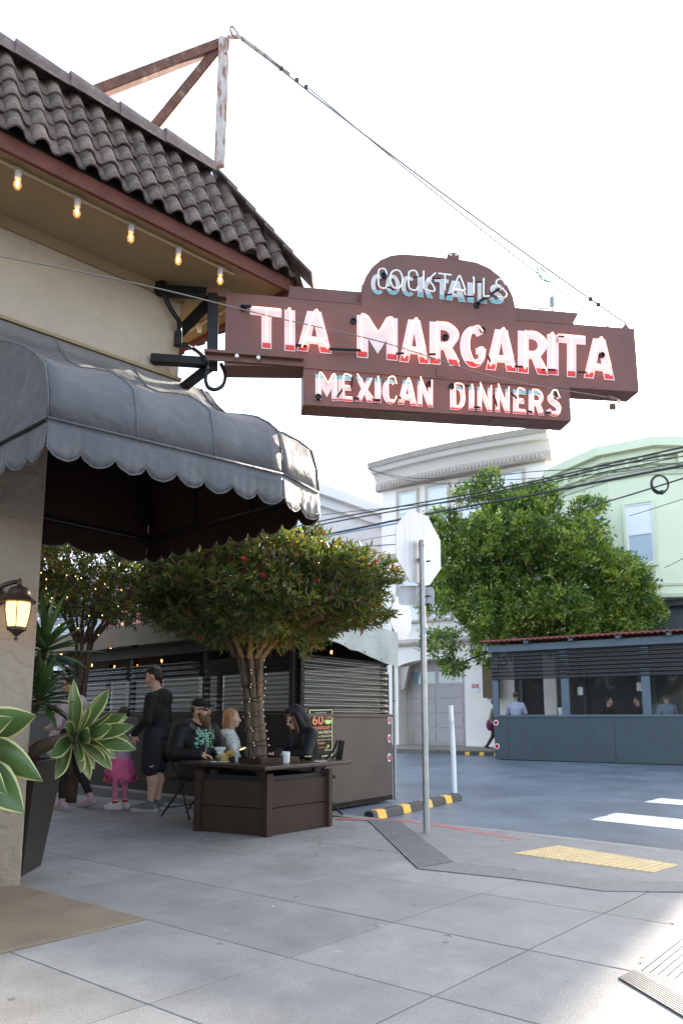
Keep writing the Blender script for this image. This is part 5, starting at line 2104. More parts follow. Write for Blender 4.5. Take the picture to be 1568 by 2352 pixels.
t1, cl1, cd1 = umbrella_tree('bottlebrush_tree', 'umbrella-shaped bottlebrush tree growing out of the wooden planter table', (-.86, 7.22, .50), (-.98, 7.3, 1.80), -.82, 1.34, 1.25, 1.86, 3.22, 3000, trunk=.098, seed=3, cen_y=7.35)
t2, cl2, cd2 = umbrella_tree('bottlebrush_tree', 'bottlebrush tree with red blossoms behind the potted yucca, left of the planter tree', (-3.6, 9.3, 0), (-3.55, 9.35, 2.2), -3.35, 1.5, 1.3, 2.42, 4.0, 2000, trunk=.08, seed=8, cen_y=9.4)
red_b = M('bottlebrush_red', (.55, .04, .04), .6)
m1 = MB(); m2 = MB()
for m_, cl_, cd_, pick in ((m1, cl1, cd1, 9), (m2, cl2, cd2, 7)):
    k_ = 0
    for i in nr.permutation(len(cl_)):
        if cd_[i][1] < .1 and k_ < pick:
            p = V(cl_[i]) + V(cd_[i]) * .05
            e = V(cd_[i])
            for q in range(26):
                u_ = V(unit(1)[0])
                m_.tube([p + e * rnd.uniform(-.03, .03), p + e * rnd.uniform(-.03, .03) + u_ * .032], [.0035, .0025], 3, cap=False)
            k_ += 1
m1.build('blossom', red_b, t1)['kind'] = 'stuff'
m2.build('blossom', red_b, t2)['kind'] = 'stuff'

# string of fairy lights wound round the planter trunk and up its limbs
fl = thing('fairy_lights', 'string of tiny fairy lights wound round the trunk of the planter tree', 'string light', (-.86, 7.22, .6))
m = MB(); bl = MB()
P = []
for i in range(240):
    f_ = i / 239
    z = .60 + 1.12 * f_
    x = -.86 - .11 * f_ + .018 * math.sin(f_ * 9)
    a = f_ * 2 * math.pi * 15
    r_ = .112 + .05 * max(0, f_ - .6)
    P.append(V((x + r_ * math.cos(a), 7.22 + .08 * f_ + r_ * math.sin(a), z + .03 * math.sin(a * .5))))
m.tube(P, .0042, 4)
fairy_m = M('fairy_bulb', (.8, .75, .65), .3, emit=(1, .75, .45), es=.25)
for i in range(3, 240, 4):
    bl.ell(P[i] + (P[i] - V((P[i].x * .5 + -.46, 7.25, P[i].z))).normalized() * .006, (.0032, .0032, .007), 5, 4)
m.build('wire', mt['bracket'], fl)
bl.build('bulb', fairy_m, fl)['kind'] = 'stuff'
fl2 = thing('fairy_lights', 'warm fairy lights scattered through the branches of the left bottlebrush tree', 'string light', (-3.5, 9.3, 2))
bl = MB(); P = []
for i in range(46):
    a = i * 1.1
    P.append(V((-3.55 + .8 * math.cos(a) * rnd.uniform(.4, 1), 9.2 - .6 * abs(math.sin(a)) - .35, 2.15 + .75 * rnd.random())))
for p in P:
    bl.ell(p, (.006, .006, .009), 5, 4)
m = MB(); m.tube(spline(sorted(P, key=lambda q: q.z), 3), .0025, 4)
m.build('wire', mt['bracket'], fl2)
bl.build('bulb', glow('fairy_glow', (1, .62, .2), 1.3), fl2)['kind'] = 'stuff'

# large street tree across the road
def street_tree():
    rr = np.random.default_rng(21)
    bx_ = 7.55; by_ = 22.6
    t = thing('street_tree', 'large dense round evergreen street tree with white blossom behind the blue parklet', 'tree', (bx_, by_, 0))
    m = MB()
    limb(m, [(bx_, by_, 0), (bx_ - .1, by_, 1.4), (bx_ - .15, by_, 3.0), (bx_ - .2, by_, 4.2)], .27, .22, 12)
    m.build('trunk', mt['bark'], t, smooth=True)
    c0_ = np.array([6.55, 22.9, 5.95])
    R_ = np.array([3.1, 2.9, 2.75])
    lumps = []
    for i in range(70):
        d = rr.normal(size=3); d /= np.linalg.norm(d)
        if d[2] < -.8:
            continue
        lumps.append((c0_ + d * R_ * rr.uniform(.72, .95), rr.uniform(.65, 1.15)))
    for (u, v, rad) in ((1080, 1140, .6), (1120, 1110, .5), (1240, 1140, .6), (1190, 1170, .8), (1350, 1170, .6), (1440, 1330, .8), (1460, 1360, .7), (1010, 1480, .7), (1040, 1530, .45), (1470, 1400, .7), (1495, 1420, .5), (1020, 1200, .6), (1050, 1240, .8), (1000, 1390, .7), (1130, 1500, .8), (1300, 1470, .9), (1420, 1450, .9)):
        p = dp(u, v, 21.9)
        lumps.append((np.array(p), rad))
    m = MB()
    for (p, r_) in lumps[::3]:
        limb(m, [(bx_ - .15, by_, 3.0 + rr.uniform(0, .8)), V((bx_, by_, 4.2)).lerp(V(p), .5), p], .08, .02, 5)
    m.build('limb', mt['bark'], t, smooth=True)['kind'] = 'stuff'
    cl, cd = [], []
    for (p, r_) in lumps:
        k = int(140 * r_ ** 2) + 26
        d = rr.normal(size=(k, 3)); d /= np.linalg.norm(d, axis=1, keepdims=True)
        d[:, 2] = d[:, 2] * .8 + .15
        q = p + d * r_ * rr.uniform(.55, 1.0, size=(k, 1)) * np.array([1, 1, .85])
        cl.append(q)
        o_ = q - c0_
        o_ /= np.linalg.norm(o_, axis=1, keepdims=True)
        e = d * .6 + o_ * .6 + np.array([0, 0, .35])
        cd.append(e)
    # inner fill so that the middle is not see-through
    k = 1700
    d = rr.normal(size=(k, 3)); d /= np.linalg.norm(d, axis=1, keepdims=True)
    q = c0_ + d * R_ * (rr.uniform(.2, .85, size=(k, 1)))
    cl.append(q); cd.append(d + np.array([0, 0, .3]))
    cl = np.concatenate(cl); cd = np.concatenate(cd)
    n0 = len(cl)
    # top sprigs that stand out against the houses
    K = 11
    C = np.repeat(cl, K, 0) + rr.normal(size=(n0 * K, 3)) * .07
    D2 = np.repeat(cd / np.linalg.norm(cd, axis=1, keepdims=True), K, 0) * .6 + rr.normal(size=(n0 * K, 3)) * .6
    n = len(C)
    L_ = rr.uniform(.11, .20, n); W_ = L_ * rr.uniform(.15, .22, n)
    cm = rr.choice(3, size=n0, p=[.46, .32, .22])
    mi = np.repeat(cm, K)
    q_ = rr.random(n)
    mi[q_ > .93] = 1
    # blossom clusters
    fl_ = rr.random(n0) < .14
    fm = np.repeat(fl_, K) & (rr.random(n) < .35)
    mi[fm] = 3
    L_[fm] = .07; W_[fm] = .035
    leafmesh('crown', C, D2, L_, W_, PM, mi, t)['kind'] = 'stuff'


street_tree()

# ------------------------------------------------------------------ potted plants by the pillar
def blade(name, parent, base, direction, L_, w, bend, mats, margin=.0, widest=.45, cup=.18, seg=9, twist=0.0, tipw=.02, side=None):
    """one sword or spoon leaf: curved midrib, cupped section, optional pale margin"""
    d = V(direction).normalized()
    up = V((0, 0, 1))
    s = d.cross(up) if side is None else V(side)
    if s.length < .05:
        s = V((1, 0, 0))
    s.normalize()
    pts = []; p = V(base); dd = d.copy()
    vs, fs, mi = [], [], []
    cols = [-1, -(1 - margin), 0, (1 - margin), 1] if margin else [-1, 0, 1]
    nc = len(cols)
    for i in range(seg + 1):
        t_ = i / seg
        if t_ < widest:
            ww = w * (.42 + .58 * math.sin(math.pi / 2 * t_ / widest))
        else:
            ww = w * max(tipw, math.cos(math.pi / 2 * ((t_ - widest) / (1 - widest)) ** 1.25))
        sn = (Matrix.Rotation(twist * t_, 3, dd) @ s)
        nn = sn.cross(dd).normalized()
        for c in cols:
            vs.append(p + sn * (c * ww) + nn * (cup * ww * c * c))
        p = p + dd * (L_ / seg)
        dd = (dd - up * (bend / seg) * (0.4 + 1.2 * t_)).normalized()
    for i in range(seg):
        for j in range(nc - 1):
            fs.append((i * nc + j, i * nc + j + 1, (i + 1) * nc + j + 1, (i + 1) * nc + j))
            mi.append(1 if margin and j in (0, nc - 2) else 0)
    return link(name, mesh(name, vs, fs, mats, mi, True, parent), parent)


AG = [mt['agave'], mt['agave_y']]
pt = thing('tapered_planter', 'tall tapered black planter beside the stucco pillar', 'planter', (-2.29, 5.15, 0))
PC = V((-2.44, 5.16, 0))
def sq(c, h, z, ang=0.06):
    return [c + V((h * (sx_ * math.cos(ang) - sy_ * math.sin(ang)), h * (sx_ * math.sin(ang) + sy_ * math.cos(ang)), z)) for sx_, sy_ in ((-1, -1), (1, -1), (1, 1), (-1, 1))]
m = MB()
b0_, b1_ = sq(PC, .185, 0.0), sq(PC, .285, .80)
i1_, i0_ = sq(PC, .262, .80), sq(PC, .25, .74)
vs = b0_ + b1_ + i1_ + i0_
fs = [(3, 2, 1, 0)]
for k in range(4):
    l = (k + 1) % 4
    fs += [(k, l, 4 + l, 4 + k), (4 + k, 4 + l, 8 + l, 8 + k), (8 + k, 8 + l, 12 + l, 12 + k)]
m.add(vs, fs)
m.build('pot', mt['pot'], pt, bevel=.008)
m = MB(); m.add(sq(PC, .25, .745), [(0, 1, 2, 3)]); m.build('soil', mt['soil'], pt)
yu = thing('yucca_plant', 'dark green spiky yucca growing in the black planter behind the pillar', 'plant', (PC.x, PC.y, .74))
m = MB()
h1 = V((PC.x + .20, PC.y - .04, 1.60)); h2 = V((PC.x + .22, PC.y - .10, 1.24))
limb(m, [(PC.x - .05, PC.y + .05, .72), (PC.x - .03, PC.y + .06, 1.2), h1], .04, .032, 8)
limb(m, [(PC.x + .06, PC.y - .05, .72), (PC.x + .07, PC.y - .05, 1.0), h2], .042, .036, 8)
m.build('stem', mt['cane'], yu, smooth=True)
for hd, nn_, L0 in ((h1, 44, .40), (h2, 40, .33)):
    for i in range(nn_):
        a = i * 2.39996
        el = math.radians(82 - 105 * (i / nn_) ** .8)
        d = V((math.cos(a) * math.cos(el), math.sin(a) * math.cos(el), math.sin(el)))
        if d.x < -.75 and d.y < -.2:
            continue
        blade('leaf', yu, hd + V((0, 0, .06 - .12 * i / nn_)), d, L0 * rnd.uniform(.8, 1.15), .028, rnd.uniform(.15, .7) + (.5 if el < 0 else 0), [mt['yucca2'] if rnd.random() < .3 else mt['yucca']], widest=.3, cup=.5, seg=6, twist=rnd.uniform(-.5, .5))
av = thing('agave_plant', 'variegated agave rosette leaning out of the black planter', 'plant', (PC.x + .3, PC.y - .1, .9))
m = MB()
limb(m, [(PC.x + .08, PC.y - .12, .72), (PC.x + .20, PC.y - .17, .84), (PC.x + .34, PC.y - .20, .92), (PC.x + .56, PC.y - .245, .965)], .055, .045, 10)
m.build('stem', mt['cane'], av, smooth=True)
hub = V((PC.x + .58, PC.y - .25, .97))
ax = V((.86, -.38, .12)).normalized()
s1 = ax.cross(V((0, 0, 1))).normalized(); s2_ = s1.cross(ax)
for i in range(27):
    a = i * 2.39996 + .5
    op = math.radians(14 + 74 * (i / 27) ** .8)
    d = ax * math.cos(op) + (s1 * math.cos(a) + s2_ * math.sin(a)) * math.sin(op)
    sd = d.cross(ax)
    if d.x < -.12:
        continue
    if sd.length < .05:
        sd = s1
    blade('leaf', av, hub - ax * (.10 * i / 27) + d * .02, d, rnd.uniform(.34, .42) * (1 if d.z > -.3 else .8), rnd.uniform(.052, .062), rnd.uniform(-.1, .4), AG, margin=.17, widest=.55, cup=.34, seg=10, side=sd)

# the near agave at the left edge, in its own pot just outside the view
np_ = thing('tapered_planter', 'black planter at the very left edge holding the near agave', 'planter', (-2.42, 3.72, 0))
PC2 = V((-2.40, 3.72, 0))
m = MB()
b0_, b1_, i1_, i0_ = sq(PC2, .16, 0), sq(PC2, .27, .70), sq(PC2, .245, .70), sq(PC2, .235, .64)
m.add(b0_ + b1_ + i1_ + i0_, fs)
m.build('pot', mt['pot'], np_, bevel=.008)
m = MB(); m.add(sq(PC2, .235, .645), [(0, 1, 2, 3)]); m.build('soil', mt['soil'], np_)
a2 = thing('agave_plant', 'near variegated agave with broad cream-edged leaves in front of the pillar', 'plant', (PC2.x, PC2.y, .64))
m = MB(); limb(m, [(PC2.x, PC2.y, .62), (PC2.x + .08, PC2.y, .80), (PC2.x + .2, PC2.y, .93)], .06, .055, 10); m.build('stem', mt['cane'], a2, smooth=True)
hub = V((PC2.x + .22, PC2.y - .02, .95))
def aim(u, v, y, bend, w, sd=None, base=None):
    tgt = dp(u, v, y)
    b = hub if base is None else base
    d = (tgt - b); L_ = d.length
    d = d.normalized() + V((0, 0, bend * .35))
    sd = d.normalized().cross((b - EYEP).normalized())
    return blade('leaf', a2, b, d, L_ * 1.04, w, bend, AG, margin=.15, widest=.55, cup=.22, seg=14, side=sd)


aim(74, 1646, 3.45, .15, .095, V((.3, .5, -.8)))
aim(92, 1798, 3.45, .75, .095, V((.15, .55, -.8)))
aim(48, 1866, 3.40, .5, .105, V((.25, -.5, -.8)))
aim(-8, 1590, 3.6, .1, .065, V((.5, .6, -.4)))
aim(22, 1652, 3.30, .1, .07, V((.3, .5, -.8)), hub - V((0, .1, .05)))
aim(10, 1825, 3.25, .5, .07, V((.25, .5, -.8)))
aim(28, 1760, 3.6, .3, .08, V((.25, .5, -.8)))
for i in range(14):
    a = i * 2.4
    d = V((-abs(math.cos(a)) * .9, math.sin(a), .3 + .5 * rnd.random()))
    blade('leaf', a2, hub, d, .42, .07, .5, AG, margin=.15, widest=.52, cup=.25, seg=10)
# ------------------------------------------------------------------ brown parklet at the kerb
dP = V((-0.766, 0.643, 0)); nP = V((-0.643, -0.766, 0))    # along the side street; nP faces the pavement
C0 = V((-0.57, 8.70, 0)); C1 = V((0.763, 10.40, 0))
dE = (C1 - C0).normalized(); nE = V((dE.y, -dE.x, 0))       # end wall, nE faces the crossing
LE = (C1 - C0).length
PL = 9.5


def corr(p, ex, L_, h, name, mat, parent, pitch=.082, amp=.014, nseg=6):
    """corrugated sheet with level ridges: ex along it, waves up its height"""
    ex = V(ex).normalized()
    nn = V((ex.y, -ex.x, 0))
    rows = int(h / pitch * 8)
    vs, fs = [], []
    for i in range(rows + 1):
        z = h * i / rows
        o = amp * math.sin(2 * math.pi * z / pitch)
        for k in range(nseg + 1):
            wob = .004 * math.sin(k * 2.1 + i * .13)
            vs.append(V(p) + ex * (L_ * k / nseg) + nn * (o + wob) + V((0, 0, z)))
    w_ = nseg + 1
    for i in range(rows):
        for k in range(nseg):
            fs.append((i * w_ + k, i * w_ + k + 1, (i + 1) * w_ + k + 1, (i + 1) * w_ + k))
    return link(name, mesh(name, vs, fs, mat, None, True, parent), parent)


mt['clearsheet'] = glassy('clear_corrugated', (.022, .021, .016), .42, .045)
mt['frost'] = leafmat('cloudy_corrugated', (.20, .20, .18), .4, (.30, .31, .26))
mt['tarp'] = M('grey_green_tarp', (.33, .37, .345), .55, var=.12, vs=3, bump=.4, bs=12, stain=(.20, .21, .18), ss=2.5, sw=(.52, .75))
mt['tarp_in'] = M('tarp_tan', (.21, .185, .135), .7, var=.12, vs=3)
mt['panel'] = M('brown_plywood', (.078, .057, .043), .6, var=.12, vs=3, bump=.25, bs=70, stain=(.06, .043, .032), ss=2.2, sw=(.5, .8))
pk = thing('brown_parklet', 'brown plywood dining parklet with corrugated plastic windows and a tarp roof', 'parklet', tuple(C0))
UPV = V((0, 0, 1))
m = MB()
m.obox(C0 + V((0, 0, RZ + .03)), dE * LE, dP * PL, (0, 0, -RZ - .05))
m.build('deck', mt['brown_dark'], pk)
m = MB(); m.obox(C0 + V((0, 0, RZ + .045)), dE * LE, -nE * .06, (0, 0, 1.12 - RZ - .045)); m.build('end_panel', mt['panel'], pk, bevel=.004)
m = MB(); m.obox(C0 + nE * .018 + V((0, 0, 1.122)), dE * (LE + .02), -nE * .09, (0, 0, .042)); m.build('cap_rail', mt['panel'], pk, bevel=.004)
m = MB(); m.obox(C0 + dP * .062 + V((0, 0, RZ + .05)), dP * PL, -nP * .05, (0, 0, 1.11 - RZ)); m.build('pavement_side_panel', mt['brown_dark'], pk)
m = MB(); m.obox(C1 + dP * .062 + V((0, 0, RZ + .05)), dP * PL, nP * .05, (0, 0, 1.11 - RZ)); m.build('street_side_panel', mt['brown_dark'], pk)
m = MB(); m.obox(C0 + dP * PL + V((0, 0, RZ + .05)), dE * LE, dP * .05, (0, 0, 2.3)); m.build('far_end_panel', mt['brown_dark'], pk)
m = MB(); m.obox(C0 + dP * .06 + nP * .02 + V((0, 0, 1.165)), dP * PL, -nP * .09, (0, 0, .04)); m.build('cap_rail', mt['brown_dark'], pk)
corr(C0 + dE * .12 - nE * .01 + V((0, 0, 1.168)), dE, LE - .22, .76, 'corrugated_sheet', mt['clearsheet'], pk, amp=.019)
for k in range(5):
    corr(C0 + dP * (.1 + 1.9 * k) - nP * .03 + V((0, 0, 1.21)), dP, 1.78, .74, 'corrugated_sheet', mt['clearsheet'], pk)
    corr(C1 + dP * (.1 + 1.9 * k) + nP * .03 + V((0, 0, 1.11)), dP, 1.86, .82, 'corrugated_sheet', mt['frost'], pk)
for k in range(6):
    for base, nm in ((C0 + dP * (.02 + 1.9 * k) - nP * .10, 0), (C1 + dP * (.02 + 1.9 * k) + nP * .08, 1)):
        m = MB()
        m.obox(base + V((0, 0, RZ + .05)), dP * .09, -nP * .075 if nm == 0 else nP * .075, (0, 0, 2.40 - RZ - (.15 if nm else 0)))
        m.build('post', mt['brown_dark'], pk)
m = MB(); m.obox(C0 + dE * .02 - nE * .09 + V((0, 0, 1.165)), dE * .085, -nE * .06, (0, 0, 1.15)); m.build('post', mt['brown_dark'], pk)
m = MB(); m.obox(C1 - dE * .14 - nE * .05 + V((0, 0, 1.165)), dE * .14, -nE * .06, (0, 0, .62)); m.build('post', mt['brown_dark'], pk)
m = MB()
m.obox(C0 - nP * .06 + V((0, 0, 2.08)), dP * PL, -nP * .05, (0, 0, .19))
m.build('header_beam', mt['brown_dark'], pk)
m = MB()
m.obox(C1 + nP * .06 + V((0, 0, 1.90)), dP * PL, nP * .04, (0, 0, .51))
m.build('header_beam', mt['brown_dark'], pk)
# tarp roof: sloping sheet, a drape on the pavement side, a tapering drape on the end
m = MB()
r0, r1 = C0 + nP * .12 + nE * .06, C1 - nP * .05 + nE * .05
nsub = 12
vs, fs = [], []
for i in range(nsub + 1):
    for j in range(7):
        q = (r0 + dP * (PL + .1) * (i / nsub)).lerp(r1 + dP * (PL + .1) * (i / nsub), j / 6)
        z = 2.60 - .20 * j / 6 - .03 * math.sin(math.pi * j / 6) + .012 * math.sin(i * 2.3 + j)
        vs.append((q.x, q.y, z))
for i in range(nsub):
    for j in range(6):
        a = i * 7 + j
        fs.append((a, a + 1, a + 8, a + 7))
link('roof_tarp', mesh('roof_tarp', vs, fs, mt['tarp'], None, True, pk), pk)


def drape(a, b_, zt0, zt1, zb0, zb1, name, mat, nn):
    n = 16
    vs, fs = [], []
    for i in range(n + 1):
        f_ = i / n
        q = a.lerp(b_, f_)
        zt, zb = zt0 + (zt1 - zt0) * f_, zb0 + (zb1 - zb0) * f_
        for j in range(5):
            o = (.018 * math.sin(i * 1.4) + .012 * math.sin(i * 3.1 + j)) * (j / 4)
            p = q + nn * (o + .015)
            vs.append((p.x, p.y, zt + (zb - zt) * j / 4 + .008 * math.sin(i * 2.2) * (j / 4)))
    for i in range(n):
        for j in range(4):
            k = i * 5 + j
            fs.append((k, k + 1, k + 6, k + 5))
    o = link(name, mesh(name, vs, fs, mat, None, True, pk), pk)
    mm = MB()
    for i in range(1, n, 3):
        mm.lathe([(.011, 0), (.011, .004)], V(vs[i * 5 + 4]) + V((0, 0, .035)) + nn * .004, 8, axis=nn)
    mm.build('eyelet', mt['bracket'], o)
    return o


drape(r0, r0 + dP * PL, 2.61, 2.60, 2.25, 2.27, 'side_drape', mt['tarp_in'], nP)
drape(r0, r1 + dE * .04, 2.60, 2.41, 2.27, 1.86, 'end_drape', mt['tarp'], nE)


def on_end(u, v, off):
    return pp(u, v, C0 + nE * off, nE)


for v_ in (1654, 1696, 1740):
    q = on_end(893, v_, .004)
    rf = thing('road_reflector', 'red oval reflector, %s of three on the edge of the brown parklet' % {1654: 'topmost', 1696: 'middle', 1740: 'lowest'}[v_], 'reflector', tuple(q), 'red reflectors on the brown parklet')
    m = MB()
    m.prism([q + dE * (.045 * math.cos(a)) + V((0, 0, .062 * math.sin(a))) for a in np.linspace(0, 2 * math.pi, 16, endpoint=False)], nE * .006)
    m.build('white_plate', mt['sash'], rf)
    m = MB()
    m.prism([q + nE * .007 + dE * (.032 * math.cos(a)) + V((0, 0, .040 * math.sin(a))) for a in np.linspace(0, 2 * math.pi, 16, endpoint=False)], nE * .006)
    m.build('lens', M('reflector_red', (.5, .01, .02), .15) if v_ == 1654 else bpy.data.materials['reflector_red'], rf)

# poster on the end panel
F = .98
po = thing('anniversary_poster', 'black framed 60th anniversary poster with orange and cream lettering on the brown panel', 'poster', tuple(on_end(735, 1680, .005)))
pTL, pTR, pBR, pBL = [on_end(u * F, v * F, .006) for u, v in ((722.5, 1663), (779, 1662), (779, 1776), (722.5, 1777.5))]
pex = (pTR - pTL).normalized(); pw = (pTR - pTL).length; phh = (pTL.z + pTR.z) / 2 - (pBL.z + pBR.z) / 2
p00 = V((pTL.x, pTL.y, (pBL.z + pBR.z) / 2))
PQ = lambda a, b_, o=0: p00 + pex * (pw * a) + V((0, 0, phh * b_)) + nE * o
m = MB(); m.prism([PQ(-.02, -.01), PQ(1.02, -.01), PQ(1.02, 1.01), PQ(-.02, 1.01)], nE * .008)
m.build('board', M('poster_black', (.008, .007, .006), .5, spec=.2), po)
mt['cream_ink'] = M('cream_ink', (.72, .62, .36), .5)
mt['orange_ink'] = M('orange_ink', (.75, .20, .06), .5)
mt['green_ink'] = M('lime_ink', (.36, .58, .05), .5)
m = MB()
for a0, a1, b0, b1 in ((.02, .045, .02, .985), (.955, .98, .02, .985), (.046, .954, .02, .035), (.046, .954, .970, .985)):
    m.prism([PQ(a0, b0, .0085), PQ(a1, b0, .0085), PQ(a1, b1, .0085), PQ(a0, b1, .0085)], nE * .0015)
m.build('border_line', mt['cream_ink'], po)
LN = [('- Join Us For Our -', .25, .905, .48, .032, 'cream_ink'), ('60', .14, .675, .45, .20, 'orange_ink'), ('TH', .64, .775, .26, .10, 'orange_ink'), ('ANNIVERSARY', .07, .575, .86, .068, 'orange_ink'),
      ('MEXICAN FIESTA', .06, .487, .88, .060, 'cream_ink'), ('APRIL', .07, .412, .19, .042, 'orange_ink'), ('21st, 22nd & 23rd', .29, .412, .65, .046, 'cream_ink'), ('Opening at Noon! Fun Games, Live Music!', .06, .345, .88, .030, 'cream_ink'),
      ('Games', .10, .275, .24, .040, 'orange_ink'), ('Raffles', .38, .275, .28, .044, 'orange_ink'), ('Surprises', .36, .19, .26, .036, 'orange_ink'), ('Tia', .68, .175, .09, .034, 'cream_ink'), ('Margarita', .66, .120, .26, .040, 'cream_ink')]
for tx, a, b_, w_, h_, mm_ in LN:
    words(tx, PQ(a, b_, .0105), pex, (0, 0, 1), pw * w_, phh * h_, mt[mm_], po, bold=.018)
m = MB()
m.prism([PQ(.62 + .17 + .17 * math.cos(a), .765 + .09 * math.sin(a), .009) for a in np.linspace(math.pi, 2 * math.pi, 12)], nE * .0015)
m.prism([PQ(.80 + .045 * math.cos(a), .225 + .03 * math.sin(a), .009) for a in np.linspace(0, 2 * math.pi, 8, endpoint=False)], nE * .0015)
m.build('lime_slice', mt['green_ink'], po)
m = MB()
m.prism([PQ(.79 + .11 * math.cos(a), .757 + .055 * math.sin(a), .0112) for a in np.linspace(math.pi, 2 * math.pi, 12)], nE * .0008)
m.build('lime_flesh', mt['cream_ink'], po)
# string of bulbs inside the parklet
sb = thing('parklet_bulb_string', 'string of glowing filament bulbs hanging under the tarp roof of the brown parklet', 'string light', tuple(C0 + dP * 3 + V((0, 0, 2.2))))
bcrop = [(765, 640, 1.0), (932, 658, 1.1), (1122, 650, .9), (1313, 613, .8), (635, 762, 1.9), (790, 772, 1.9), (1115, 733, 1.7), (945, 765, 1.9), (425, 683, 1.0), (250, 690, 1.2)]
bpts = []
for x, y, dd_ in bcrop:
    q = pp(x / 2.94 * F, (1300 + y / 2.94) * F, C0 - nP * dd_, nP)
    bpts.append(q)
q = on_end((640 + 668 / 4.9) * F, (1430 + 483 / 4.9) * F, -.8)
bpts.append(q)
for q in bpts:
    o = inst('bulb_glass', bum, sb, q + V((0, 0, .04)))
    inst('filament', fim, o, q + V((0, 0, .04)))
    m = MB(); m.lathe([(.016, 0), (.016, .05), (.006, .055)], q + V((0, 0, .038)), 8); m.tube([q + V((0, 0, .09)), q + V((0, 0, max(.1, 2.36 - q.z)))], .004, 4); m.build('lamp_holder', mt['black'], o)

# ------------------------------------------------------------------ wooden planter table
pl = thing('planter_table', 'brown boarded planter box with a dark table top round the tree', 'planter table', (-.78, 7.2, 0))
B = [V((-1.43, 6.97, 0)), V((-.70, 6.62, 0)), V((-.13, 7.25, 0)), V((-.86, 7.62, 0))]
cB = sum(B, V((0, 0, 0))) / 4
m = MB()
m.prism([cB + (p - cB) * .93 for p in B], (0, 0, .55))
m.build('inner_box', mt['black'], pl)
for k in range(4):
    a, b_ = B[k], B[(k + 1) % 4]
    e = (b_ - a).normalized(); L_ = (b_ - a).length
    nn = V((e.y, -e.x, 0))
    if nn.dot((a + b_) / 2 - cB) < 0:
        nn = -nn
    for z0, z1 in ((.004, .248), (.258, .505)):
        m = MB(); m.obox(a + e * .022 + V((0, 0, z0)), e * (L_ - .044), -nn * .035, (0, 0, z1 - z0)); m.build('board', mt['brown'], pl, bevel=.004)
    m = MB(); m.obox(a + e * .02 + nn * .004 + V((0, 0, .408)), e * (L_ - .05), nn * .0005, (0, 0, .002)); 
    m = MB(); m.bar(a + (cB - a) * .02 + V((0, 0, 0)), a + (cB - a) * .02 + V((0, 0, .58)), .075, .075, up=e); m.build('corner_post', mt['brown'], pl, bevel=.004)
    m = MB(); m.obox(a + e * (L_ - .16) - nn * .05 + V((0, 0, .505)), e * .06, -nn * .05, (0, 0, .09)); m.build('bracket', mt['brown'], pl)
T = [V((-1.70, 7.30, 0)), V((-.71, 6.46, 0)), V((.11, 7.42, 0)), V((-.90, 8.28, 0))]
T = [V((-1.72, 7.38, 0)), V((-.71, 6.46, 0)), V((.11, 7.46, 0)), V((-.90, 8.28, 0))]
TZ = .655
m = MB(); m.prism([p + V((0, 0, TZ - .038)) for p in T], (0, 0, .038)); m.build('table_top', mt['brown_top'], pl, bevel=.008)
cT = V((-.80, 7.20, 0))
Q = [cT + V(p) for p in ((-.38, .04, 0), (.0, -.32, 0), (.36, .04, 0), (.0, .36, 0))]
m = MB()
for k in range(4):
    a, b_ = Q[k], Q[(k + 1) % 4]
    e = (b_ - a).normalized(); nn = V((e.y, -e.x, 0))
    m = MB(); m.obox(a + V((0, 0, TZ + .001)), b_ - a, -nn * .03, (0, 0, .052)); m.build('kerb_board', mt['brown'], pl, bevel=.003)
m = MB(); m.prism([cT + (p - cT) * .93 + V((0, 0, TZ + .002)) for p in Q], (0, 0, .025)); m.build('soil', mt['soil'], pl)
# spotlights at the foot of the tree
for k, (x, y, hd, lab) in enumerate(((-.98, 7.06, (-.3, -.2, .9), 'black spotlight lying left of the trunk foot on the planter soil'), (-.66, 7.10, (.25, .1, 1), 'black spotlight with a bright rim right of the trunk foot'))):
    q = V((x, y, TZ + .03))
    t = thing('tree_spotlight', lab, 'spotlight', tuple(q), 'spotlights at the foot of the planter tree')
    ax_ = V(hd).normalized()
    m = MB(); m.lathe([(.02, -.01), (.034, .0), (.042, .07), (.045, .09), (.041, .09), (.036, .07)], q + V((0, 0, .03)), 12, axis=ax_); m.build('housing', mt['black'], t, smooth=40)
    m = MB(); m.tube([q, q + V((0, 0, .05))], .012, 6); m.build('stake', mt['black'], t)
    m = MB(); m.lathe([(.037, 0), (.037, .004)], q + V((0, 0, .03)) + ax_ * .078, 12, axis=ax_); m.build('lens', glow('spot_lens', (1, .6, .22), 3) if k == 0 else bpy.data.materials['spot_lens'], t)
L_ = bpy.data.lights.new('tree_spot', 'SPOT')
L_.energy = 9; L_.color = (1, .58, .2); L_.spot_size = math.radians(70); L_.shadow_soft_size = .04
lo = bpy.data.objects.new('tree_spot', L_); COL.objects.link(lo)
lo.location = (-.63, 7.12, TZ + .22)
lo.rotation_euler = V((-.12, -.12, -1)).to_track_quat('-Z', 'Y').to_euler()
lo.rotation_euler = V((.12, .1, 1)).to_track_quat('-Z', 'Y').to_euler()

# ------------------------------------------------------------------ on the table
mt['glass'] = glassy('drinking_glass', (.75, .78, .78), .55, .03)
mt['ice'] = M('ice_water', (.62, .64, .64), .2, var=.25, vs=60)
mt['greenglass'] = M('green_stem_glass', (.01, .10, .05), .08, coat=.8)
mt['napkin'] = M('white_napkin', (.75, .75, .74), .8)


def tabp(u, v):
    return gp(u * F, v * F, TZ)


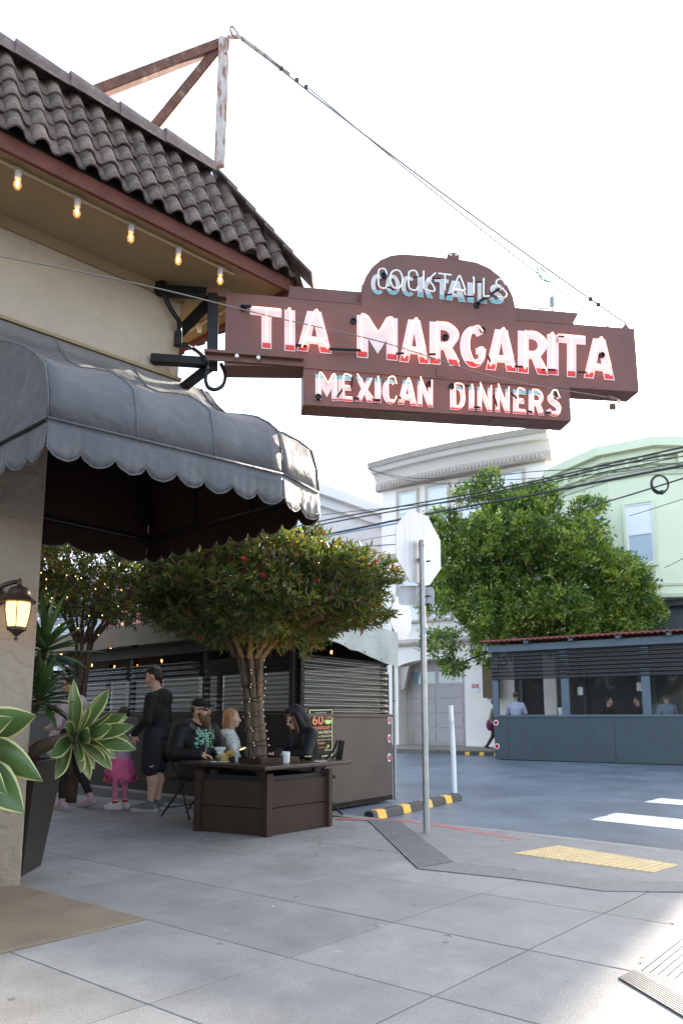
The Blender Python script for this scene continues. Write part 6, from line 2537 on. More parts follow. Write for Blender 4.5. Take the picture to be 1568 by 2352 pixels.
def glass(u, v, lab, h=.115, r=.040):
    q = V((u, v, TZ))
    t = thing('water_glass', lab, 'glass', tuple(q), 'drinks on the planter table')
    m = MB(); m.lathe([(r * .80, 0), (r * .84, .01), (r, h), (r * .95, h), (r * .78, .012)], q + V((0, 0, .0005)), 14); m.build('tumbler', mt['glass'], t, smooth=40)
    m = MB(); m.lathe([(r * .74, .014), (r * .90, h * .78), (r * .5, h * .80)], q, 12); m.build('ice_water', mt['ice'], t, smooth=40)
    return t


def cr2(x, y):      # from the table close-up
    return 380 + x / 3.92, 1600 + y / 3.92


glass(-1.065, 7.16, 'tumbler of iced water beside the yellow basket')
glass(-.555, 6.98, 'tumbler of iced water in front of the hooded woman')
q = V((-1.27, 7.24, TZ))
mg = thing('margarita_glass', 'wide margarita glass with green stem and pale frozen drink', 'glass', tuple(q), 'drinks on the planter table')
m = MB(); m.lathe([(.040, 0), (.038, .006), (.008, .012), (.007, .035), (.013, .045), (.007, .055), (.008, .07)], q, 14); m.build('stem', mt['greenglass'], mg, smooth=50)
m = MB(); m.lathe([(.01, .07), (.028, .078), (.036, .10), (.038, .112), (.060, .125), (.066, .15), (.062, .15)], q, 16); m.build('bowl', mt['ice'], mg, smooth=50)
q = V((-1.25, 7.24, TZ))
nap = MB(); nap.box(q + V((.0, -.03, .002)), (.20, .07, .003)); tag(nap.build('napkin', mt['napkin']), 'white napkin under the margarita glass', 'napkin')
q = V((-.22, 7.30, TZ))
nap = MB(); nap.box(q + V((.0, 0, .002)), (.13, .06, .003)); tag(nap.build('napkin', mt['napkin']), 'white napkin on the right side of the table top', 'napkin')
q = V((-1.17, 7.36, TZ))
bk = thing('chip_basket', 'yellow paper-lined basket of tortilla chips on the table', 'basket', tuple(q))
m = MB(); m.prism([q + V(p) for p in ((-.11, -.05, 0), (.11, -.05, 0), (.13, .05, 0), (-.13, .05, 0))], (.02, 0, .055)); m.build('basket', M('yellow_paper', (.48, .34, .07), .7, var=.15, vs=12), bk)
m = MB()
for k in range(16):
    p = q + V((rnd.uniform(-.08, .12), rnd.uniform(-.03, .04), .06 + rnd.uniform(0, .03)))
    m.prism([p, p + V((.045, .01, .012)), p + V((.02, .03, .03))], (0, .003, .003))
m.build('chip', M('tortilla_chip', (.62, .36, .05), .7), bk)['kind'] = 'stuff'
q = V((-.99, 7.52, TZ))
bk2 = thing('chip_plate', 'small dark plate heaped with orange chips by the spotlight', 'plate', tuple(q))
m = MB(); m.lathe([(.05, 0), (.085, .022), (.08, .022), (.05, .006)], q, 14); m.build('plate', mt['black'], bk2, smooth=40)
m = MB()
for k in range(12):
    p = q + V((rnd.uniform(-.05, .05), rnd.uniform(-.03, .03), .03 + rnd.uniform(0, .03)))
    m.prism([p, p + V((.045, .01, .012)), p + V((.02, .03, .03))], (0, .003, .003))
m.build('chip', bpy.data.materials['tortilla_chip'], bk2)['kind'] = 'stuff'
q = V((-.36, 7.50, TZ))
gb = thing('salsa_bowl', 'small black bowl of guacamole near the hooded woman', 'bowl', tuple(q))
m = MB(); m.lathe([(.03, 0), (.058, .035), (.054, .035), (.03, .008)], q, 14); m.build('bowl', mt['black'], gb, smooth=40)
m = MB(); m.ell(q + V((0, 0, .034)), (.048, .048, .014), 10, 6); m.build('guacamole', M('guacamole', (.30, .36, .12), .7, var=.3, vs=60, bump=.8, bs=90), gb, smooth=True)


# ------------------------------------------------------------------ folding chairs
def chair(x, y, rz, label, sh=.44):
    t = thing('folding_chair', label, 'chair', (x, y, 0), 'black folding chairs')
    Rm = Matrix.Rotation(rz, 3, 'Z')
    W = lambda p: V((x, y, 0)) + Rm @ V(p)
    m = MB()
    m.obox(W((-.20, -.19, sh - .025)), Rm @ V((.40, 0, 0)), Rm @ V((0, .38, 0)), (0, 0, .025))
    m.build('seat', mt['black'], t, bevel=.012)
    n = 8
    vs, fs = [], []
    for i in range(n + 1):
        a = -.75 + 1.5 * i / n
        for z, off in ((.60, 0), (.84, .04)):
            vs.append(W((.21 * math.sin(a) / math.sin(.75), -.20 - off - .05 * math.cos(a), z)))
    fs = [(2 * i, 2 * i + 1, 2 * i + 3, 2 * i + 2) for i in range(n)]
    o = link('backrest', mesh('backrest', vs, fs, mt['black'], None, True, t), t)
    sd = o.modifiers.new('t', 'SOLIDIFY'); sd.thickness = .015
    for s_ in (-1, 1):
        m = MB(); m.tube(spline([W((s_ * .205, .22, 0)), W((s_ * .205, .02, sh)), W((s_ * .205, -.20, .70)), W((s_ * .195, -.26, .84))], 4), .0115, 7); m.build('leg', mt['bracket'], t, smooth=True)
        m = MB(); m.tube([W((s_ * .185, -.27, 0)), W((s_ * .185, .12, sh - .02))], .0115, 7); m.build('leg', mt['bracket'], t, smooth=True)
    m = MB(); m.tube([W((-.2, .17, .12)), W((.2, .17, .12))], .009, 6); m.tube([W((-.18, -.2, .10)), W((.18, -.2, .10))], .009, 6); m.build('stretcher', mt['bracket'], t)
    return t


chair(-1.72, 7.97, math.radians(-125), 'black folding chair under the bearded man')
chair(-.28, 8.22, math.radians(98), 'black folding chair under the hooded woman')
chair(-1.46, 8.74, math.radians(-80), 'black folding chair under the blonde woman behind the tree trunk')

# ------------------------------------------------------------------ blue parklet across the road
bq = thing('blue_parklet', 'long slate blue dining parklet with clear windows and red corrugated roof across the road', 'parklet', (4.6, 20.8, RZ))
Q0 = V((4.6, 20.8, 0))
mt['blue'] = M('slate_blue_panel', (.044, .063, .069), .55, var=.08, vs=1.5, bump=.2, bs=60, stain=(.036, .052, .058), ss=1.2)
mt['blue_l'] = M('slate_blue_frame', (.085, .115, .140), .55, var=.06, vs=2)
mt['vinyl'] = glassy('clear_vinyl', (.05, .05, .045), .78, .05)
mt['smoke'] = glassy('smoked_corrugated', (.016, .014, .011), .10, .10)
mt['charcoal'] = M('shade_board', (.028, .028, .028), .7, var=.15, vs=2)  # near-black tone stands in for shade at the parklet's back
mt['redroof'] = M('red_corrugated', (.24, .06, .045), .6, var=.2, vs=4)
QP = lambda s, z, o=0: Q0 + dF * s + nF * o + V((0, 0, z))


def qbox(m, s0, s1, z0, z1, o0, o1):
    return m.obox(QP(s0, z0, o0), dF * (s1 - s0), nF * (o1 - o0), (0, 0, z1 - z0))


def qs(u, v):
    p = pp(u, v, Q0, nF)
    return (p - Q0).dot(dF), p.z


def b6(x, y):
    return qs((800 + x / 1.96) * F, (1400 + y / 1.96) * F)


ZSILL = b6(1000, 547)[1]; ZW1 = b6(860, 378)[1]; ZC1 = b6(860, 245)[1]
xs = [b6(x, 600)[0] for x in (704, 766, 1252)] 
xs = [0.0, xs[1], xs[2], xs[2] + 2.44, xs[2] + 4.88, xs[2] + 7.32]
BW = 10.5
for a, c in zip(xs[:-1], xs[1:]):
    m = MB(); qbox(m, a + .004, min(c, BW) - .004, RZ + .02, ZSILL - .01, -.05, 0); m.build('panel', mt['blue'], bq)
m = MB(); qbox(m, 0, BW, ZSILL - .008, ZSILL + .05, -.08, .03); m.build('sill', mt['blue_l'], bq)
ps = [b6(x, 460)[0] for x in (694, 720, 1010, 1046, 1380, 1420)]
step = ps[4] - ps[2]
posts = [(ps[0], ps[1]), (ps[2], ps[3]), (ps[4], ps[5])] + [(ps[4] + step * k, ps[5] + step * k) for k in (1, 2, 3)]
for a, c in posts:
    if c > BW:
        continue
    m = MB(); qbox(m, a, c, ZSILL + .052, ZC1, -.10, .012); m.build('post', mt['blue_l'], bq)
for (a, b1), (a2, c2_) in zip(posts[:-1], posts[1:]):
    if a2 > BW:
        continue
    m = MB()
    N_ = 10
    vs = []
    for i in range(N_ + 1):
        for z in (ZSILL + .05, (ZSILL + ZW1) / 2, ZW1 + .05):
            p = QP(b1 + (a2 - b1) * i / N_, z, -.05 + .02 * math.sin(i * 1.9 + z * 5))
            vs.append(p)
    fs_ = [(i * 3 + j, i * 3 + j + 1, i * 3 + j + 4, i * 3 + j + 3) for i in range(N_) for j in range(2)]
    link('vinyl_window', mesh('vinyl_window', vs, fs_, mt['vinyl'], None, True, bq), bq)
s_ = -.02
while s_ < BW - .2:
    e_ = min(s_ + 2.35, BW)
    corr(QP(s_, ZW1 + .01, .03), dF, e_ - s_ + .05, ZC1 - ZW1 - .02, 'corrugated_sheet', mt['smoke'], bq, pitch=.115, amp=.020)
    s_ = e_
m = MB(); qbox(m, -.1, BW, ZC1, ZC1 + .20, -.05, .10); m.build('fascia_beam', mt['blue_l'], bq)
m = MB(); qbox(m, 0, BW, RZ + .03, RZ + .16, -2.2, -.06); m.build('deck', mt['brown_dark'], bq)
m = MB(); qbox(m, 0, .06, RZ + .03, ZSILL, -2.2, -.06); m.build('end_panel', mt['blue'], bq)
m = MB(); qbox(m, BW - .06, BW, RZ + .03, ZSILL, -2.2, -.06); m.build('end_panel', mt['blue'], bq)
m = MB()
for k in range(6):
    qbox(m, .2 + 2 * k, .3 + 2 * k, RZ + .16, ZC1 + .25, -2.2, -2.1)
m.build('rear_post', mt['blue'], bq)
sg0 = (pp(*[((800 + 925 / 1.96) * F), 1600], QP(0, 0, -2.2), nF) - Q0).dot(dF)
m = MB(); qbox(m, 0, sg0, RZ + .16, ZC1 + .09, -2.30, -2.22); m.build('rear_wall_and_shade', mt['brown_dark'], bq)
m = MB(); qbox(m, sg0 + .95, BW, RZ + .16, ZC1 + .09, -2.30, -2.22); m.build('rear_wall_and_shade', mt['charcoal'], bq)  # added dark board in place of the shade seen behind the windows
m = MB(); qbox(m, 0, BW, ZC1 + .1, ZC1 + .35, -2.25, -2.15); m.build('rear_beam', mt['blue'], bq)
for k in range(6):
    s = b6(845, 215)[0] + k * 1.28
    m = MB(); qbox(m, s, s + .13, ZC1 + .2, ZC1 + .29, -2.3, .26); m.build('rafter', mt['blue_l'], bq)
# corrugated roof sheet, ridges running front to back
vs, fs_ = [], []
NR = 420
for i in range(NR + 1):
    s = -.25 + (BW + .4) * i / NR
    for o, z in ((.34, ZC1 + .295), (-2.5, ZC1 + .50)):
        vs.append(QP(s, z + .022 * math.sin(i * 2 * math.pi / 6), o))
fs_ = [(2 * i, 2 * i + 1, 2 * i + 3, 2 * i + 2) for i in range(NR)]
o = link('corrugated_roof', mesh('corrugated_roof', vs, fs_, mt['redroof'], None, True, bq), bq)
sd = o.modifiers.new('t', 'SOLIDIFY'); sd.thickness = .035
for nm, (x, y) in (('upper', (709, 576)), ('lower', (714, 684))):
    s, z = b6(x, y)
    q = QP(s, z, .002)
    rf = thing('road_reflector', '%s red round reflector on the left end of the blue parklet' % nm, 'reflector', tuple(q), 'red reflectors on the blue parklet')
    m = MB(); m.prism([q + dF * (.075 * math.cos(a)) + V((0, 0, .085 * math.sin(a))) for a in np.linspace(0, 2 * math.pi, 16, endpoint=False)], nF * .01); m.build('white_plate', mt['sash'], rf)
    m = MB(); m.prism([q + nF * .011 + dF * (.052 * math.cos(a)) + V((0, 0, .060 * math.sin(a))) for a in np.linspace(0, 2 * math.pi, 16, endpoint=False)], nF * .008); m.build('lens', bpy.data.materials['reflector_red'], rf)
# tables, pots and heaters seen through the windows
for k, s in enumerate((1.2, 3.7, 6.2)):
    t = thing('dining_table', '%s dark table behind the windows of the blue parklet' % ('left', 'middle', 'right')[k], 'table', tuple(QP(s, .04, -1.1)), 'tables in the blue parklet')
    m = MB(); m.box(QP(s, .80, -1.1), (.9, .8, .04)); m.build('table_top', mt['brown_top'], t)
    m = MB(); m.tube([QP(s, .04, -1.1), QP(s, .79, -1.1)], .04, 8); m.build('leg', mt['black'], t)
    for j in range(5):
        q = QP(s + rnd.uniform(-.35, .35), .822, -1.1 + rnd.uniform(-.25, .25))
        m = MB(); hh = .10 + .07 * j; m.lathe([(.03, 0), (.035, hh * .7), (.014, hh)], q, 8)
        tag(m.build('table_bottle', rnd.choice([mt['napkin'], mt['yellow'], mt['brown'], mt['glass']]), smooth=40), '%s on the %s table in the blue parklet' % (('shortest cup', 'small cup', 'middling bottle', 'tall bottle', 'tallest bottle')[j], ('left', 'middle', 'right')[k]), 'bottle', 'bottles and cups on the %s table in the blue parklet' % ('left', 'middle', 'right')[k])
s, z = b6(1002, 545)
fpot = thing('white_flower_pot', 'white flower pot with a small plant on the sill inside the blue parklet', 'plant pot', tuple(QP(s, ZSILL + .05, -.3)))
m = MB(); m.lathe([(.10, .86), (.13, 1.42), (.11, 1.42)], QP(s, 0, -.35), 12); m.build('pot', mt['sash'], fpot, smooth=40)
for i in range(14):
    a = i * 2.4
    blade('leaf', fpot, QP(s, 1.40, -.35), (math.cos(a) * .7, math.sin(a) * .7, 1), .26, .03, .5, [mt['yucca2']], seg=4)
m = MB()
m.tube([QP(s, .16, -.35), QP(s, .87, -.35)], .05, 8)
m.build('stand', mt['black'], fpot)
for k, (x, y) in enumerate(((1078, 428), (1356, 408))):
    s, z = b6(x, y)
    q = QP(s, z, -.5)
    t = thing('heater_lamp', '%s slim black heater post with a white head in the blue parklet' % ('left', 'right')[k], 'heater', tuple(q), 'heater posts in the blue parklet')
    m = MB(); m.tube([QP(s, .16, -.5), QP(s, ZC1, -.5)], .035, 8); m.build('post', mt['black'], t)
    m = MB(); m.box(q, (.13, .13, .24)); m.build('head', mt['napkin'], t, bevel=.02)
# ------------------------------------------------------------------ people
def surface_net(F_, org, h):
    """smooth quad surface of the zero level of a sampled field (negative inside)"""
    nx, ny, nz = F_.shape
    S = F_ < 0
    cs = [(i, j, k) for i in (0, 1) for j in (0, 1) for k in (0, 1)]
    sl = lambda i, j, k: (slice(i, nx - 1 + i), slice(j, ny - 1 + j), slice(k, nz - 1 + k))
    cnt = sum(S[sl(*c)].astype(np.int8) for c in cs)
    act = (cnt > 0) & (cnt < 8)
    idx = np.argwhere(act)
    acc = np.zeros((len(idx), 3)); num = np.zeros(len(idx))
    I, J, K = idx.T
    for a in cs:
        for ax in range(3):
            if a[ax]:
                continue
            b = list(a); b[ax] = 1
            fa = F_[I + a[0], J + a[1], K + a[2]]; fb = F_[I + b[0], J + b[1], K + b[2]]
            cr_ = (fa < 0) != (fb < 0)
            t_ = np.where(cr_, fa / np.where(cr_, fa - fb, 1), 0)
            p = np.tile(np.array(a, float), (len(idx), 1)); p[:, ax] += t_
            acc += p * cr_[:, None]; num += cr_
    Vt = (idx + acc / num[:, None]) * h + org
    ids = -np.ones((nx - 1, ny - 1, nz - 1), int)
    ids[I, J, K] = np.arange(len(idx))
    quads = []
    for ax in range(3):
        o1, o2 = [(1, 2), (2, 0), (0, 1)][ax]
        s0 = [slice(1, n - 1) for n in F_.shape]; s0[ax] = slice(0, F_.shape[ax] - 1)
        s1 = list(s0); s1[ax] = slice(1, F_.shape[ax])
        A, Bs = S[tuple(s0)], S[tuple(s1)]
        ch = np.argwhere(A != Bs)
        base = ch.copy()
        for d_ in range(3):
            if d_ != ax:
                base[:, d_] += 1
        inside = A[tuple(ch.T)]
        g = lambda u, w: ids[tuple((base - u * np.eye(3, dtype=int)[o1] - w * np.eye(3, dtype=int)[o2]).T)]
        q = np.stack([g(1, 1), g(0, 1), g(0, 0), g(1, 0)], 1)
        q[~inside] = q[~inside][:, ::-1]
        quads.append(q)
    return Vt, np.concatenate(quads)


def solid(prims, h=.009, k=.028):
    """prims: (kind, a, b/radii, ra, rb, mat[, rot]) unioned softly; returns verts, quads, material per quad"""
    P = []
    for p in prims:
        P.append(p)
    lo = np.array([1e9] * 3); hi = -lo
    for p in P:
        if p[0] == 'c':
            a, b, r = np.array(p[1]), np.array(p[2]), max(p[3], p[4])
            lo = np.minimum(lo, np.minimum(a, b) - r); hi = np.maximum(hi, np.maximum(a, b) + r)
        else:
            a, r = np.array(p[1]), max(p[2])
            lo = np.minimum(lo, a - r); hi = np.maximum(hi, a + r)
    lo -= .03; hi += .03
    n = np.ceil((hi - lo) / h).astype(int) + 1
    Fd = np.full(n, .2, np.float32)
    def dist(p, X):
        if p[0] == 'c':
            a, b = np.array(p[1]), np.array(p[2])
            ab = b - a; l2 = ab @ ab + 1e-9
            t_ = np.clip(((X - a) @ ab) / l2, 0, 1)
            return np.linalg.norm(X - a - t_[..., None] * ab, axis=-1) - (p[3] + (p[4] - p[3]) * t_)
        r = np.array(p[2]); q = X - np.array(p[1])
        if len(p) > 6 and p[6] is not None:
            q = q @ np.array(p[6])
        q = q / r
        return (np.linalg.norm(q, axis=-1) - 1) * r.min()
    for p in P:
        if p[0] == 'c':
            a, b, r = np.array(p[1]), np.array(p[2]), max(p[3], p[4])
            l_, h_ = np.minimum(a, b) - r, np.maximum(a, b) + r
        else:
            l_, h_ = np.array(p[1]) - max(p[2]), np.array(p[1]) + max(p[2])
        i0 = np.maximum(((l_ - lo - .05) / h).astype(int), 0); i1 = np.minimum(((h_ - lo + .05) / h).astype(int) + 2, n)
        ax = [lo[d] + h * np.arange(i0[d], i1[d]) for d in range(3)]
        X = np.stack(np.meshgrid(*ax, indexing='ij'), -1)
        d = dist(p, X).astype(np.float32)
        s = (slice(i0[0], i1[0]), slice(i0[1], i1[1]), slice(i0[2], i1[2]))
        o = Fd[s]
        kk = p[7] if len(p) > 7 else k
        hh = np.clip(.5 + .5 * (o - d) / kk, 0, 1)
        Fd[s] = o * (1 - hh) + d * hh - kk * hh * (1 - hh)
    Vt, Qd = surface_net(Fd, lo, h)
    cen_ = Vt[Qd].mean(1)
    D = np.stack([dist(p, cen_) for p in P], 1)
    mi = np.array([p[5] for p in P])[D.argmin(1)]
    return Vt, Qd, mi


def place(pts, x, y, z, rz):
    c, s = math.cos(rz), math.sin(rz)
    A = np.asarray(pts, float)
    return np.stack([x + A[:, 0] * c - A[:, 1] * s, y + A[:, 0] * s + A[:, 1] * c, z + A[:, 2]], 1)


class Figure:
    """joints are given in the figure's own frame: x to its left-right, +y the way it faces, z up"""
    def __init__(self, label, x, y, z, rz, mats, h=.009, name='person', group=None):
        self.o = thing(name, label, 'person', (x, y, z), group)
        self.T = (x, y, z, rz)
        self.mats = mats
        self.h = h
        self.p = []

    def c(self, a, b, ra, rb, m, k=.028):
        self.p.append(('c', a, b, ra, rb, m, None, k)); return self

    def e(self, a, r, m, rot=None, k=.028):
        self.p.append(('e', a, r, 0, 0, m, rot, k)); return self

    def body(self, name='body'):
        Vt, Qd, mi = solid(self.p, self.h)
        W = place(Vt, *self.T)
        link(name, mesh(name, [V(p) for p in W], [tuple(q) for q in Qd], self.mats, [int(i) for i in mi], True, self.o), self.o)
        self.p = []

    def piece(self, name, prims, mats, h=.006, k=.02):
        Vt, Qd, mi = solid([tuple(list(q) + [None, k][len(q) - 6:]) if len(q) < 8 else q for q in prims], h)
        W = place(Vt, *self.T)
        return link(name, mesh(name, [V(p) for p in W], [tuple(q) for q in Qd], mats, [int(i) for i in mi], True, self.o), self.o)

    def mb(self, m, name, mat, smooth=False, parent=None):
        m.v = [V(p) for p in place(m.v, *self.T)]
        return m.build(name, mat, parent or self.o, smooth=smooth)

    def head(self, c, yaw, pitch, mskin, mhair=None, s=1.0):
        """head with brow, nose, mouth, ears; returns a mapper from head space to figure space"""
        Rm = Matrix.Rotation(yaw, 3, 'Z') @ Matrix.Rotation(pitch, 3, 'X')
        f = lambda x, y, z: tuple(V(c) + Rm @ (V((x, y, z)) * s))
        rot = [list(r) for r in Rm]
        self.e(f(0, -.012, .025), (.073 * s, .092 * s, .098 * s), mskin, rot)
        self.e(f(0, .022, -.045), (.056 * s, .066 * s, .072 * s), mskin, rot)
        self.e(f(0, .062, -.088), (.028 * s, .024 * s, .022 * s), mskin, rot, .02)
        self.c(f(0, .082, .012), f(0, .104, -.028), .009 * s, .016 * s, mskin, .012)
        for sx_ in (-1, 1):
            self.e(f(sx_ * .075, -.008, -.018), (.012 * s, .022 * s, .033 * s), mskin, rot, .01)
            self.e(f(sx_ * .042, .055, -.028), (.024 * s, .022 * s, .024 * s), mskin, rot, .02)
        self.c(f(-.022, .083, -.062), f(.022, .083, -.062), .008 * s, .008 * s, mskin, .01)
        return f

    def hand(self, w, d, pn, m, side=1, curl=.5, s=1.0):
        """palm and five fingers: w wrist, d pointing direction, pn palm normal"""
        d = V(d).normalized(); pn = V(pn).normalized(); sv = d.cross(pn).normalized() * side
        w = V(w)
        pc = w + d * .048 * s
        self.c(tuple(w), tuple(pc), .026 * s, .03 * s, m, .015)
        for i, (o, L_) in enumerate(((-.028, .062), (-.010, .074), (.010, .070), (.027, .056))):
            k0 = w + d * .082 * s + sv * o * s
            d1 = (d * math.cos(curl * .6) + pn * math.sin(curl * .6))
            d2 = (d * math.cos(curl * 1.7) + pn * math.sin(curl * 1.7))
            k1 = k0 + d1 * L_ * .55 * s; k2 = k1 + d2 * L_ * .5 * s
            self.c(tuple(pc + sv * o * s), tuple(k0), .013 * s, .0105 * s, m, .008)
            self.c(tuple(k0), tuple(k1), .0105 * s, .0095 * s, m, .004)
            self.c(tuple(k1), tuple(k2), .0095 * s, .008 * s, m, .004)
        t0 = w + d * .03 * s - sv * .026 * s
        t1 = t0 + (d * .6 - sv * .6 + pn * .4).normalized() * .04 * s
        t2 = t1 + (d * .85 + pn * .4).normalized() * .03 * s
        self.c(tuple(t0), tuple(t1), .014 * s, .012 * s, m, .008)
        self.c(tuple(t1), tuple(t2), .011 * s, .009 * s, m, .006)


SK = M('skin', (.50, .29, .20), .55, var=.06, vs=15)
SKS = M('fair_skin', (.58, .36, .27), .55, var=.06, vs=15)
HB = M('dark_brown_hair', (.028, .017, .011), .5, var=.35, vs=40, stretch=(1, 1, .25))
HBL = M('blonde_hair', (.38, .20, .08), .5, var=.3, vs=40, stretch=(1, 1, .2))
HRD = M('auburn_hair', (.11, .035, .02), .5, var=.3, vs=40, stretch=(1, 1, .2))
BLK = M('black_jersey', (.005, .005, .005), .85, var=.3, vs=12, bump=.5, bs=20, bdist=.02)
BLKJ = M('black_padded_jacket', (.0055, .0055, .0055), .6, var=.3, vs=14, spec=.3, bump=.5, bs=26, bdist=.02, stretch=(1, 1, 2.2))
NAVY = M('navy_shorts', (.016, .016, .025), .75, var=.15, vs=6, bump=.4, bs=14, bdist=.02)
LAV = M('lavender_fleece', (.52, .36, .50), .9, var=.10, vs=14, bump=.6, bs=60)
PALE = M('pale_lilac_hoodie', (.55, .45, .50), .85, var=.08, vs=9, bump=.4, bs=40)
PKT = M('pink_tights', (.62, .22, .32), .75, var=.08, vs=10)
PKS = M('pink_tulle', (.72, .14, .32), .8, var=.12, vs=8)
GRS = M('grey_trainer', (.13, .14, .14), .7, var=.25, vs=30)
WSH = M('white_shoe', (.68, .64, .66), .6, var=.08, vs=20)
LSH = M('lilac_trainer', (.52, .36, .42), .65, var=.15, vs=25)
SOLE = M('shoe_sole', (.42, .40, .38), .6)
SHADE = M('sunglass_black', (.006, .006, .006), .12, spec=.8)
MINT = M('mint_print', (.22, .55, .40), .7)
GREYH = M('charcoal_hood', (.075, .072, .072), .85, var=.15, vs=18)
DKT = M('dark_tights', (.014, .012, .014), .8)


def shoe(fig, a, d, mats, L_=.27, mi=(0, 1)):
    """a: ankle point on the ground, d: toe direction"""
    a, d = V(a), V(d).normalized()
    U = V((0, 0, 1))
    pr = [('c', tuple(a - d * .05 + U * .045), tuple(a + d * .06 + U * .045), .042, .044, 0), ('c', tuple(a + d * .05 + U * .05), tuple(a + d * (L_ - .09) + U * .034), .045, .034, 0),
          ('c', tuple(a + U * .06), tuple(a + U * .105), .043, .040, 0),
          ('c', tuple(a - d * .055 + U * .016), tuple(a + d * (L_ - .10) + U * .016), .040, .044, 1)]
    pr = [(q[0], q[1], q[2], q[3] * L_ / .27, q[4] * L_ / .27, q[5]) for q in pr]
    return fig.piece('shoe', pr, mats, .006, .012)


# --- man in black hooded jacket, standing with a menu, back three quarters to us
g_ = Figure('man in black hooded top and navy shorts standing with a grey folder, seen from behind', -2.28, 8.50, 0, math.radians(80), [SK, BLK, NAVY, SKS])
g = g_
for s_ in (-1, 1):
    hx = s_ * .085
    g.c((hx, 0, .88), (hx * 1.05, .02, .50), .088, .062, 3)
    g.c((hx * 1.05, .02, .50), (hx * 1.05, -.02, .36), .060, .060, 3)
    g.c((hx * 1.05, -.02, .36), (hx * 1.1, .0, .09), .060, .036, 3)
    g.c((hx, 0, .90), (hx * 1.25, .01, .52), .115, .108, 2)
g.e((0, -.01, .93), (.185, .135, .13), 2)
g.c((0, -.01, .98), (0, .00, 1.16), .150, .155, 1)
g.e((0, -.01, 1.22), (.205, .135, .20), 1)
g.e((0, -.02, 1.36), (.215, .105, .075), 1)
g.e((0, -.085, 1.37), (.135, .085, .10), 1)
g.e((.0, -.135, 1.33), (.09, .05, .10), 1)
g.c((0, -.02, 1.40), (-.02, .02, 1.50), .062, .055, 3)
for s_ in (-1, 1):
    sh = (s_ * .205, -.01, 1.35)
    el = (s_ * .27, -.02, 1.08) if s_ > 0 else (-.27, .0, 1.08)
    wr = (s_ * .25, .10, .90) if s_ > 0 else (-.25, .16, .92)
    g.c(sh, el, .072, .058, 1); g.c(el, wr, .056, .042, 1)
    g.hand(wr, (-.05 * s_, .25, -.9), (-s_, 0, 0), 3, s_, .7, 1.05)
hf = g.head((-.01, .055, 1.615), math.radians(6), math.radians(-16), 3, s=1.02)
g.body()
g.piece('hair', [('e', hf(0, -.03, .05), (.082, .092, .085), 0, 0, 0), ('e', hf(0, -.055, -.005), (.076, .068, .07), 0, 0, 0), ('e', hf(0, .03, .085), (.06, .05, .035), 0, 0, 0)] + [('e', hf(.06 * math.cos(i * 2.4), -.03 + .06 * math.sin(i * 2.4), .075 + .03 * math.sin(i * 5)), (.026, .026, .024), 0, 0, 0) for i in range(14)], [HB], .006, .012)
for s_ in (-1, 1):
    shoe(g, (s_ * .095, .0, 0), (s_ * .15 - .1, 1, 0), [GRS, SOLE], .29)
m = MB(); m.box((-.255, .215, .99), (.02, .17, .26), Matrix.Rotation(.15, 3, 'X')); g.mb(m, 'folder', M('grey_folder', (.12, .115, .11), .6))
m = MB()
for i in range(6):
    t_ = i / 5
    x_ = .152 + .004 * i
m.tube([V((-.215, -.03, .535)), V((-.205, -.055, .53)), V((-.19, -.075, .545))], [.003, .006, .002], 5); g.mb(m, 'swoosh', mt['sash'])
m = MB(); m.tube([V((-.20, .235, .895)), V((-.272, .20, .90))], .012, 6); g.mb(m, 'wristwatch', mt['galv'])

# --- girl in a pink tutu
g = Figure('small girl in lavender fleece, pink tulle skirt and pink tights, seen from behind', -2.73, 8.62, 0, math.radians(52), [SKS, LAV, PKT, HB])
for s_ in (-1, 1):
    g.c((s_ * .06, 0, .62), (s_ * .065, .015, .34), .062, .045, 2)
    g.c((s_ * .065, .015, .34), (s_ * .07, -.01, .08), .045, .028, 2)
g.c((0, 0, .60), (0, 0, .76), .105, .115, 1)
g.e((0, 0, .84), (.145, .11, .13), 1)
g.e((0, -.01, .93), (.135, .08, .055), 1)
g.c((0, 0, .94), (0, .01, 1.02), .045, .04, 0)
for s_ in (-1, 1):
    g.c((s_ * .135, 0, .92), (s_ * .165, .02, .74), .052, .044, 1)
    g.c((s_ * .165, .02, .74), (s_ * .11, .14, .66), .042, .034, 1)
    g.hand((s_ * .11, .14, .66), (-.3 * s_, .9, -.2), (-s_, 0, 0), 0, s_, .6, .7)
hf = g.head((0, .015, 1.125), math.radians(-10), math.radians(-8), 0, s=.92)
g.body()
g.piece('hair', [('e', hf(0, -.025, .035), (.080, .092, .092), 0, 0, 0), ('e', hf(0, -.06, -.06), (.072, .05, .10), 0, 0, 0), ('c', hf(-.02, -.09, -.06), hf(-.05, -.08, -.16), .04, .02, 0), ('c', hf(.04, -.08, -.06), hf(.07, -.05, -.13), .035, .02, 0)], [HB], .006, .015)
m = MB(); m.ell(hf(.075, -.04, .0), (.016, .016, .016), 8, 6); g.mb(m, 'hair_tie', PKS)
for s_ in (-1, 1):
    shoe(g, (s_ * .07, -.01, 0), (s_ * .3 - .45, 1, 0), [WSH, WSH], .20)
    m = MB(); m.tube([V((s_ * .07, -.01, .075)), V((s_ * .07, -.01, .105))], .036, 10); g.mb(m, 'sock_cuff', mt['red'])
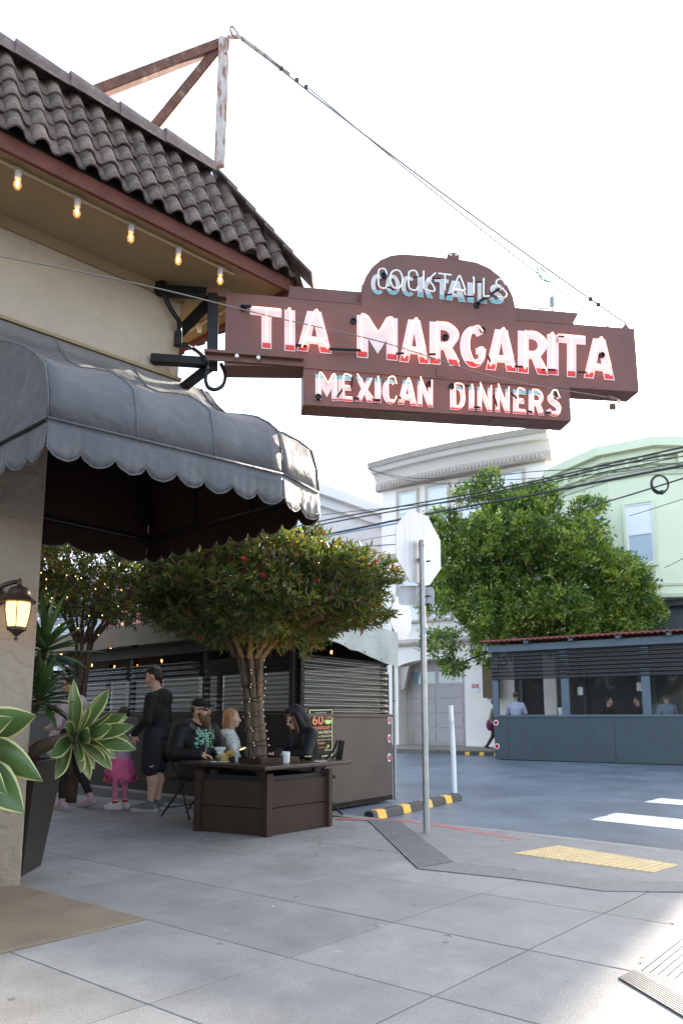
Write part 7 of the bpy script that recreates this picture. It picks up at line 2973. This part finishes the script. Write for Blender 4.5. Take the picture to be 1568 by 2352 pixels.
# tutu: three ragged layers
m = MB()
for ly, (z0, z1, r0_, r1_) in enumerate(((.63, .44, .11, .185), (.62, .37, .115, .20), (.60, .34, .11, .175))):
    n = 44
    vs, fs = [], []
    for i in range(n):
        a = 2 * math.pi * i / n
        rg = 1 + .10 * math.sin(i * 2.9 + ly) + .05 * math.sin(i * 7.3)
        dz_ = .035 * math.sin(i * 1.7 + ly * 2) + .02 * math.sin(i * 4.1)
        for t_ in (0, .35, .7, 1):
            r_ = r0_ + (r1_ - r0_) * t_ ** .7
            r_ *= 1 + (rg - 1) * t_
            vs.append((r_ * math.cos(a), r_ * .85 * math.sin(a), z0 + (z1 - z0) * t_ + dz_ * t_))
    for i in range(n):
        j = (i + 1) % n
        for k in range(3):
            fs.append((i * 4 + k, j * 4 + k, j * 4 + k + 1, i * 4 + k + 1))
    m.add(vs, fs)
g.mb(m, 'tulle_skirt', PKS, True)

# --- woman in pale hoodie, half hidden by the plants
g = Figure('woman in pale lilac hoodie with sunglasses on her dark hair, behind the agave', -3.38, 8.66, 0, math.radians(72), [SKS, PALE, DKT, HB])
g.c((-.08, 0, .86), (-.10, .03, .48), .092, .062, 2); g.c((-.10, .03, .48), (-.11, .0, .16), .060, .042, 2); g.c((-.11, .0, .16), (-.11, .0, .08), .036, .034, 0)
g.c((.08, 0, .86), (.10, -.04, .48), .092, .062, 2); g.c((.10, -.04, .48), (.12, -.20, .20), .060, .042, 2); g.c((.12, -.20, .20), (.12, -.23, .12), .036, .034, 0)
g.e((0, -.01, .90), (.175, .13, .12), 2)
g.c((0, 0, .94), (0, .02, 1.12), .135, .14, 1)
g.e((0, .02, 1.18), (.185, .125, .16), 1)
g.e((0, .0, 1.29), (.19, .095, .065), 1)
g.e((0, -.07, 1.30), (.13, .085, .10), 1)
g.c((0, .01, 1.31), (0, .04, 1.42), .05, .046, 0)
for s_ in (-1, 1):
    el = (s_ * .26, .02, 1.03); wr = (s_ * .14, .22, .98)
    g.c((s_ * .185, .0, 1.27), el, .066, .055, 1); g.c(el, wr, .053, .04, 1)
    g.hand(wr, (-.5 * s_, .8, 0), (0, 0, -1), 0, s_, .6)
hf = g.head((0, .06, 1.52), math.radians(14), math.radians(-6), 0, s=.96)
g.body()
g.piece('hair', [('e', hf(0, -.03, .045), (.080, .092, .086), 0, 0, 0), ('e', hf(0, -.08, -.03), (.06, .055, .08), 0, 0, 0), ('e', hf(0, .035, .09), (.055, .05, .028), 0, 0, 0)], [HB], .006, .015)
m = MB()
for s_ in (-1, 1):
    m.ell(hf(s_ * .035, .058, .105), (.028, .016, .018), 10, 6)
m.tube([hf(-.03, .06, .11), hf(.03, .06, .11)], .005, 5)
g.mb(m, 'sunglasses', SHADE, True)
shoe(g, (-.11, .0, 0), (-.1, 1, 0), [LSH, SOLE], .26)
shoe(g, (.12, -.235, .04), (.1, 1, -.25), [LSH, SOLE], .26)
m = MB(); m.lathe([(.10, .62), (.14, .66), (.13, .88), (.115, .95)], (.05, .22, 0), 12); g.mb(m, 'white_bag', mt['napkin'], True)

# --- small white bag held up on the woman's shoulder side
# --- bearded man, seated, looking to the right
g = Figure('bearded man in black cap and sunglasses sitting at the left of the planter table', -1.66, 7.96, 0, math.radians(-132), [SK, BLKJ, DKT, GREYH, MINT])
for s_ in (-1, 1):
    g.c((s_ * .10, .0, .50), (s_ * .14, .42, .50), .105, .075, 2)
    g.c((s_ * .14, .42, .50), (s_ * .14, .40, .10), .068, .045, 2)
g.e((0, -.01, .52), (.20, .155, .13), 2)
g.c((0, -.02, .60), (0, -.02, .78), .185, .185, 1)
g.e((0, -.02, .86), (.235, .165, .20), 1)
g.e((0, -.03, 1.00), (.235, .11, .08), 1)
g.e((0, -.075, 1.035), (.125, .085, .065), 3)
g.c((-.12, .035, 1.02), (-.05, .115, .90), .034, .028, 3, .015); g.c((.12, .035, 1.02), (.05, .115, .90), .034, .028, 3, .015)
g.c((0, .0, 1.00), (0, .03, 1.10), .075, .068, 0)
g.e((0, .112, .86), (.13, .038, .14), 5 - 3, k=.012)
for s_ in (-1, 1):
    el = (s_ * .33, .03, .72); wr = (s_ * .16, .26, .70)
    g.c((s_ * .225, -.02, .97), el, .092, .078, 1); g.c(el, wr, .075, .052, 1)
    g.hand(wr, (-.75 * s_, .6, -.05), (0, 0, -1), 0, s_, .5, 1.05)
hf = g.head((0, .045, 1.20), math.radians(26), math.radians(2), 0, s=1.10)
g.body()
g.piece('beard', [('e', hf(0, .055, -.105), (.064, .058, .062), 0, 0, 0), ('e', hf(0, .068, -.145), (.042, .04, .045), 0, 0, 0), ('c', hf(-.06, .02, -.05), hf(-.045, .05, -.11), .022, .03, 0), ('c', hf(.06, .02, -.05), hf(.045, .05, -.11), .022, .03, 0), ('c', hf(-.03, .094, -.052), hf(.03, .094, -.052), .010, .010, 0)], [M('ginger_brown_beard', (.10, .05, .028), .8, var=.4, vs=60, bump=.8, bs=90)], .006, .015)
g.piece('hair', [('e', hf(0, -.035, .012), (.081, .078, .066), 0, 0, 0)], [HB])
g.piece('cap', [('e', hf(0, -.012, .062), (.088, .104, .070), 0, 0, 0), ('c', hf(-.045, .085, .048), hf(.045, .085, .048), .014, .014, 0), ('c', hf(-.04, .135, .040), hf(.04, .135, .040), .011, .011, 0), ('c', hf(0, .085, .048), hf(0, .15, .040), .014, .010, 0), ('c', hf(-.05, .06, .045), hf(-.03, .13, .040), .014, .010, 0), ('c', hf(.05, .06, .045), hf(.03, .13, .040), .014, .010, 0)], [BLK], .006, .012)
m = MB()
for s_ in (-1, 1):
    m.ell(hf(s_ * .038, .084, .004), (.034, .014, .024), 10, 6)
    m.tube([hf(s_ * .07, .07, .008), hf(s_ * .083, -.01, .004)], .006, 5)
m.tube([hf(-.012, .097, .008), hf(.012, .097, .008)], .007, 5)
g.mb(m, 'sunglasses', SHADE, True)
m = MB()
for r in range(7):
    for c_ in range(7):
        x0 = -.115 + .034 * c_ + rnd.uniform(-.004, .004)
        w_ = rnd.uniform(.012, .034); z0 = .955 - .030 * r + rnd.uniform(-.005, .005)
        yy = .156 - 1.1 * (x0 + w_ / 2) ** 2 - .5 * (z0 - .86) ** 2 + .006
        if rnd.random() < .9:
            m.obox((x0, yy, z0), (w_, -.2 * (x0 + .015), 0), (0, .003, 0), (.004, 0, rnd.uniform(.012, .026)))
g.mb(m, 'shirt_print', MINT)
m = MB(); m.tube([V((-.085, .12, 1.0)), V((-.02, .155, .90)), V((.0, .165, .72))], .0065, 5); m.tube([V((.085, .12, 1.0)), V((.01, .155, .90))], .0065, 5); g.mb(m, 'zip', mt['galv'])
for s_ in (-1, 1):
    shoe(g, (s_ * .14, .40, 0), (s_ * .1, 1, 0), [BLK, SOLE], .29)

# --- woman in a black hooded jacket, seated at the right, looking down to her left
g = Figure('woman in a black hooded coat with auburn hair and sunglasses sitting right of the trunk', -.38, 8.12, 0, math.radians(116), [SKS, BLKJ, DKT])
for s_ in (-1, 1):
    g.c((s_ * .09, .0, .50), (s_ * .11, .40, .50), .09, .068, 2); g.c((s_ * .11, .40, .50), (s_ * .11, .38, .09), .06, .04, 2)
g.e((0, 0, .52), (.19, .15, .12), 2)
g.c((0, .0, .58), (0, .06, .76), .165, .165, 1)
g.e((0, .07, .82), (.215, .15, .17), 1)
g.e((0, .06, .95), (.205, .115, .075), 1)
g.c((0, .08, .96), (0, .14, 1.04), .055, .05, 0)
for s_ in (-1, 1):
    el = (s_ * .28, .16, .70); wr = (s_ * .12, .34, .70)
    g.c((s_ * .20, .06, .92), el, .082, .068, 1); g.c(el, wr, .066, .048, 1)
    g.hand(wr, (-.5 * s_, .85, .05), (0, 0, -1), 0, s_, .7, .95)
hf = g.head((0, .19, 1.10), math.radians(10), math.radians(-24), 0, s=1.0)
g.body()
g.piece('hood', [('e', hf(0, -.045, .035), (.112, .112, .120), 0, 0, 0), ('e', hf(0, -.08, -.08), (.13, .10, .12), 0, 0, 0), ('e', hf(0, .03, .098), (.085, .062, .042), 0, 0, 0), ('c', hf(-.10, .01, .05), hf(-.105, -.01, -.12), .03, .04, 0), ('c', hf(.10, .01, .05), hf(.105, -.01, -.12), .03, .04, 0)], [BLK], .007, .03)
g.piece('hair', [('c', hf(-.072, .045, .045), hf(-.075, .05, -.16), .022, .026, 0), ('c', hf(.072, .045, .045), hf(.075, .05, -.16), .022, .026, 0), ('c', hf(-.05, .07, .085), hf(.05, .07, .085), .018, .018, 0)], [HRD])
m = MB()
for s_ in (-1, 1):
    m.ell(hf(s_ * .036, .080, -.002), (.032, .014, .026), 10, 6)
    m.tube([hf(s_ * .066, .066, .006), hf(s_ * .078, .0, .004)], .005, 5)
m.tube([hf(-.012, .092, .004), hf(.012, .092, .004)], .006, 5)
g.mb(m, 'sunglasses', SHADE, True)
for s_ in (-1, 1):
    shoe(g, (s_ * .11, .38, 0), (s_ * .1, 1, 0), [BLK, SOLE], .26)

# --- blonde woman behind the trunk
g = Figure('blonde woman in white printed top over magenta sitting behind the tree trunk', -1.44, 8.72, 0, math.radians(-78), [SKS, M('white_leaf_print', (.60, .62, .58), .8, var=.2, vs=12, stain=(.12, .25, .10), ss=14, sw=(.56, .60)), M('magenta_top', (.35, .02, .12), .8), DKT])
for s_ in (-1, 1):
    g.c((s_ * .09, .0, .50), (s_ * .11, .38, .50), .09, .068, 3); g.c((s_ * .11, .38, .50), (s_ * .11, .36, .09), .06, .04, 3)
g.e((0, 0, .52), (.18, .14, .12), 3)
g.c((0, .0, .58), (0, .02, .74), .15, .15, 1)
g.e((0, .02, .80), (.19, .13, .15), 1)
g.e((0, .0, .91), (.19, .10, .07), 1)
g.e((-.15, -.03, .86), (.075, .08, .12), 2)
g.c((0, .02, .93), (0, .04, 1.02), .05, .046, 0)
for s_ in (-1, 1):
    el = (s_ * .25, .08, .68); wr = (s_ * .12, .26, .71)
    g.c((s_ * .185, .0, .88), el, .066, .055, 1 if s_ > 0 else 2); g.c(el, wr, .052, .038, 0)
    g.hand(wr, (-.5 * s_, .85, .05), (0, 0, -1), 0, s_, .6, .95)
hf = g.head((0, .06, 1.105), math.radians(-16), math.radians(-4), 0, s=.97)
g.body()
g.piece('hair', [('e', hf(0, -.03, .04), (.086, .096, .090), 0, 0, 0), ('e', hf(0, -.075, -.06), (.085, .055, .12), 0, 0, 0), ('c', hf(-.075, -.01, .0), hf(-.085, .0, -.17), .028, .03, 0), ('c', hf(.075, -.01, .0), hf(.085, .0, -.17), .028, .03, 0)], [HBL], .006, .02)
for s_ in (-1, 1):
    shoe(g, (s_ * .11, .36, 0), (s_ * .1, 1, 0), [BLK, SOLE], .25)


# --- diners in the blue parklet and a passer-by, simpler and far away
def diner(label, u, v, off, rz, mats, hair, bun=False, cap=None, s=1.0, group='diners in the blue parklet'):
    """seated figure whose head centre is seen at (u, v)"""
    q = pp(u, v, Q0 + nF * off, nF)
    hz = q.z
    g = Figure(label, q.x, q.y, 0, rz, mats, h=.014, group=group)
    z = hz
    g.c((0, 0, z - .62), (0, 0, z - .38), .16, .18, 1); g.e((0, 0, z - .34), (.22 * s, .14, .15), 1); g.e((0, -.01, z - .22), (.19, .1, .06), 1)
    g.c((0, 0, z - .2), (0, .02, z - .1), .055, .05, 0)
    for s_ in (-1, 1):
        g.c((s_ * .20, 0, z - .26), (s_ * .27, .06, z - .5), .07, .06, 1); g.c((s_ * .27, .06, z - .5), (s_ * .14, .28, z - .56), .055, .042, 1)
        g.hand((s_ * .14, .28, z - .56), (-.3 * s_, .9, 0), (0, 0, -1), 0, s_, .6)
        g.c((s_ * .1, 0, z - .70), (s_ * .12, .4, z - .70), .09, .07, 2); g.c((s_ * .12, .4, z - .70), (s_ * .12, .4, .14), .06, .05, 2)
    g.e((0, 0, z - .66), (.19, .15, .12), 2)
    hf = g.head((0, .03, z), 0, -.05, 0)
    g.body()
    g.piece('hair', [('e', hf(0, -.03, .04), (.082, .092, .088), 0, 0, 0)] + ([('e', hf(0, -.05, .14), (.05, .05, .045), 0, 0, 0)] if bun else []), [hair], .010)
    if cap:
        g.piece('cap', [('e', hf(0, -.01, .07), (.09, .105, .065), 0, 0, 0), ('c', hf(0, .08, .05), hf(0, .15, .04), .04, .03, 0)], [cap], .010)
    # bench stool under each
    st = thing('stool', 'stool under the %s' % label.split(' sitting')[0], 'stool', (q.x, q.y, 0), 'stools in the blue parklet')
    m = MB(); m.lathe([(.17, z - .83), (.18, z - .815), (.18, z - .79), (.16, z - .785)], (q.x, q.y, 0), 12); m.build('seat', mt['black'], st)
    m = MB(); m.tube([(q.x, q.y, .04), (q.x, q.y, z - .82)], .04, 8); m.build('leg', mt['black'], st)


cc6 = lambda x, y: ((800 + x / 1.96) * F, (1400 + y / 1.96) * F)
fr_ = math.atan2(-nF.x, nF.y)
aF = math.atan2(dF.y, dF.x) - math.pi / 2
PLB = M('pale_blue_shirt', (.52, .55, .70), .8, var=.08, vs=9)
BLS = M('mid_blue_shirt', (.16, .22, .32), .8, var=.1, vs=9)
diner('man in pale blue shirt and grey cap sitting with his back to the window', *cc6(798, 455), -.45, aF + math.radians(100), [SK, PLB, DKT], HB, cap=M('grey_cap', (.16, .15, .13), .8), s=1.12)
diner('woman with a dark topknot sitting in profile at the middle table', *cc6(1222, 478), -1.0, aF, [SKS, BLK, DKT], HB, bun=True)
diner('dark-haired diner sitting beside the window post of the middle table', *cc6(1362, 474), -1.0, aF + math.pi, [SK, BLK, DKT], HB)
diner('diner in a mid blue shirt sitting at the right table', *cc6(1490, 462), -1.2, aF + math.radians(120), [SK, BLS, DKT], HB)
q = fq(1115, 1600); wx = K0 + dF * 4.55 - nF * 1.6
g = Figure('person in grey top and dark trousers walking behind the end of the blue parklet', 5.28, 23.8, .02, aF, [SK, M('grey_top', (.24, .23, .20), .8, var=.15, vs=10), M('maroon_trousers', (.055, .022, .028), .8), M('magenta_bag', (.18, .008, .09), .7)], h=.013)
g.c((-.08, 0, .88), (-.1, .16, .48), .09, .065, 2); g.c((-.1, .16, .48), (-.1, .18, .09), .062, .05, 2)
g.c((.08, 0, .88), (.1, -.04, .48), .09, .065, 2); g.c((.1, -.04, .48), (.1, -.26, .14), .062, .05, 2)
g.e((0, 0, .92), (.17, .13, .12), 2); g.c((0, 0, .96), (0, 0, 1.15), .14, .15, 1); g.e((0, 0, 1.22), (.2, .13, .18), 1); g.e((0, 0, 1.36), (.19, .1, .07), 1)
g.c((0, 0, 1.4), (0, .02, 1.48), .055, .05, 0)
for s_ in (-1, 1):
    g.c((s_ * .2, 0, 1.34), (s_ * .25, -.06 * s_, 1.06), .068, .055, 1); g.c((s_ * .25, -.06 * s_, 1.06), (s_ * .24, .1 * s_, .84), .052, .04, 1)
    g.hand((s_ * .24, .1 * s_, .84), (0, .2, -1), (-s_, 0, 0), 0, s_, .6)
g.e((.16, -.12, .86), (.10, .12, .20), 3)
hf = g.head((0, .03, 1.60), 0, 0, 0)
g.body()
g.piece('hair', [('e', hf(0, -.03, .04), (.082, .092, .09), 0, 0, 0)], [HB], .010)
shoe(g, (-.1, .18, 0), (0, 1, 0), [BLK, SOLE]); shoe(g, (.1, -.27, .05), (0, 1, -.3), [BLK, SOLE])
